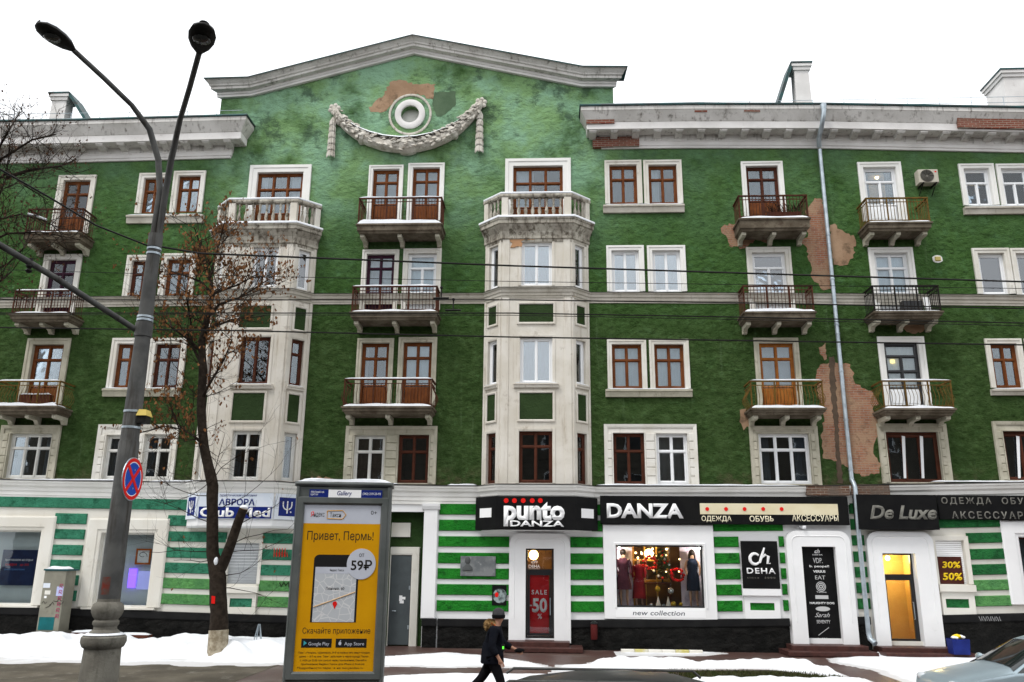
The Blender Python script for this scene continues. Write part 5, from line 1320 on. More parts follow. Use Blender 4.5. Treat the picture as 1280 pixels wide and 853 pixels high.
# plaque and round poster on the green bands
R = rect(575.5, 619.5, 695.5, 720.5, WY-.1)
t = thing('memorial_plaque', 'grey stone memorial plaque with a relief bust on the bright green bands', 'plaque', ((R[0]+R[1])/2, WY, R[2]))
M_MARB = mat('grey_marble', (.20, .21, .21), (.13, .14, .145), 3, .35, .1, 20, dirt=(.30, .31, .31), dirt_amt=(.55, .75))
obj('slab', MB().cbox(MAIN, R[0], R[1], .05, .10, R[2], R[3], .01), M_MARB, t)
bx, bz = R[0]+.23, R[2]+.18
obj('relief_bust', MB().ball(MAIN(bx, .10, bz+.30), .10, 10, (.9, .35, 1.2)).lathe(MAIN(bx, .10, bz), [(.03, -.02), (.17, 0), (.16, .08), (.07, .16), (.05, .22)], 10, 1, .25), mat('dark_relief', (.08, .085, .085), None, rough=.5), t, smooth=True)
R = rect(615, 633, 731.5, 757, WY-.1)
t = thing('round_poster', 'small black wall poster with a round photo beside the SALE door', 'poster', ((R[0]+R[1])/2, WY, R[2]))
obj('board', MB().cbox(MAIN, R[0], R[1], .05, .075, R[2], R[3], .004), M_BLACK, t)
cx, cz = (R[0]+R[1])/2+.02, (R[2]+R[3])/2-.02
obj('round_photo', MB().extrude(MAIN, [[(cx+.22*math.cos(a*math.pi/14), cz+.22*math.sin(a*math.pi/14)) for a in range(28)]], .07, .08), mat('photo_grey', (.30, .36, .36), (.04, .05, .05), 9, .3), t)
obj('photo_detail', MB().ball(MAIN(cx-.1, .08, cz+.03), .06, 8, (1, .15, 1.3)), M_RED, t)
# ------------------------------------------------------------------ DANZA display window
obj('shop_window_surround', MB().extrude(MAIN, [[(a, b) for a, b in ((rect(754.6, 893, 657, 774)[0], rect(754.6, 893, 657, 774)[2]), (rect(754.6, 893, 657, 774)[1], rect(754.6, 893, 657, 774)[2]), (rect(754.6, 893, 657, 774)[1], rect(754.6, 893, 657, 774)[3]), (rect(754.6, 893, 657, 774)[0], rect(754.6, 893, 657, 774)[3]))],
    [(DW[0], DW[2]), (DW[1], DW[2]), (DW[1], DW[3]), (DW[0], DW[3])]], -.22, .12), M_SHOPW, BLD)
obj('display_moulding', MB().sweep_rect(MAIN, DW[0], DW[1], DW[2], DW[3], [(0, .10), (0, .15), (.05, .16), (.07, .12)], bottom=False), M_SHOPW, BLD)
nc = rect(791, 856, 763.5, 769.5, WY-.13)
ncs = tag(obj('window_strip', MB().cbox(MAIN, rect(769, 881, 761, 772)[0], rect(769, 881, 761, 772)[1], .115, .13, rect(769, 881, 761.5, 772)[2], rect(769, 881, 761.5, 772)[3], .004), M_WHITE), 'white strip lettered new collection under the display window', 'sign')
text(ncs, 'new collection', MAIN, *nc, .13, mat('letter_inkblue', (.03, .04, .06), None), 0, .15, .004)
shopfill(DW, 2.3, M_WARMD, 'shop_interior', .5); shopglass(DW)
YD = lambda d: WY+d
fz = DW[2]+.0
# floral side panels
M_FLOR = mat('floral_panel', (.70, .62, .72), (.80, .75, .82), 2.2, .7, dirt=(.45, .16, .36), dirt_amt=(.54, .7))
for (l, r_, lb) in ((770, 791, 'pale lilac floral panel behind the maroon mannequin'), (851, 880, 'pale lilac floral panel behind the navy mannequin')):
    q = rect(l, r_, 684, 760, YD(.95)); ob = obj('floral_panel', MB().box(MAIN, q[0], q[1], -.97, -.95, fz+.01, q[3]), M_FLOR)
    tag(ob, lb, 'panel')
# shelving / gilt rails
sh = thing('display_shelf', 'gilt rail shelving along the back of the display window', 'shelf', ((DW[0]+DW[1])/2, YD(1.5), fz))
M_GILT = mat('gilt', (.45, .26, .06), (.35, .19, .04), 4, .4, metal=.5)
for z in (.75, 1.4, 1.95): obj('shelf_board', MB().box(MAIN, DW[0]+.65, DW[1]-.85, -1.7, -1.35, fz+z, fz+z+.06), M_GILT, sh)
for k in range(4):
    x = DW[0]+.68+(DW[1]-DW[0]-1.6)*k/3; obj('post', MB().box(MAIN, x-.025, x+.025, -1.36, -1.31, fz+.01, fz+2.1), M_GILT, sh)
tb = thing('display_table', 'dark wooden console table among the baubles in the display window', 'table', ((DW[0]+DW[1])/2, YD(1.0), fz))
tx0, tx1 = UX(803, 725, YD(1)), UX(838, 725, YD(1))
obj('table_top', MB().cbox(MAIN, tx0, tx1, -1.25, -.8, fz+.68, fz+.73, .01), M_WOODD, tb)
for x in (tx0+.05, tx1-.05):
    for o in (-1.2, -.85): obj('leg', MB().box(MAIN, x-.03, x+.03, o-.03, o+.03, fz+.005, fz+.68), M_WOODD, tb)
M_SKIN = mat('mannequin_skin', (.45, .27, .18), (.40, .23, .15), 3, .5)
M_HAIR = mat('hair_dark', (.015, .010, .008), None, rough=.5)
def mannequin(px, Y, dressm, skirt, label, sleeves=True, longhair=False, h=1.72, headless=False):
    c = U(px, 740, Y); x, z0 = c.x, fz+.02; k = h/1.72
    t = thing('mannequin', label, 'mannequin', (x, Y, z0), 'mannequins in the display window')
    P = [(0, 0, .95), (0, 0, 1.12), (0, .0, 1.34), (0, 0, 1.45), (0, -.01, 1.53), (0, -.01, 1.66), (-.17, 0, 1.40), (-.23, -.01, 1.15), (-.19, -.08, .95), (.17, 0, 1.40), (.23, -.01, 1.15), (.2, -.05, .93), (-.09, 0, .9), (-.10, -.01, .5), (-.10, 0, .08), (-.10, -.1, .03), (.09, 0, .9), (.10, -.01, .5), (.10, 0, .08), (.11, -.1, .03)]
    E = [(0, 1), (1, 2), (2, 3), (3, 4), (4, 5), (2, 6), (6, 7), (7, 8), (2, 9), (9, 10), (10, 11), (0, 12), (12, 13), (13, 14), (14, 15), (0, 16), (16, 17), (17, 18), (18, 19)]
    Rr = [(.14, .10), (.11, .08), (.14, .09), .055, .05, (.075, .09), .05, .038, .028, .05, .038, .028, .085, .055, .035, .03, .085, .055, .035, .03]
    me = skinmesh('body', [(x+p[0]*k, Y+p[1]*k, z0+p[2]*k) for p in P], E, [(r*k if not isinstance(r, tuple) else (r[0]*k, r[1]*k)) for r in Rr], 1)
    obj('body', me, M_SKIN, t)
    dz0, dw = skirt
    D_ = MB().lathe((x, Y, z0), [(dw*k, dz0*k), (dw*.98*k, dz0*k+.02), (.19*k, .92*k), (.15*k, 1.08*k), (.175*k, 1.26*k), (.18*k, 1.38*k), (.10*k, 1.47*k)], 18, 1, .68)
    if sleeves:
        for s in (-1, 1): D_.tube([(x+.15*s*k, Y, z0+1.41*k), (x+.2*s*k, Y, z0+1.3*k), (x+.24*s*k, Y-.01, z0+1.15*k), (x+.205*s*k, Y-.07, z0+.99*k)], [.07*k, .065*k, .055*k, .045*k], 8)
    obj('dress', D_, dressm, t, smooth=True)
    if not headless:
        hr = MB().ball((x, Y+.02, z0+1.64*k), .105*k, 10, (1, 1.05, 1.15))
        if longhair: hr.lathe((x, Y+.05, z0+1.2*k), [(.09*k, 0), (.12*k, .15*k), (.12*k, .35*k), (.1*k, .45*k)], 10, 1, .6)
        obj('hair', hr, M_HAIR, t, smooth=True)
    obj('stand', MB().lathe((x, Y, fz+.004), [(.16, 0), (.16, .012), (.01, .016)], 14), M_ZINC, t)
mannequin(780, YD(.55), mat('dress_maroon', (.075, .022, .035), (.055, .016, .026), 6, .8), (.5, .27), 'mannequin with short hair in a long-sleeved maroon dress')
mannequin(867, YD(.55), mat('dress_navy', (.012, .018, .035), (.009, .013, .025), 6, .8), (.48, .22), 'mannequin with long dark hair in a sleeveless navy dress', False, True)
mannequin(799, YD(.85), mat('dress_crimson', (.22, .010, .018), (.16, .008, .014), 6, .7), (.25, .26), 'headless dummy in a crimson full skirt with black top', True, headless=True, h=1.5)
# fir tree, wreaths, baubles, lamps
def needletree(x, Y, z0, h, label):
    t = thing('christmas_tree', label, 'christmas tree', (x, Y, z0)); r = random.Random(5)
    obj('trunk', MB().tube([(x, Y, z0), (x, Y, z0+h)], [.03, .005], 6), M_BARK, t)
    b = MB()
    for k in range(700):
        zz = r.random()**.8; R0 = .40*(1-zz)+.03; a = r.uniform(0, 6.28); q = R0*r.uniform(.5, 1)
        c = Vector((x+q*math.cos(a), Y+q*math.sin(a), z0+.12+zz*(h-.1))); d = Vector((math.cos(a), math.sin(a), -.3))*.10; s = Vector((-math.sin(a), math.cos(a), .4))*.025
        b.add([c-s, c+s, c+d], [(0, 1, 2)])
    obj('needles', b, mat('fir_needles', (.018, .05, .02), (.03, .07, .025), 9, .7), t, kind='stuff')
    for k in range(16):
        zz = r.random(); R0 = .38*(1-zz)+.04; a = r.uniform(3.3, 6.1)
        obj('bauble', MB().ball((x+R0*math.cos(a), Y+R0*math.sin(a), z0+.15+zz*(h-.2)), .04, 8), [M_RED, M_GILT, M_PVC][k % 3], t, smooth=True)
c = U(828, 725, YD(1.0)); needletree(c.x, YD(1.0), fz+.73, 1.05, 'small decorated Christmas tree on the console table in the display window')
def wreath(px, py, Y, r0, label, seed):
    c = U(px, py, Y); t = thing('wreath', label, 'wreath', tuple(c), 'red bauble wreaths'); r = random.Random(seed)
    obj('ring', MB().tube([(c.x+r0*math.cos(a*math.pi/10), c.y, c.z+r0*math.sin(a*math.pi/10)) for a in range(21)], .02, 6), M_BARK, t)
    for k in range(20):
        a = k*math.pi/10; q = r0+r.uniform(-.05, .05)
        obj('bauble', MB().ball((c.x+q*math.cos(a), c.y-.03+r.uniform(-.03, .03), c.z+q*math.sin(a)), .045, 6), [M_RED, mat('bauble_crimson', (.30, .01, .015), None, rough=.2), M_RED, M_PVC][k % 3], t, smooth=True)
wreath(812.5, 704, YD(.6), .19, 'red bauble wreath hanging under the glowing globe lamp', 1)
wreath(846, 719, YD(.6), .18, 'red bauble wreath hanging beside the navy mannequin', 2)
c = U(811, 692, YD(.9)); gl_ = bulb('globe_lamp', tuple(c), .15, WARM, 8, 'glowing yellow globe lamp at the top of the display window', 'lamp', watt=260)
for (px, lb) in ((774, 'small white spotlight at the top corner above the maroon mannequin'), (874, 'small white spotlight at the top corner above the navy mannequin')):
    c = U(px, 688, YD(.32)); bulb('spotlight', (c.x, c.y, DW[3]-.09), .035, (1, .93, .85), 14, lb, 'spotlight', watt=170)
rb_ = random.Random(12)
for k in range(15):
    px, py = rb_.uniform(794, 850), rb_.uniform(686, 700) if k < 12 else rb_.uniform(700, 722); c = U(px, py, YD(rb_.uniform(.7, 1.25)))
    bulb('fairy_light', tuple(c), rb_.uniform(.018, .04), (1, .68, .32), 5, 'tiny warm fairy light glowing in the display window', 'fairy light', 'fairy lights in the display window')
M_SILV = mat('bauble_silver', (.6, .62, .62), None, rough=.15, metal=.8); M_GOLDB = mat('bauble_gold', (.62, .42, .05), None, rough=.2, metal=.6)
for k, (px, py, r0, mm, lb) in enumerate(((838.5, 739, .10, M_SILV, 'large silver bauble on a stand'), (822, 736.5, .09, M_GOLDB, 'gold bauble hanging below the console table'), (842, 755.5, .09, M_GOLDB, 'large gold bauble lying on the display floor'), (851, 755.8, .065, M_GOLDB, 'small orange gold bauble on the display floor by the floral panel'), (814, 757, .06, M_SILV, 'small silver bauble on the display floor by the crimson skirt'), (829.5, 757, .05, M_SILV, 'small silver bauble between the white cones'))):
    c = U(px, py, YD(.42)); z = max(c.z, fz+r0+.002); o = MB().ball((c.x, c.y, z), r0, 12)
    if k < 2: o.tube([(c.x, c.y, z+r0), (c.x, c.y, DW[3]-.02)], .003, 4)
    tag(obj('bauble', o, mm, smooth=True), lb, 'bauble')
for (px, lb) in ((823, 'white cone tree ornament below the gold hanging bauble'), (835.5, 'white cone tree ornament below the silver bauble')):
    c = U(px, 757, YD(.45)); tag(obj('cone_ornament', MB().lathe((c.x, c.y, fz+.002), [(.09, 0), (.085, .02), (.005, .32)], 12), M_CREAMW), lb, 'ornament')

# ------------------------------------------------------------------ fittings on the facade
dpx = [(1029, 131, .93), (1029.5, 138, .95), (1028, 146, .93), (1025, 159, .76), (1022, 173, .32), (1022, 184, .13), (1035, 300, .12), (1045, 400, .12), (1058, 540, .12), (1064, 606, .14)]
pts = [U(a, b, WY-o) for a, b, o in dpx]
xx_ = pts[5].x
up = [Vector(p) for p in pts[:5]]; low0 = Vector((pts[7].x, WY-.14, pts[5].z-.1)); zlow = UZ(1077, 785, WY-.3)
t = thing('drainpipe', 'pale zinc drainpipe running down the facade over bare brick', 'drainpipe', (pts[7].x, WY-.14, zlow))
hx = pts[7].x
obj('upper_pipe', MB().tube(up[:1]+[Vector((p.x*.6+hx*.4, p.y, p.z)) for p in up[1:]]+[low0+Vector((0, 0, .1))], [.11, .085, .08, .08, .08, .08], 12), M_ZINC, t, smooth=True)
zl = zle(hx)
segs = [low0.z, 13.2, 11.6, 10.0, 8.4, 6.8, zl+.15]
for a, b in zip(segs[:-1], segs[1:]):
    obj('pipe_section', MB().tube([(hx, WY-.14, a), (hx, WY-.14, b+.08), (hx, WY-.14, b)], [.068, .068, .078], 12), M_ZINC, t, smooth=True)
    obj('pipe_clamp', MB().tube([(hx, WY-.14, b+.3), (hx, WY-.14, b+.34)], .082, 12).box(MAIN, hx-.012, hx+.012, 0, .08, b+.3, b+.34), M_ZINC, t)
obj('pipe_offset', MB().tube([(hx, WY-.14, zl+.15), (hx+.01, WY-.26, zl+.02), (hx+.01, WY-.34, zl-.12), (hx, WY-.34, zl-.6), (hx, WY-.3, zl-1.5)], .07, 12), M_ZINC, t, smooth=True)
for a, b in ((zl-1.5, 2.1), (2.1, .62)): obj('pipe_section', MB().tube([(hx, WY-.3, a), (hx, WY-.3, b)], .07, 12), M_ZINC, t, smooth=True)
obj('shoe', MB().tube([(hx, WY-.3, .62), (hx+.02, WY-.33, .45), (hx+.1, WY-.5, .33)], [.075, .078, .085], 12), M_ZINC, t, smooth=True)
obj('pipe_clamp', MB().box(MAIN, hx-.012, hx+.012, 0, .24, 1.7, 1.74).tube([(hx, WY-.3, 1.7), (hx, WY-.3, 1.74)], .082, 12), M_ZINC, t)
# air conditioner
R = rect(1148, 1173, 212, 228.5, WY-.4)
t = thing('air_conditioner', 'beige outdoor air conditioner unit bracketed to the green wall', 'air conditioner', ((R[0]+R[1])/2, WY-.3, R[2]))
M_AC = mat('ac_beige', (.50, .47, .40), (.44, .41, .34), 2, .5)
obj('case', MB().cbox(MAIN, R[0], R[1], .12, .42, R[2], R[3], .02), M_AC, t)
fx, fzc = R[0]+(R[1]-R[0])*.42, (R[2]+R[3])/2; fan = MB()
for k in range(5):
    rr = .06+.04*k; fan.tube([MAIN(fx+rr*math.cos(a*math.pi/10), .43, fzc+rr*math.sin(a*math.pi/10)) for a in range(21)], .007, 4)
for k in range(4): fan.tube([MAIN(fx+.05*math.cos(k*.785), .43, fzc+.05*math.sin(k*.785)), MAIN(fx+.22*math.cos(k*.785), .43, fzc+.22*math.sin(k*.785))], .006, 4)
obj('fan_grille', fan, M_DARKM, t)
obj('fan_recess', MB().extrude(MAIN, [[(fx+.22*math.cos(a*math.pi/12), fzc+.22*math.sin(a*math.pi/12)) for a in range(24)]], .4, .424), mat('fan_dark', (.15, .14, .12), None), t)
obj('maker_mark', MB().box(MAIN, R[1]-.12, R[1]-.06, .42, .424, R[3]-.12, R[3]-.07), M_RED, t)
for x in (R[0]+.12, R[1]-.12): obj('bracket', MB().box(MAIN, x-.02, x+.02, 0, .46, R[2]-.05, R[2]-.002).tube([MAIN(x, .02, R[2]-.32), MAIN(x, .42, R[2]-.04)], .015, 5), M_DARKM, t)
c = U(1172.5, 323.5, WY-.05)
t = thing('wall_box', 'small yellowish junction box on the wall right of the black railed balcony', 'junction box', (c.x, WY, c.z))
obj('plaster_patch', MB().extrude(MAIN, [[(c.x+.16*math.cos(a*.5236)*(1+.1*(a % 3)), c.z+.14*math.sin(a*.5236)) for a in range(12)]], -.01, .02), M_TRIMW, t)
obj('lid', MB().cbox(MAIN, c.x-.09, c.x+.09, .02, .07, c.z-.07, c.z+.07, .01), mat('box_yellow', (.55, .45, .16), None), t)
c = U(1005, 659.5, WY-.2); tag(obj('security_camera', MB().cbox(MAIN, c.x-.05, c.x+.05, .05, .26, c.z-.04, c.z+.05, .01).tube([MAIN(c.x, .26, c.z), MAIN(c.x, .30, c.z-.01)], .03, 8).box(MAIN, c.x-.13, c.x-.04, .05, .14, c.z+.0, c.z+.06), M_PVC), 'small white security camera above the brand panel doorway', 'camera')
c = U(742.5, 791, WY-.2); zb0 = .32
t = thing('wall_bin', 'dark red cylindrical litter bin on the plinth below the display window', 'bin', (c.x, WY-.22, zb0))
obj('drum', MB().lathe((c.x, WY-.23, zb0), [(.09, 0), (.1, .02), (.105, .42), (.1, .44)], 12), mat('bin_red', (.09, .015, .014), None, rough=.5), t, smooth=True)
obj('lid', MB().lathe((c.x, WY-.23, zb0+.46), [(.11, 0), (.11, .03), (.03, .08)], 12), M_BLACKF, t); obj('mount', MB().box(MAIN, c.x-.03, c.x+.03, .06, .16, zb0+.1, zb0+.5), M_DARKM, t)
# blue bag by the lit doorway
a0, a1 = UX(1186, 795, 25.9), UX(1208, 795, 25.9)
t = thing('rubbish_bag', 'blue box overflowing with white and yellow rubbish beside the lit doorway steps', 'bin', ((a0+a1)/2, 25.95, 0))
t_z = .13
obj('box', MB().add([(a0+.02, 25.75, t_z), (a1-.02, 25.75, t_z), (a1-.02, 26.1, t_z), (a0+.02, 26.1, t_z), (a0, 25.72, .55), (a1, 25.72, .55), (a1, 26.12, .55), (a0, 26.12, .55)], [(0, 1, 5, 4), (1, 2, 6, 5), (2, 3, 7, 6), (3, 0, 4, 7), (0, 1, 2, 3)]), mat('bin_blue', (.01, .018, .12), (.014, .025, .16), 4, .5), t)
rr = random.Random(2); b = MB(); b2 = MB()
for k in range(9): (b if k % 3 else b2).ball((rr.uniform(a0+.08, a1-.08), rr.uniform(25.8, 26.02), .55+rr.uniform(0, .09)), rr.uniform(.05, .1), 7, (1.2, 1, .7))
obj('rubbish', b, M_WHITE, t); obj('rubbish', b2, M_YEL, t)
# clutter on balconies
u0, u1, zt, oo = bF4
t = thing('dead_plants', 'tangle of dry brown plants in a trough on the upper right brick-stained balcony', 'plants', (u0+1.6, WY-.6, zt))
obj('trough', MB().wbox(u0+1.05, u1-.25, WY-.75, WY-.5, zt+.1, zt+.28), M_WOODD, t)
b = MB(); r = random.Random(4)
for k in range(90):
    p = Vector((r.uniform(u0+1.05, u1-.25), WY-.62+r.uniform(-.1, .1), zt+.28)); q = p+Vector((r.uniform(-.2, .2), r.uniform(-.12, .12), r.uniform(.1, .42))); b.tube([p, p.lerp(q, .5)+Vector((r.uniform(-.05, .05), 0, 0)), q], .008, 3, False)
obj('dry_stems', b, M_BARK, t)
u0, u1, zt, oo = bA2
for k, (x, lb) in enumerate(((u0+.95, 'small brown snow-dusted crate on the lowest left balcony, nearer the drop'), (u0+1.45, 'wide brown snow-dusted planter box on the lowest left balcony by the door'))):
    w2 = .22 if k == 0 else .32
    t = thing('crate' if k == 0 else 'planter', lb, 'crate' if k == 0 else 'planter', (x, WY-.55, zt))
    obj('box', MB().wbox(x-w2, x+w2, WY-.7, WY-.45, zt+.1, zt+.42), M_WOODD, t); obj('snow', snowstrip(MAIN, x-w2, x+w2, .46, .69, zt+.415, .06, k), M_SNOW, t, smooth=True)
u0, u1, zt, oo = bG3
ob = MB().wbox(u1-1.15, u1-.5, WY-.62, WY-.4, zt+.09, zt+.44).wbox(u1-1.13, u1-.52, WY-.63, WY-.62, zt+.13, zt+.40)
tag(obj('storage_box', ob, M_BLACKF), 'low black storage box on the black railed balcony', 'box')
tag(obj('leaning_board', MB().add([(u1-.38, WY-.5, zt+.05), (u1-.2, WY-.5, zt+.05), (u1-.2, WY-.42, zt+.62), (u1-.38, WY-.42, zt+.62), (u1-.38, WY-.47, zt+.05), (u1-.2, WY-.47, zt+.05), (u1-.2, WY-.39, zt+.62), (u1-.38, WY-.39, zt+.62)], [(0, 1, 2, 3), (4, 5, 6, 7), (0, 1, 5, 4), (3, 2, 6, 7), (0, 3, 7, 4), (1, 2, 6, 5)]), M_WHITE), 'white board leaning at the end of the black railed balcony', 'board')
# white low kerb lying by the wall
a0, a1 = UX(776, 808, 26.3), UX(878, 808, 26.3)
t = thing('painted_kerb', 'low white and yellow painted kerb strip lying below the display window', 'kerb', ((a0+a1)/2, 26.3, 0))
n = 6
for k in range(n): obj('kerb_stone', MB().cbox(Fr((0, 26.3), (1, 0)), a0+(a1-a0)*k/n+.005, a0+(a1-a0)*(k+1)/n-.005, -.1, .06, .0, .10, .015), mat('kerb_paint_yellow', (.50, .44, .14), (.62, .60, .52), 3, .8) if k in (1, 4) else M_CREAMW, t)

# snow-covered boards lying along the foot of the left wall
for (l, r_, y, lb) in ((92, 122, 789, 'short snow-covered board on the ground beside the utility cabinet'), (150, 188, 792, 'snow-covered board on the ground behind the lamp post'), (248, 345, 797, 'long snow-covered board lying behind the tree and steel stand')):
    a, b = UX(l, y, 26.1), UX(r_, y, 26.1); z = UZ((l+r_)/2, y, 26.1)
    t = thing('board', lb, 'board', ((a+b)/2, 26.1, 0)); obj('plank', MB().wbox(a, b, 25.95, 26.25, z-.12, z-.03), M_WOODD, t)
    for x in (a+.15, b-.15): obj('support', MB().wbox(x-.08, x+.08, 26.0, 26.2, 0, z-.12), M_CONC, t)
    obj('snow', snowstrip(Fr((0, 26.25), (1, 0)), a, b, 0, .30, z-.031, .06, l), M_SNOW, t, smooth=True)
# ------------------------------------------------------------------ street furniture
# lamp post
LY = 11.0
lx = UX(131, 790, LY); zq = lambda y, px=131: UZ(px, y, LY)
t = thing('lamp_post', 'tall grey double-arm street lamp post on a moulded concrete base', 'street lamp', (lx, LY, 0))
zb = zq(794)
obj('pedestal', MB().lathe((lx, LY, -.02), [(.30, 0), (.29, .3), (.25, .6), (.222, zb-.16), (.22, zb-.14), (.25, zb-.12), (.275, zb-.06), (.27, zb), (.24, zb+.025), (.15, zb+.03)], 24), M_CONC, t, smooth=True)
obj('base_snow', MB().lathe((lx, LY, zb-.01), [(.23, 0), (.255, .02), (.2, .04), (.13, .035)], 20), M_SNOW, t, smooth=True)
bp = [(.21, 0), (.22, .04), (.17, .08), (.165, .12), (.19, .15), (.19, .19), (.16, .22), (.2, .27), (.225, .33), (.23, .38), (.21, .44), (.165, .48), (.165, .52), (.15, .53)]
n = 24; m_ = len(bp); vs = []
for (r, z) in bp:
    for k in range(n*2):
        a = math.pi*k/n; rr = r*(1+(.035*math.cos(a*14) if .2 < z < .47 else 0)); rr *= .84; vs.append((lx+rr*math.cos(a), LY+rr*math.sin(a), zb+.005+z*.85))
obj('baluster_base', MB().add(vs, [(i*2*n+k, i*2*n+(k+1) % (2*n), (i+1)*2*n+(k+1) % (2*n), (i+1)*2*n+k) for i in range(m_-1) for k in range(2*n)] + [tuple(range((m_-1)*2*n, m_*2*n))]), M_CONC, t, smooth=True)
ps = zb+.44; zj = UZ(192, 300, LY); zmid = UZ(180, 405, LY)
obj('post', MB().tube([(lx, LY, ps), (lx, LY, ps+2.05), (lx, LY, ps+2.08), (lx, LY, zmid), (lx, LY, zj)], [.138, .134, .122, .102, .088], 20), M_POST, t, smooth=True)
obj('collar', MB().tube([(lx, LY, zj-.12), (lx, LY, zj+.08)], .10, 16), M_POST, t)
for y in (312, 318, 397, 401, 515, 535): 
    z = UZ(185, y, LY); obj('steel_band', MB().tube([(lx, LY, z-.015), (lx, LY, z+.015)], .10 if y < 330 else (.112 if y < 450 else .125), 16), M_ZINC, t)
a1 = [U(px, py, LY+d) for px, py, d in ((196, 290, .0), (200, 240, .0), (198, 200, .0), (187, 162, -.1), (165, 132, -.3), (130, 98, -.65), (92, 63, -1.0))]
a2 = [U(px, py, LY+d) for px, py, d in ((199, 290, .02), (207, 240, -.05), (214, 200, -.15), (225, 150, -.5), (237, 110, -.9), (249, 66, -1.4))]
a1[0] = Vector((lx-.04, LY, zj-.05)); a2[0] = Vector((lx+.04, LY, zj-.05))
obj('lamp_arm', MB().tube(a1, [.046]*4+[.038]*3, 12), M_POST, t, smooth=True); obj('lamp_arm', MB().tube(a2, [.046]*3+[.038]*3, 12), M_POST, t, smooth=True)
def lamphead(tip, dirv, name='lamp_head'):
    d = dirv.normalized(); s = d.cross(Vector((0, 0, 1))).normalized(); u = s.cross(d)
    st = [(-.02, .03, .03), (.02, .06, .05), (.10, .12, .08), (.22, .165, .10), (.36, .175, .105), (.48, .14, .08), (.545, .07, .04), (.56, .01, .01)]
    b = MB(); n = 14; vs = []
    for (l, w_, h) in st:
        for k in range(n):
            a = 2*math.pi*k/n; hh = h*(1 if math.sin(a) > 0 else .55); vs.append(tip+d*l+s*w_*math.cos(a)+u*hh*math.sin(a))
    b.add(vs, [(i*n+k, i*n+(k+1) % n, (i+1)*n+(k+1) % n, (i+1)*n+k) for i in range(len(st)-1) for k in range(n)]+[tuple(range(n)), tuple(range((len(st)-1)*n, len(st)*n))])
    h_ = obj(name, b, M_DARKM, t, smooth=True)
    vs = []
    for (l, w_, h) in st[2:7]:
        for k in range(7):
            a = math.pi*k/6; vs.append(tip+d*l+s*w_*.93*math.cos(a)+u*(h*math.sin(a)+.012+.018*math.sin(a)))
    obj('snow', MB().add(vs, [(i*7+k, i*7+k+1, (i+1)*7+k+1, (i+1)*7+k) for i in range(4) for k in range(6)]), M_SNOW, h_, smooth=True)
    obj('glass_cover', MB().ball(tip+d*.3-u*.045, .12, 10, (1, 1, .35)), mat('lamp_glass_off', (.02, .02, .018), None, rough=.15, spec=.6), h_, smooth=True)
lamphead(a1[-1], Vector((-.26, -.46, .10))); lamphead(a2[-1], Vector((.27, -.50, .10)))
# span bracket and cable held by the post
t2 = thing('trolley_bracket', 'long thin steel bracket boom clamped to the lamp post', 'bracket', (lx, LY, UZ(172, 411, LY)))
p0 = Vector((lx-.1, LY-.05, UZ(175, 413, LY))); p1 = U(-40, 283, 9.2)
obj('boom', MB().tube([p0, p0.lerp(p1, .5)+Vector((0, 0, .03)), p1], .042, 10), M_POST, t2, smooth=True)
obj('clamp', MB().tube([(lx, LY, p0.z-.1), (lx, LY, p0.z+.1)], .118, 14), M_POST, t2)
c = p0.lerp(p1, .66); obj('insulator', MB().lathe(tuple(c-Vector((0, 0, .12))), [(.02, 0), (.045, .03), (.02, .06), (.045, .09), (.03, .2)], 8), M_DARKM, t2)
# road sign: no stopping
c = U(166, 599, LY-.28); ang = rad(91)
fs_ = Fr((c.x, c.y), (math.cos(ang), math.sin(ang)))
t = thing('no_stopping_sign', 'round blue no-stopping sign with red rim and cross on the lamp post', 'road sign', tuple(c))
R0 = .27; cir = lambda r, n=36: [(r*math.cos(2*math.pi*k/n), c.z+r*math.sin(2*math.pi*k/n)) for k in range(n)]
obj('plate', MB().extrude(fs_, [cir(R0+.012)], -.012, 0, True), M_ZINC, t)
obj('red_rim', MB().extrude(fs_, [cir(R0), cir(R0*.83)], -.001, .004), M_RED, t); obj('white_ring', MB().extrude(fs_, [cir(R0*.83), cir(R0*.79)], -.001, .0035), M_WHITE, t)
obj('blue_field', MB().extrude(fs_, [cir(R0*.79)], -.001, .003), mat('sign_blue', (.012, .07, .42), None, rough=.4), t)
def strip(a, w_, o):
    ca, sa = math.cos(a), math.sin(a); L = R0*.82
    return [(ca*L*i-sa*w_*j, c.z+sa*L*i+ca*w_*j) for i, j in ((-1, -1), (1, -1), (1, 1), (-1, 1))]
obj('red_cross', MB().extrude(fs_, [strip(rad(45), .026, 0)], .002, .006).extrude(fs_, [strip(rad(-45), .026, 0)], .002, .0075), M_RED, t)
obj('bracket', MB().tube([(lx+.14, LY-.08, c.z+.12), (c.x, c.y+.015, c.z+.12)], .015, 6).tube([(lx+.14, LY-.08, c.z-.12), (c.x, c.y+.015, c.z-.12)], .015, 6), M_ZINC, t)
c = U(180, 521, LY); t = thing('control_box', 'small yellow-topped box strapped to the side of the lamp post', 'box', (c.x, LY, c.z-.1))
zz = c.z
obj('case', MB().wbox(lx+.10, lx+.23, LY-.09, LY+.06, zz-.10, zz+.0), M_DARKM, t)
obj('hood', MB().add([(lx+.10, LY-.11, zz), (lx+.245, LY-.11, zz), (lx+.245, LY+.08, zz), (lx+.10, LY+.08, zz), (lx+.12, LY-.08, zz+.09), (lx+.22, LY-.08, zz+.085), (lx+.22, LY+.05, zz+.085), (lx+.12, LY+.05, zz+.09)], [(0, 1, 5, 4), (1, 2, 6, 5), (2, 3, 7, 6), (3, 0, 4, 7), (4, 5, 6, 7), (0, 1, 2, 3)]), mat('hood_yellow', (.62, .47, .12), None, rough=.5), t)
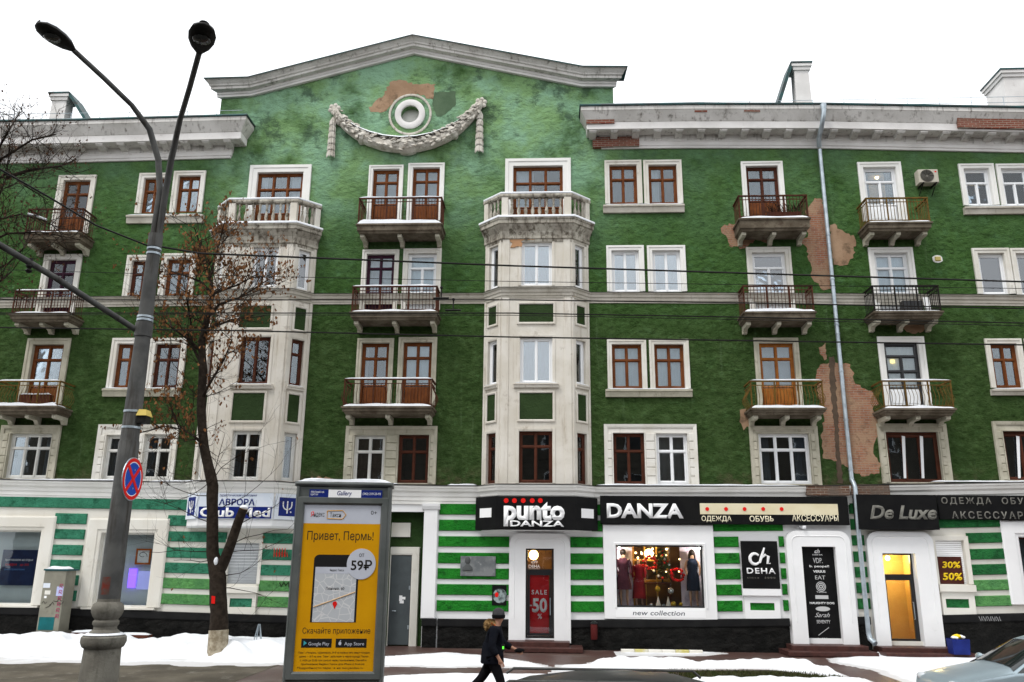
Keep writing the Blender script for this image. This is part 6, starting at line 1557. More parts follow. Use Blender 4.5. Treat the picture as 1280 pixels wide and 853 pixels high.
# paper notice on post
z = UZ(140, 733, LY); obj('faded_sticker', MB().add([(lx+.138*math.sin(a), LY-.138*math.cos(a), zz2) for a in [-.4+.16*i for i in range(6)] for zz2 in (z-.1, z+.12)], [(2*i, 2*i+2, 2*i+3, 2*i+1) for i in range(5)]), mat('sticker_red', (.16, .03, .02), (.10, .06, .05), 14, .8), bpy.data.objects['lamp_post'])

# overhead wires
def wire(pts, r, label, n=30):
    q = [U(*p) for p in pts]; out = []
    for i in range(len(q)-1):
        for k in range(10): out.append(q[i].lerp(q[i+1], k/10))
    out.append(q[-1])
    tag(obj('overhead_wire', MB().tube(out, r, 5), M_DARKM), label, 'wire')
WD = 14.0
pc = Vector((lx, LY, UZ(192, 305, LY)))
wire([(190, 307, LY), (250, 317, 11.6), (400, 323, 12.2), (640, 332.5, 13), (1000, 344, 13.5), (1330, 354, 14)], .016, 'thick black cable running right from the lamp post head band')
wire([(186, 308, LY), (120, 282, 10.4), (60, 246, 9.9), (-30, 195, 9.3)], .014, 'black cable rising left from the lamp post to the corner branches')
wire([(-40, 336, WD), (200, 343, WD), (640, 352, WD), (1330, 361.5, WD)], .006, 'faint thin wire just below the thick cable')
wire([(-40, 375, WD), (400, 375, WD), (640, 375, WD), (950, 379, WD), (1330, 387, WD)], .012, 'thin black trolley wire level with the belt course')
wire([(-40, 391.5, WD), (640, 391.5, WD), (950, 397, WD), (1330, 405, WD)], .012, 'black trolley wire crossing just below the belt course balconies')
wire([(-40, 393.5, WD+.6), (640, 394.2, WD+.6), (950, 400, WD+.6), (1330, 408.5, WD+.6)], .007, 'thin companion wire hanging under the trolley wire')
wire([(-40, 409, WD-1), (300, 413.5, WD-1), (640, 421.5, WD-1), (1330, 432, WD-1)], .013, 'lowest black trolley wire crossing above the third-floor windows')
for (px, py, Y, lb) in ((551.5, 371, WD, 'small dark wire hanger on the belt course wire'), (566.5, 386, WD, 'dark insulator clamp on the wire by the red-railed balcony')):
    p = U(px, py, Y); q = MB().tube([p+Vector((0, 0, .16)), p+Vector((0, 0, -.02))], .012, 6).tube([p+Vector((-.14, 0, -.03)), p+Vector((.14, 0, -.03))], .018, 6).ball(p+Vector((0, 0, .17)), .03, 8)
    tag(obj('wire_insulator', q, M_DARKM), lb, 'insulator')

# ------------------------------------------------------------------ advertising pillar
PY = 15.0
pl_ = U(371, 640, PY); an = rad(8)
FP = Fr((pl_.x, PY-.12), (math.cos(an), math.sin(an)))
Wp = 1.70; zt = UZ(378, 606, PY); zpt, zpb = UZ(383, 631, PY), UZ(371, 839, PY)
M_PIL = mat('pillar_grey', (.13, .14, .135), (.10, .11, .105), 2, .45, .1, 40, metal=.3, dirt=(.20, .20, .19), dirt_amt=(.6, .85))
t = thing('advertising_pillar', 'grey street advertising pillar with a yellow taxi poster', 'billboard', (pl_.x+.85, PY, 0))
obj('body', MB().cbox(FP, 0, Wp, -.42, 0, .35, zt-.02, .03), M_PIL, t)
obj('foot', MB().box(FP, .2, Wp-.2, -.36, -.06, -.02, .36), M_CONC, t)
obj('cap', MB().cbox(FP, -.03, Wp+.03, -.45, .05, zt-.03, zt+.05, .03), M_PIL, t)
obj('snow', snowstrip(FP, 0, Wp, -.42, .03, zt+.048, .06, 3, no=6), M_SNOW, t, smooth=True)
pu0, pu1 = .17, Wp-.17
obj('poster_frame', MB().sweep_rect(FP, pu0, pu1, zpb, zpt, [(0, -.02), (0, .02), (.03, .055), (.12, .055), (.14, .0)], bottom=True), M_PIL, t)
for uu in (.035, Wp-.035): obj('side_rib', MB().tube([FP(uu, .02, .36), FP(uu, .02, zt-.04)], .03, 8), M_PIL, t, smooth=True)
PW, PH = pu1-pu0, zpt-zpb
M_PYEL = mat('poster_yellow', (.62, .30, .004), (.56, .26, .004), 1.5, .4); M_PGREY = mat('poster_palegrey', (.52, .54, .60), (.48, .50, .56), 2, .4); M_INK = mat('poster_ink', (.02, .018, .015), None, rough=.5)
def pr(a, b, c_, d): return pu0+PW*a, pu0+PW*b, zpt-PH*d, zpt-PH*c_
q = obj('poster', MB().box(FP, pu0, pu1, -.01, .005, zpb, zpt-PH*.118), M_PYEL, t)
obj('poster_header', MB().box(FP, pu0, pu1, -.01, .005, zpt-PH*.118, zpt), M_PGREY, t)
text(t, 'Я', FP, *pr(.085, .125, .045, .078), .005, M_RED, .01, depth=.002); text(t, 'ндекс', FP, *pr(.13, .265, .052, .083), .005, M_INK, .0, depth=.002)
obj('taxi_outline', MB().tube([FP(a, .007, z) for a, z in [(pr(.3, .3, .045, .045)[0], pr(0, 0, .04, .04)[2]), (pr(.5, .5, 0, 0)[0], pr(0, 0, .037, .037)[2]), (pr(.545, .5, 0, 0)[0], pr(0, 0, .063, .063)[2]), (pr(.5, .5, 0, 0)[0], pr(0, 0, .09, .09)[2]), (pr(.3, .5, 0, 0)[0], pr(0, 0, .088, .088)[2]), (pr(.3, .3, .045, .045)[0], pr(0, 0, .04, .04)[2])]], .008, 4), M_PYEL, t)
text(t, 'Такси', FP, *pr(.335, .48, .05, .078), .005, M_INK, .005, depth=.002); text(t, '0+', FP, *pr(.87, .95, .035, .06), .005, M_INK, 0, depth=.002)
text(t, 'Привет, Пермь!', FP, *pr(.06, .92, .165, .235), .005, M_INK, .0, depth=.002)
# phone with map
def rr_(a, b, c_, d, r):
    x0, x1, z0, z1 = pr(a, b, c_, d)
    return [(x0, z0), (x1, z0)] + [(x1-r+r*math.cos(k*math.pi/12), z1-r+r*math.sin(k*math.pi/12)) for k in range(7)] + [(x0+r-r*math.sin(k*math.pi/12), z1-r+r*math.cos(k*math.pi/12)) for k in range(7)]
obj('printed_phone', MB().extrude(FP, [rr_(.17, .75, .31, .715, .09)], .0, .008), mat('poster_black', (.016, .016, .016), None, rough=.4), t)
def map_mat():
    m, tt, bs, nd, lk = new_mat('printed_map'); p = pos_n(nd, lk)
    v = nd.new('ShaderNodeTexVoronoi'); v.feature = 'DISTANCE_TO_EDGE'; v.inputs['Scale'].default_value = 7; lk.new(p, v.inputs['Vector'])
    c_ = mixc(nd, lk, ramp(nd, lk, v.outputs['Distance'], .02, .05), (.62, .62, .62), (.47, .49, .51)); lk.new(c_, bs.inputs['Base Color']); return m
obj('printed_map', MB().box(FP, *pr(.195, .725, 0, 0)[:2], .0, .010, *pr(0, 1, .385, .713)[2:]), map_mat(), t)
obj('map_header', MB().box(FP, *pr(.195, .725, 0, 0)[:2], .0, .0115, *pr(0, 1, .385, .425)[2:]), M_PGREY, t)
text(t, 'Яндекс Такси', FP, *pr(.38, .56, .397, .413), .0115, M_INK, 0, depth=.002); text(t, 'Ленина, 60', FP, *pr(.34, .58, .505, .525), .010, M_INK, 0, depth=.002)
a = [FP(pr(x, x, 0, 0)[0], .012, pr(0, 0, y, y)[2]) for x, y in ((.2, .625), (.35, .60), (.55, .565), (.72, .535))]
obj('map_road', MB().tube(a, .011, 4), mat('map_road', (.55, .38, .22), None), t)
x, z = pr(.47, .47, 0, 0)[0], pr(0, 0, .605, .605)[2]
obj('map_pin', MB().extrude(FP, [[(x+.04*math.cos(k*math.pi/8), z+.04*math.sin(k*math.pi/8)) for k in range(-2, 11)]+[(x, z-.09)]], .008, .014), M_RED, t)
x, z = pr(.78, .5, 0, 0)[0], pr(0, 0, .365, .365)[2]
obj('price_disc', MB().extrude(FP, [[(x+.255*math.cos(k*math.pi/18), z+.265*math.sin(k*math.pi/18)) for k in range(36)]], .0, .016), M_PGREY, t)
text(t, 'от', FP, x-.045, x+.045, z+.12, z+.18, .016, M_INK, 0, depth=.002); text(t, '59₽', FP, x-.18, x+.19, z-.11, z+.07, .016, M_INK, .02, depth=.002)
text(t, 'Скачайте приложение', FP, *pr(.085, .94, .745, .79), .005, M_INK, 0, depth=.002)
for (a0, a1, s, b0) in ((.08, .46, 'Google Play', .17), (.51, .9, 'App Store', .62)):
    obj('store_badge', MB().cbox(FP, *pr(a0, a1, 0, 0)[:2], .0, .010, *pr(0, 0, .81, .862)[2:], .003), mat('poster_black', (.016, .016, .016), None), t)
    text(t, s, FP, *pr(b0, a1-.03, .83, .855), .010, M_PGREY, 0, depth=.002)
pl2 = pr(.11, .15, .822, .85); text_play = MB().extrude(FP, [[(pl2[0], pl2[2]), (pl2[1], (pl2[2]+pl2[3])/2), (pl2[0], pl2[3])]], .008, .013); obj('play_mark', text_play, mat('play_teal', (.05, .35, .40), None), t)
ap = pr(.545, .585, .823, .853); cx, cz = (ap[0]+ap[1])/2, (ap[2]+ap[3])/2
obj('store_mark', MB().extrude(FP, [[(cx+.026*math.cos(k*math.pi/8)*(1-.12*(k in (15, 0, 1))), cz+.03*math.sin(k*math.pi/8)) for k in range(16)]], .008, .013).tube([FP(cx, .011, cz+.034), FP(cx+.014, .011, cz+.052)], .006, 4), M_PGREY, t)
for k, s in enumerate(('Тариф «Эконом» / «Демократ». 59 ₽ за первые пять минут поездки,', 'далее — 8 ₽ за мин. Тариф действует в черте города Перми', 'с 10:00 до 22:00 при заказе через приложение. Скачайте', 'приложение Яндекс.Такси для iPhone и Android.', 'Подробности тарифа на taxi.yandex.ru')):
    text(t, s, FP, *pr(.05+.015*k*(k < 4), .95-.02*k, .885+.022*k, .899+.022*k), .005, M_INK, 0, depth=.002)
hz = zpt+.10
zz0, zz1 = UZ(400, 622.5, PY), UZ(400, 612.5, PY)
u_ = lambda f: .24+f*(Wp-.40)
obj('name_strip', MB().box(FP, u_(0), u_(.26), -.01, .03, zz0, zz1).box(FP, u_(.71), u_(1), -.01, .03, zz0, zz1), M_NAVY, t); obj('name_strip', MB().box(FP, u_(.26), u_(.71), -.01, .029, zz0, zz1), M_WHITE, t)
text(t, 'Gallery', FP, u_(.38), u_(.58), zz0+.02, zz1-.02, .03, M_NAVY, 0, .25, depth=.003); text(t, 'РЕКЛАМА НА\nЩИТАХ', FP, u_(.02), u_(.2), zz0+.03, zz1-.03, .03, M_WHITE, 0, depth=.003); text(t, '(342) 219-23-93', FP, u_(.73), u_(.98), zz0+.045, zz1-.045, .03, M_WHITE, 0, depth=.003)

# utility cabinet
CY = 26.2; R = rect(51.5, 79, 713.5, 776, CY)
t = thing('utility_cabinet', 'beige graffitied utility cabinet with a teal panel in front of the plinth', 'cabinet', ((R[0]+R[1])/2, CY, 0))
FC = Fr((0, CY), (1, 0)); M_CAB = mat('cabinet_beige', (.26, .25, .20), (.21, .20, .16), 2, .6, .15, 40, dirt=(.12, .10, .07), dirt_amt=(.58, .85))
R = (R[0], R[1], .38, R[3])
obj('case', MB().cbox(FC, R[0], R[1], -.55, 0, R[2], R[3], .012), M_CAB, t); obj('cap', MB().cbox(FC, R[0]-.03, R[1]+.06, -.58, .03, R[3]-.001, R[3]+.05, .01), mat('cabinet_cap', (.02, .08, .09), None, rough=.5), t)
obj('snow', snowstrip(FC, R[0]+.02, R[1]-.02, -.54, .02, R[3]+.048, .09, 5, no=6), M_SNOW, t, smooth=True)
obj('teal_panel', MB().box(FC, R[0]+.05, R[1]-.17, -.01, .008, R[2]+.05, R[2]+.43), mat('cabinet_teal', (.012, .13, .14), (.01, .10, .11), 4, .6), t)
for (a, b, c_, d, mm) in ((.02, .24, 1.3, 1.44, M_SKYW), (.10, .28, 1.1, 1.22, M_CREAMW), (.47, .68, 1.06, 1.34, mat('flyer_lilac', (.45, .48, .72), None)), (.1, .18, .99, 1.06, M_WHITE)):
    obj('flyer', MB().box(FC, R[0]+a, R[0]+b, -.004, .004, R[2]+c_, R[2]+d), mm, t)
sc = MB(); r = random.Random(8)
for (a, z) in ((.06, .86), (.3, .83), (.42, .9), (.55, .95), (.2, .75), (.6, .85)): sc.tube([FC(R[0]+a+.05*k, .005, R[2]+z+r.uniform(-.05, .05)) for k in range(4)], .008, 4)
obj('scrawl', sc, M_INK, t)
sc = MB()
for k in range(6):
    zc = R[2]+1.36-.18*k; u_0 = R[1]-.10
    sc.tube([FC(u_0+x_, .006, zc+z_) for x_, z_ in ((-.05, -.05), (-.04, .05), (.04, .05), (.05, 0), (-.03, -.01), (.05, -.06))], .010, 4)
obj('pink_graffiti', sc, mat('paint_pink', (.42, .05, .14), None), t)
obj('base', MB().wbox(R[0]-.08, R[1]+.1, CY-.1, CY+.62, 0, .385), M_CONC, t)
# graffiti on the bands (flat paint)
g = MB(); 
for k in range(5):
    c = U(344+3.4*k, 691, WY-.06); g.tube([Vector((c.x+dx, WY-.058, c.z+dz)) for dx, dz in ((-.04, .14), (-.03, -.14), (.03, .02), (.05, -.13))], .012, 4)
tag(obj('graffiti', g, M_RED), 'red spray scrawl on the teal bands beside the tree', 'graffiti')
g = MB(); c = U(357, 731, WY-.06); g.tube([Vector((c.x+dx, WY-.058, c.z+dz)) for dx, dz in ((-.2, .06), (-.14, -.06), (-.06, .08), (0, -.04), (.08, .08), (.12, -.08))], .02, 4)
tag(obj('graffiti', g, M_INK), 'black spray squiggle low on the bands by the advertising pillar', 'graffiti')
g = MB(); c = U(1238, 774, WY-.14)
for k in range(5): g.tube([Vector((c.x-.28+.13*k+dx, WY-.134, c.z+dz)) for dx, dz in ((-.05, .07), (0, -.06), (.04, .07), (.06, -.05))], .008, 4)
tag(obj('graffiti', g, M_GREYW), 'pale scribble on the black plinth beside the parked silver car', 'graffiti')
# steel easel-like stand on the snow
c = U(322, 806, 24.6); h = .52; zg = .28
t = thing('steel_stand', 'small steel A-shaped stand on the snow beside the tree', 'stand', (c.x, 24.6, zg))
for dx, dy in ((-.13, -.08), (.13, -.08), (-.1, .12), (.1, .12)): obj('leg', MB().tube([(c.x+dx, 24.6+dy, zg-.1), (c.x+dx*.15, 24.6+dy*.1, zg+h)], .015, 6), M_ZINC, t)
obj('brace', MB().tube([(c.x-.08, 24.53, zg+.2), (c.x+.08, 24.53, zg+.2)], .01, 5), M_ZINC, t)
# ------------------------------------------------------------------ trees
def twigs(b, lv, start, d, L, r0, rr, depth, ends, droop=.0, up=.35):
    n = 4; p = Vector(start); pts = [p.copy()]; d = d.normalized()
    for k in range(n):
        d = (d+Vector((rr.uniform(-.28, .28), rr.uniform(-.28, .28), rr.uniform(-.22, .3)*1+up*.12-droop))).normalized()
        p = p+d*L/n; pts.append(p.copy())
    b.tube(pts, [r0*(1-.6*k/n) for k in range(n+1)], 5 if r0 > .012 else 3, False)
    if depth == 0: ends.append(pts); return
    for k in range(rr.randint(3, 5)):
        i = rr.randint(1, n); f = Vector((rr.uniform(-1, 1), rr.uniform(-1, 1), rr.uniform(-.5, .9)))
        twigs(b, lv, pts[i], d*.7+f*.8, L*rr.uniform(.45, .75), r0*.45, rr, depth-1, ends, droop, up)
def leafquad(b, p, s, rr):
    a = Vector((rr.uniform(-1, 1), rr.uniform(-1, 1), rr.uniform(-.6, .6))).normalized()*s*.42; d = Vector((rr.uniform(-.5, .5), rr.uniform(-.5, .5), -1)).normalized()*s
    n = a.cross(d).normalized()*s*.18
    b.add([p, p+d*.45+a+n, p+d, p+d*.45-a+n], [(0, 1, 2, 3)])
TY = 23.0
def tp(px, py, dy=0): return U(px, py, TY+dy)
base = tp(274, 806); gz = .12
t = thing('street_tree', 'leaning dark street tree with whitewashed foot, sawn limb and dry brown leaves', 'tree', (base.x, TY, gz))
trunk = [Vector((base.x, TY, gz-.2))]+[tp(a, b) for a, b in ((273.5, 763), (272.5, 722), (266, 692), (265.5, 652), (266, 608), (254.5, 556), (251.5, 516), (254, 464), (251.5, 427), (260, 396), (265.5, 368), (262, 345))]
tr_ = [.27, .225, .22, .165, .15, .155, .13, .125, .12, .10, .085, .06, .035]
pts, rs = [], []
for i in range(len(trunk)-1):
    for k in range(4):
        f = k/4; p = trunk[i].lerp(trunk[i+1], f); pts.append(p+Vector((mnoise.noise(p*1.3)*.025, mnoise.noise(p*1.7)*.025, 0))); rs.append((tr_[i]*(1-f)+tr_[i+1]*f)*(1+.08*mnoise.noise(p*3)))
pts.append(trunk[-1]); rs.append(tr_[-1])
obj('trunk', MB().tube(pts, rs, 14), M_BARK, t, smooth=True)
wz = UZ(274, 786, TY)
kf = [i for i, p in enumerate(pts) if p.z < wz]
obj('whitewashed_foot', MB().tube([pts[i] for i in kf]+[pts[kf[-1]].lerp(pts[kf[-1]+1], .5)], [rs[i]+.008 for i in kf]+[rs[kf[-1]]+.008], 14, False), M_BARKW, t, smooth=True)
limb = [tp(273, 716), tp(281, 700, -.05), tp(289, 679, -.15), tp(298, 652, -.25), tp(304.5, 636, -.3)]
sl_ = obj('sawn_limb', MB().tube(limb, [.17, .15, .135, .125, .12], 12), M_BARK, t, smooth=True)
d = (limb[-1]-limb[-2]).normalized()
obj('cut_face', MB().tube([limb[-1]-d*.01, limb[-1]+d*.012], .112, 12), mat('cut_wood', (.25, .15, .07), (.18, .10, .05), 9, .9), sl_)
obj('snow', MB().ball(limb[-1]+d*.03, .12, 10, (1, 1, .6)), M_SNOW, sl_, smooth=True)
obj('fork_snow', MB().ball(tp(270, 703, -.12), .10, 8, (.7, .8, 1.4)), M_SNOW, t, smooth=True)
rr = random.Random(21); ends = []; br = MB()
bough = [[(265.5, 368), (280, 362), (296, 357), (318, 345)], [(262, 350), (256, 330), (250, 305), (243, 285)], [(262, 350), (268, 325), (275, 300), (280, 280)], [(254, 460), (240, 432), (238, 400), (232, 365), (226, 330)],
         [(254.5, 556), (242, 545), (229, 537), (206, 533), (175, 541)], [(260, 396), (275, 380), (300, 372), (335, 350)], [(251.5, 427), (262, 410), (290, 400), (330, 395)], [(265.5, 368), (250, 352), (232, 345), (210, 338)], [(251, 500), (262, 480), (280, 450), (290, 425)], [(252, 440), (236, 425), (215, 410), (205, 380)]]
for bo in bough:
    q = [tp(a, b, rr.uniform(-.5, .5)*i) for i, (a, b) in enumerate(bo)]
    br.tube(q, [.05, .038, .026, .015, .01][:len(q)], 6, False)
    for i in range(1, len(q)):
        for k in range(4):
            p = q[i-1].lerp(q[i], rr.random()); f = Vector((rr.uniform(-1, 1), rr.uniform(-1, 1), rr.uniform(-.4, .9)))
            twigs(br, 0, p, (q[i]-q[i-1]).normalized()*.6+f, rr.uniform(.6, 1.25), .014, rr, 2, ends)
low = []
for (a, b, dx, dz) in ((266, 690, -1, .1), (284, 690, 1, .1), (272, 722, 1, -.1), (266, 700, -1, -.1), (290, 680, 1, .3), (270, 735, 1, 0), (267, 655, -.9, .3), (300, 655, .9, .5), (266, 620, -1, 0), (266, 640, 1, .4)):
    twigs(br, 0, tp(a, b), Vector((dx, rr.uniform(-.4, .3), dz)), rr.uniform(1.2, 2.0), .014, rr, 2, low, .0, .2)
bare = []
for (a, b) in ((240, 432), (232, 365), (262, 345), (300, 372), (275, 380), (229, 537), (254, 556), (252, 500), (290, 400), (215, 410), (266, 600), (258, 470), (262, 410)):
    for k in range(4): twigs(br, 0, tp(a, b, rr.uniform(-.6, .6)), Vector((rr.uniform(-1, 1), rr.uniform(-.6, .6), rr.uniform(-.5, .8))), rr.uniform(1.0, 2.0), .013, rr, 2, bare, .02, .2)
obj('branches', br, M_BARK, t)
ends += bare[::5]
lf = MB()
for e in ends:
    if rr.random() < .55:
        for k in range(rr.randint(2, 3)): leafquad(lf, e[rr.randint(1, 4)]+Vector((rr.uniform(-.06, .06), rr.uniform(-.06, .06), 0)), rr.uniform(.07, .14), rr)
for e in low:
    if rr.random() < .16: leafquad(lf, e[-1], rr.uniform(.08, .13), rr)
obj('dry_leaves', lf, M_LEAF, t, kind='stuff')
obj('paper_tag', MB().add([tp(264.5, 745, -.25), tp(269, 745.5, -.25), tp(268.6, 755, -.25), tp(264, 754.5, -.25)], [(0, 1, 2, 3)]), M_RED, t)
# tree at the left edge of the view
t = thing('corner_tree', 'bare twiggy tree with sparse brown leaves reaching in over the upper left balconies', 'tree', (UX(-90, 700, 15), 15, 0))
LYt = 15.0; lp = lambda a, b, d=0: U(a, b, LYt+d)
tb_ = Vector((UX(-90, 700, LYt), LYt, 0)); c1 = lp(-75, 420); c2 = lp(-60, 330)
obj('trunk', MB().tube([tb_, tb_.lerp(c1, .5), c1, c2, lp(-45, 250)], [.2, .17, .12, .09, .05], 10), M_BARK, t, smooth=True)
rr = random.Random(5); br = MB(); ends = []
for bo in ([(-60, 330), (-20, 290), (0, 242), (8, 222), (12, 180), (20, 150)], [(-60, 330), (-20, 280), (0, 274), (25, 268), (60, 277), (85, 300)], [(8, 222), (40, 212), (75, 208), (95, 200)], [(-70, 380), (-20, 345), (10, 330), (30, 310), (40, 285)], [(-50, 280), (-15, 235), (10, 215), (30, 232), (60, 250)], [(-45, 250), (-10, 200), (10, 165), (25, 140)], [(-70, 400), (-30, 372), (0, 352), (14, 340)], [(-60, 330), (-25, 308), (10, 292), (50, 290), (100, 300)], [(-50, 270), (0, 200), (40, 175), (70, 168)]):
    q = [lp(a, b, rr.uniform(-.3, .3)*min(i, 2)) for i, (a, b) in enumerate(bo)]
    br.tube(q, [.04, .03, .02, .014, .009, .005][:len(q)], 6, False)
    for i in range(1, len(q)):
        for k in range(6):
            p = q[i-1].lerp(q[i], rr.random()); f = Vector((rr.uniform(-1, 1), rr.uniform(-1, 1), rr.uniform(-.7, .7)))
            twigs(br, 0, p, (q[i]-q[i-1]).normalized()*.5+f, rr.uniform(.35, .8), .0095, rr, 2, ends)
obj('branches', br, M_BARK, t)
lf = MB()
for e in ends:
    if rr.random() < .34: leafquad(lf, e[rr.randint(2, 4)], rr.uniform(.035, .07), rr)
obj('dry_leaves', lf, M_LEAF2, t, kind='stuff')
q = [lp(35, 268.5, -.02), lp(48, 272, -.02), lp(58, 276, -.02)]; obj('snow', MB().tube([p+Vector((0, 0, .02)) for p in q], .022, 6), M_SNOW, t, smooth=True)

# ------------------------------------------------------------------ person
PYp = 16.0; px0 = UX(616, 800, PYp); pz = UZ(624, 760.5, PYp)-1.755
def L3(p): return (px0+p[0], PYp+p[1], pz+p[2])
per = thing('person', 'person walking in a dark padded coat with fur-trimmed hood and grey knit hat', 'person', (px0, PYp, 0))
V_ = [(0, 0, .93), (.02, 0, 1.12), (.04, 0, 1.32), (.07, 0, 1.47), (.10, 0, 1.55), (.115, 0, 1.64), (.105, 0, 1.70)]
E_ = [(0, 1), (1, 2), (2, 3), (3, 4), (4, 5), (5, 6)]; R_s = [(.13, .16), (.12, .15), (.12, .17), .06, .075, (.095, .08), .07]
def chain(par, pts, rs):
    for p, r in zip(pts, rs): V_.append(p); R_s.append(r); E_.append((par, len(V_)-1)); par = len(V_)-1
    return par
chain(4, [(.205, 0, 1.59)], [.016])                                           # nose
for s, leg in ((-1, [(.02, -.09, .86), (.16, -.09, .50), (.20, -.09, .10), (.33, -.09, .05)]), (1, [(-.02, .09, .86), (-.20, .09, .53), (-.52, .09, .24), (-.44, .09, .12)])):
    chain(0, leg, [.085, .062, .04, .035])
hands = []
for s, arm in ((-1, [(.04, -.19, 1.38), (.0, -.25, 1.12), (.13, -.26, .91)]), (1, [(.05, .19, 1.38), (.16, .23, 1.13), (.40, .16, 1.03)])):
    w0 = chain(2, arm, [.06, .045, .032]); d = (Vector(arm[2])-Vector(arm[1])).normalized()
    pm = Vector(arm[2])+d*.06; pi_ = chain(w0, [tuple(pm)], [(.032, .022)]); hands.append(pm)
    sd = Vector((0, 1, 0)).cross(d).normalized()
    for k, ln in enumerate((.07, .08, .075, .06)):
        b0 = pm+d*.035+sd*(k-1.5)*.018; b1 = b0+d*ln*.5; b2 = b1+d*ln*.35+Vector((0, -s*.0, -.02)); chain(pi_, [tuple(b0), tuple(b1), tuple(b2)], [.010, .009, .008])
    th = pm+sd*.035+Vector((0, -.01*s, 0)); chain(pi_, [tuple(th), tuple(th+d*.04+sd*.01)], [.011, .009])
M_FACE = mat('skin', (.42, .23, .155), (.38, .20, .135), 8, .55)
obj('body', skinmesh('body', [L3(p) for p in V_], E_, R_s, 2), M_FACE, per)
M_COAT = mat('coat_navy', (.006, .007, .011), (.010, .011, .015), 6, .9, .5, 18, spec=.05, bdist=.03); M_TROU = mat('trousers_black', (.007, .007, .008), None, rough=.9, spec=.05)
cv = [(-.0, 0, .98), (.02, 0, 1.15), (.035, 0, 1.33), (.06, 0, 1.45), (.04, -.2, 1.38), (.0, -.265, 1.12), (.10, -.265, .95), (.05, .2, 1.38), (.16, .24, 1.13), (.35, .17, 1.05)]
obj('coat', skinmesh('coat', [L3(p) for p in cv], [(0, 1), (1, 2), (2, 3), (2, 4), (4, 5), (5, 6), (2, 7), (7, 8), (8, 9)], [(.17, .2), (.165, .2), (.16, .2), (.09, .1), .09, .075, .06, .09, .075, .06], 2), M_COAT, per)
obj('coat_skirt', MB().lathe(L3((-.005, 0, 0)), [(.205, .80), (.215, .82), (.205, .95), (.19, 1.08), (.17, 1.16)], 20, 1.0, 1.02), M_COAT, per, smooth=True)
tv = [(0, 0, .92), (.02, -.09, .84), (.165, -.09, .50), (.195, -.09, .16), (-.02, .09, .84), (-.2, .09, .53), (-.49, .09, .26)]
obj('trousers', skinmesh('trousers', [L3(p) for p in tv], [(0, 1), (1, 2), (2, 3), (0, 4), (4, 5), (5, 6)], [(.14, .15), .115, .085, .07, .115, .085, .07], 2), M_TROU, per)
for k, (a, b) in enumerate((((.19, -.09, .10), (.36, -.09, .05)), ((-.54, .09, .24), (-.43, .09, .10)))):
    obj('boot', MB().tube([L3((a[0]-.02, a[1], a[2]+.1)), L3(a), L3(((a[0]+b[0])/2, a[1], (a[2]+b[2])/2)), L3(b)], [.06, .06, .055, .04], 10), M_BLACKF, per, smooth=True)
obj('knit_hat', MB().lathe(L3((.10, 0, 1.595)), [(.108, .0), (.112, .03), (.108, .08), (.085, .135), (.04, .165), (.005, .172)], 16, 1.05, .95), mat('hat_grey', (.06, .06, .062), (.045, .045, .047), 12, .95, .6, 90), per, smooth=True)
obj('hat_brim', MB().lathe(L3((.10, 0, 1.575)), [(.10, 0), (.115, .01), (.118, .06), (.108, .07)], 16, 1.05, .95), M_TROU, per, smooth=True)
fu = MB(); rf = random.Random(3); hc = Vector(L3((-.035, 0, 1.47)))
for k in range(420):
    a = rf.uniform(0, 6.28); e = rf.uniform(-1.2, 1.3); n_ = Vector((math.cos(a)*math.cos(e), math.sin(a)*math.cos(e), math.sin(e))); p = hc+Vector((n_.x*.10, n_.y*.15, n_.z*.085)); s = n_.orthogonal().normalized()*.014
    fu.add([p-s, p+s, p+n_*.05+Vector((0, 0, -.02))], [(0, 1, 2)])
fu.ball(hc, .098, 12, (1, 1.45, .85))
obj('fur_hood', fu, mat('fur_tan', (.20, .12, .05), (.30, .19, .08), 14, .95), per)
obj('scarf', MB().tube([L3((-.02, -.12, 1.50)), L3((.03, -.125, 1.46)), L3((.07, -.12, 1.40))], [.02, .024, .02], 6), mat('lining_orange', (.65, .11, .01), None), per)
obj('glove', MB().ball(hands[1]+Vector((px0, PYp, pz))+Vector((.03, 0, 0)), .062, 10, (1.6, .8, .7)), M_TROU, per, smooth=True)
for s in (-1, 1): obj('eye', MB().ball(L3((.19, s*.035, 1.625)), .010, 6), M_INK, per)
pc_ = hands[0]+Vector((px0, PYp, pz)); q = U(629, 810, PYp-.2)
ph = thing('phone', 'phone with a glowing green screen held against the dark coat', 'phone', tuple(q))
obj('case', MB().wbox(q.x-.03, q.x+.03, q.y-.006, q.y+.006, q.z-.05, q.z+.06), M_BLACKF, ph); obj('screen', MB().wbox(q.x-.014, q.x+.014, q.y-.009, q.y-.006, q.z-.02, q.z+.025), emis('screen_green', (.12, 1, .05), 1.0), ph)

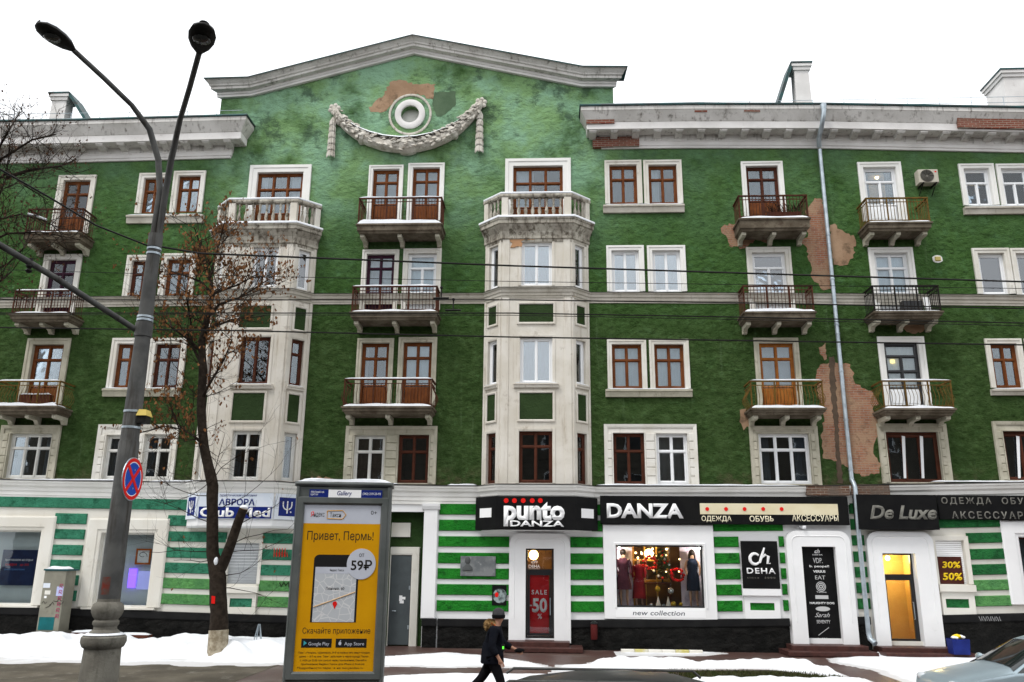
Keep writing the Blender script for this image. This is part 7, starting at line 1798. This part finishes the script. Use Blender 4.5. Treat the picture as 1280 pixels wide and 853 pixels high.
# ------------------------------------------------------------------ cars
def car(name, label, front_x, Yc, paint, st, W=1.78, rails=False, mirror=True):
    t = thing(name, label, 'car', (front_x+2.2, Yc, -.12)); z0 = -.12; b = MB(); ring = []
    def sec(s, zt, wt, w_):
        zb = min(.92, zt-.06); h = w_/2; ht_ = wt/2
        pr_ = [(h*.85, .20), (h*.97, .27), (h, .5), (h*.995, zb-.05), (h*.975, zb), (ht_, zt-.07), (ht_-.10, zt-.015), (ht_*.5, zt+.012), (0, zt+.018)]
        full = [(-a, c_) for a, c_ in pr_[:-1]] + [pr_[-1]] + [(a, c_) for a, c_ in reversed(pr_[:-1])]
        return [(front_x+s, Yc+a, z0+c_) for a, c_ in full]
    rings = [sec(*q) for q in st]; n = len(rings[0]); vs = [v for r in rings for v in r]
    fs = [(i*n+k, i*n+(k+1) % n, (i+1)*n+(k+1) % n, (i+1)*n+k) for i in range(len(rings)-1) for k in range(n)]
    fs += [tuple(range(n)), tuple(range((len(rings)-1)*n, len(rings)*n))]
    me = MB().add(vs, fs).mesh('body', True); body = obj('body', me, paint, t)
    # glazing laid 6 mm proud of the greenhouse
    M_CG = mat('car_glass', (.010, .014, .014), None, rough=.06, spec=.8)
    cab = [i for i, q in enumerate(st) if q[1] > 1.3]; a, z = cab[0], cab[-1]
    def quadp(nm, A, B, C, D, nrm, par=t):
        nv = Vector(nrm)*.008; P4 = [Vector(p) for p in (A, B, C, D)]; cen = sum(P4, Vector())/4; P4 = [p.lerp(cen, .07) for p in P4]
        obj(nm, MB().add([p+nv for p in P4]+[p-nv for p in P4], [(0, 1, 2, 3), (0, 1, 5, 4), (1, 2, 6, 5), (2, 3, 7, 6), (3, 0, 4, 7)]), M_CG, par)
    for side in (-1, 1):
        k4, k5 = (4, 5) if side < 0 else (n-5, n-6)
        for i in range(a-1, z+1):
            A, B, C, D = rings[i][k4], rings[i+1][k4], rings[i+1][k5], rings[i][k5]; quadp('side_window', A, B, C, D, (0, side*.9, .35))
    def screen(nm, i, nrm):
        nv = Vector(nrm)*.012; lo, hi = 5, n-6; vv = []
        for e in (.06, .94):
            for k in range(lo, hi+1): vv.append(Vector(rings[i][k]).lerp(Vector(rings[i+1][k]), e)+nv)
        w_ = hi-lo+1; obj(nm, MB().add(vv, [(k, k+1, w_+k+1, w_+k) for k in range(w_-1)]), M_CG, t, smooth=True)
    screen('windscreen', a-1, (-.6, 0, .8)); screen('rear_window', z, (.6, 0, .8))
    for s in (.78, st[-1][0]-.85):
        for side in (-1, 1):
            yc = Yc+side*(W/2-.12); wl = MB(); ty = MB(); N = 24
            prof = [(.20, -.09), (.30, -.10), (.325, -.06), (.325, .06), (.30, .10), (.20, .09)]
            vs = [(front_x+s+r*math.cos(2*math.pi*k/N), yc+o, z0+.325+r*math.sin(2*math.pi*k/N)) for k in range(N) for r, o in prof]
            wo_ = obj('wheel', MB().add(vs, [(k*6+j, k*6+j+1, ((k+1) % N)*6+j+1, ((k+1) % N)*6+j) for k in range(N) for j in range(5)]), mat('tyre', (.014, .014, .014), None, rough=.85), t, smooth=True)
            vs = [(front_x+s+r*math.cos(2*math.pi*k/10), yc+side*(.075 if r > .1 else .05), z0+.325+r*math.sin(2*math.pi*k/10)) for r in (.21, .06) for k in range(10)]
            obj('rim', MB().add(vs, [(k, (k+1) % 10, 10+(k+1) % 10, 10+k) for k in range(10)]+[tuple(range(10, 20))]), M_ZINC, wo_)
    for side in (-1, 1):
        obj('headlight', MB().ball((front_x+.12, Yc+side*(W/2-.26), z0+.66), .13, 8, (.7, 1.3, .6)), mat('headlight_glass', (.55, .58, .6), None, rough=.1, spec=.7), t, smooth=True)
        obj('tail_light', MB().ball((front_x+st[-1][0]-.06, Yc+side*(W/2-.2), z0+.78), .11, 8, (.5, .9, 1.1)), mat('tail_red', (.25, .01, .01), None, rough=.2), t, smooth=True)
        cs = st[a-1][0]; obj('wing_mirror', MB().ball((front_x+cs+.28, Yc+side*(W/2+.08), z0+1.0), .10, 8, (.7, 1.1, .75)), paint, t, smooth=True)
        if rails:
            r0, r1 = front_x+st[a][0]+.12, front_x+st[z][0]-.12; zr = z0+st[a+1][1]+.06
            obj('roof_rail', MB().tube([(r0-.08, Yc+side*.5, zr-.05), (r0, Yc+side*.5, zr), (r1, Yc+side*.5, zr), (r1+.08, Yc+side*.5, zr-.07)], .014, 8), M_POST, t, smooth=True)
    return t
def solveY(px, py, z): return (CAMZ-z)/(CAMZ-UZ(px, py, 1.0))
M_SILVC = mat('paint_silverblue', (.34, .42, .46), (.31, .39, .43), 1.5, .28, metal=.45, spec=.6); M_DARKC = mat('paint_black', (.008, .009, .010), None, rough=.38, spec=.25)
HATCH = [(0, .60, 1.1, 1.35), (.06, .70, 1.3, 1.55), (.25, .78, 1.42, 1.70), (.7, .88, 1.46, 1.76), (1.12, .96, 1.44, 1.78), (1.85, 1.40, 1.14, 1.78), (2.1, 1.47, 1.16, 1.78), (3.3, 1.47, 1.14, 1.77), (4.0, 1.02, 1.30, 1.70), (4.25, .80, 1.3, 1.6)]
yc = solveY(1238, 830.5, .84)+.0; cxp = UX(1238, 830.5, yc)
car('silver_car', 'pale silver-blue hatchback car with dark windscreen beside the snowy pavement', cxp-1.12, yc, M_SILVC, HATCH)
SUV = [(0, .72, 1.2, 1.45), (.06, .84, 1.4, 1.62), (.3, .95, 1.5, 1.78), (.8, 1.02, 1.5, 1.82), (1.2, 1.07, 1.48, 1.84), (1.8, 1.46, 1.2, 1.84), (2.1, 1.55, 1.22, 1.84), (2.6, 1.61, 1.22, 1.84), (3.1, 1.62, 1.22, 1.84), (3.6, 1.59, 1.2, 1.84), (3.95, 1.51, 1.2, 1.84), (4.35, 1.10, 1.40, 1.78), (4.45, .85, 1.4, 1.7)]
yd = solveY(775, 840, 1.53); xd = UX(775, 840, yd)
car('black_car', 'black estate car with silver roof rails passing on the road', xd-3.02, yd, M_DARKC, SUV, 1.84, True)

# ------------------------------------------------------------------ snow on the ground
def G(px, py, z=0.0):
    d_ = _R*((px-640)/FPX)+_U*((426.5-py)/FPX)+_F; k = (z-CAMZ)/d_.z
    return (d_.x*k, d_.y*k)
gx = np.arange(-24, 18.5, .085); gy = np.arange(17.0, 26.95, .085); X, Y = np.meshgrid(gx, gy, indexing='ij')
def fbm(X, Y, s, seed, oct=4):
    """smooth value noise"""
    rs = np.random.RandomState(seed); out = np.zeros_like(X); amp, tot = 1, 0
    for o in range(oct):
        T = rs.rand(64, 64); x, y = X*s, Y*s; xi, yi = np.floor(x).astype(int), np.floor(y).astype(int); fx, fy = x-xi, y-yi
        fx, fy = fx*fx*(3-2*fx), fy*fy*(3-2*fy); g_ = lambda a, b: T[a % 64, b % 64]
        out += amp*(g_(xi, yi)*(1-fx)*(1-fy)+g_(xi+1, yi)*fx*(1-fy)+g_(xi, yi+1)*(1-fx)*fy+g_(xi+1, yi+1)*fx*fy); tot += amp; amp *= .5; s *= 2.1
    return out/tot*2-1
def sdf(poly):
    P_ = np.stack([X, Y], -1); best = np.full(X.shape, 1e9); ins = np.zeros(X.shape, bool); n = len(poly)
    for i in range(n):
        a, b = np.array(poly[i]), np.array(poly[(i+1) % n]); ab = b-a; tt = np.clip(((P_-a)@ab)/(ab@ab), 0, 1)
        best = np.minimum(best, np.linalg.norm(P_-a-tt[..., None]*ab, axis=-1))
        cond = ((a[1] > Y) != (b[1] > Y)) & (X < (b[0]-a[0])*(Y-a[1])/(b[1]-a[1]+1e-12)+a[0]); ins ^= cond
    return np.where(ins, best, -best)
Hh = np.full(X.shape, -.06)
def region(poly, h, edge, rag, lump, seed, sc=1.2):
    global Hh
    s = sdf(poly)+rag*fbm(X, Y, 1.1, seed); k = np.clip(s/edge, -.3, 1); k = np.where(k > 0, k*k*(3-2*k), k)
    Hh = np.maximum(Hh, k*h*(1+lump*fbm(X, Y, sc, seed+1))+np.where(k > 0, .03*fbm(X, Y, 3.2, seed+2)*np.clip(k*2, 0, 1)*min(1, h*8), 0))
xl2 = UX(352, 815, 23)
region([(-24, 22.9), (xl2, 22.6), (xl2+1.2, 23.6), (xl2+.6, 25.9), (-11, 26.1), (-24, 26.0)], .40, 1.1, .35, .6, 11, 1.1)      # bank by the left shops
region([(-24, 21.9), (xl2, 21.7), (xl2+1, 23.4), (-24, 23.4)], .03, .9, .7, .5, 17, 1.4)      # slush along its edge
region([(base.x+.2+1.3*math.cos(k*.5236), TY+.1+.95*math.sin(k*.5236)) for k in range(12)], .40, .9, .3, .8, 15, 2.2)
region([G(470, 822), G(560, 816), G(655, 826), G(690, 836), G(640, 835), G(560, 835), G(470, 833)], .04, .3, .25, .3, 21)
region([G(470, 846), G(560, 843), G(700, 845), G(760, 860), G(470, 860)], .05, .3, .2, .3, 31)
region([G(695, 832), G(760, 830), G(770, 836), G(690, 842)], .05, .3, .15, .3, 36)
region([G(735, 829), G(800, 826.5), G(860, 829), G(900, 831), G(985, 830), G(1040, 838), G(1058, 846), G(1030, 845), G(960, 837), G(870, 837), G(740, 838)], .13, .3, .14, .9, 41, 2.2)
region([G(860, 850), G(960, 850), G(1080, 849), G(1110, 860), G(860, 860)], .09, .3, .12, .8, 51, 2)
region([G(1035, 824), G(1105, 817), G(1180, 812), G(1290, 810), G(1330, 860), G(1135, 860), G(1105, 840), G(1060, 832)], .035, .35, .2, .3, 61)
region([G(1085, 816), G(1112, 813), G(1118, 820), G(1090, 822)], .12, .3, .1, .6, 71)
region([G(770, 815), G(880, 815), G(905, 817), G(880, 820), G(775, 820)], .02, .3, .1, .3, 81)
idx = -np.ones(X.shape, int); keep = np.zeros((X.shape[0]-1, X.shape[1]-1), bool)
mxh = np.maximum.reduce([Hh[:-1, :-1], Hh[1:, :-1], Hh[:-1, 1:], Hh[1:, 1:]]); keep = mxh > -.004
vs = []; fs = []
for i, j in zip(*np.nonzero(keep)):
    q = []
    for a, b in ((i, j), (i+1, j), (i+1, j+1), (i, j+1)):
        if idx[a, b] < 0: idx[a, b] = len(vs); vs.append((gx[a], gy[b], float(Hh[a, b])+.008))
        q.append(int(idx[a, b]))
    fs.append(tuple(q))
def snowground():
    m, tt, bs, nd, lk = new_mat('trodden_snow'); bs.inputs['Roughness'].default_value = .7; p = pos_n(nd, lk)
    sp = nd.new('ShaderNodeSeparateXYZ'); lk.new(p, sp.inputs[0])
    thin = ramp(nd, lk, math_n(nd, lk, 'ADD', sp.outputs['Z'], math_n(nd, lk, 'MULTIPLY', noise_n(nd, lk, p, 2.2, 6, .7), .05)), .065, .035)
    c_ = mixc(nd, lk, ramp(nd, lk, noise_n(nd, lk, p, 1.1, 6, .7), .5, .8), (.80, .82, .85), (.60, .60, .59))
    c_ = mixc(nd, lk, math_n(nd, lk, 'MULTIPLY', thin, .65), c_, (.45, .43, .41))
    c_ = mixc(nd, lk, ramp(nd, lk, noise_n(nd, lk, p, 7, 5, .75), .68, .78), c_, (.30, .26, .22))
    lk.new(c_, bs.inputs['Base Color'])
    b = nd.new('ShaderNodeBump'); b.inputs['Strength'].default_value = .6; b.inputs['Distance'].default_value = .05; lk.new(noise_n(nd, lk, p, 9, 6, .65), b.inputs['Height']); lk.new(b.outputs[0], bs.inputs['Normal'])
    return m
sg = obj('snow', MB().add(vs, fs), snowground(), smooth=True, kind='stuff'); sg['label'] = 'white snow banks and trodden ice lying on the brown pavement'; sg['category'] = 'snow'
# strip of winter grass between the snow ridges
rr = random.Random(9); b = MB(); gp_ = [G(858, 839), G(1000, 838), G(1062, 852), G(1040, 860), G(850, 856)]
x0_, x1_ = min(p[0] for p in gp_), max(p[0] for p in gp_); y0_, y1_ = min(p[1] for p in gp_), max(p[1] for p in gp_)
obj('lawn_soil', MB().add([(p[0], p[1], .006) for p in gp_], [tuple(range(5))]), mat('lawn_soil', (.030, .036, .014), (.022, .020, .012), 2, .95), kind='structure')
for k in range(7000):
    x, y = rr.uniform(x0_, x1_), rr.uniform(y0_, y1_)
    if y > gp_[0][1]-.05: continue
    h = rr.uniform(.03, .09); a = rr.uniform(0, 6.28); dx, dy = math.cos(a)*.012, math.sin(a)*.012
    b.add([(x-dx, y-dy, .004), (x+dx, y+dy, .004), (x+rr.uniform(-.04, .04), y+rr.uniform(-.04, .04), h)], [(0, 1, 2)])
gs = obj('grass', b, mat('winter_grass', (.035, .050, .014), (.055, .05, .02), 5, .9), kind='stuff'); gs['label'] = 'short dull winter grass showing between snow ridges'; gs['category'] = 'grass'
flush_texts()
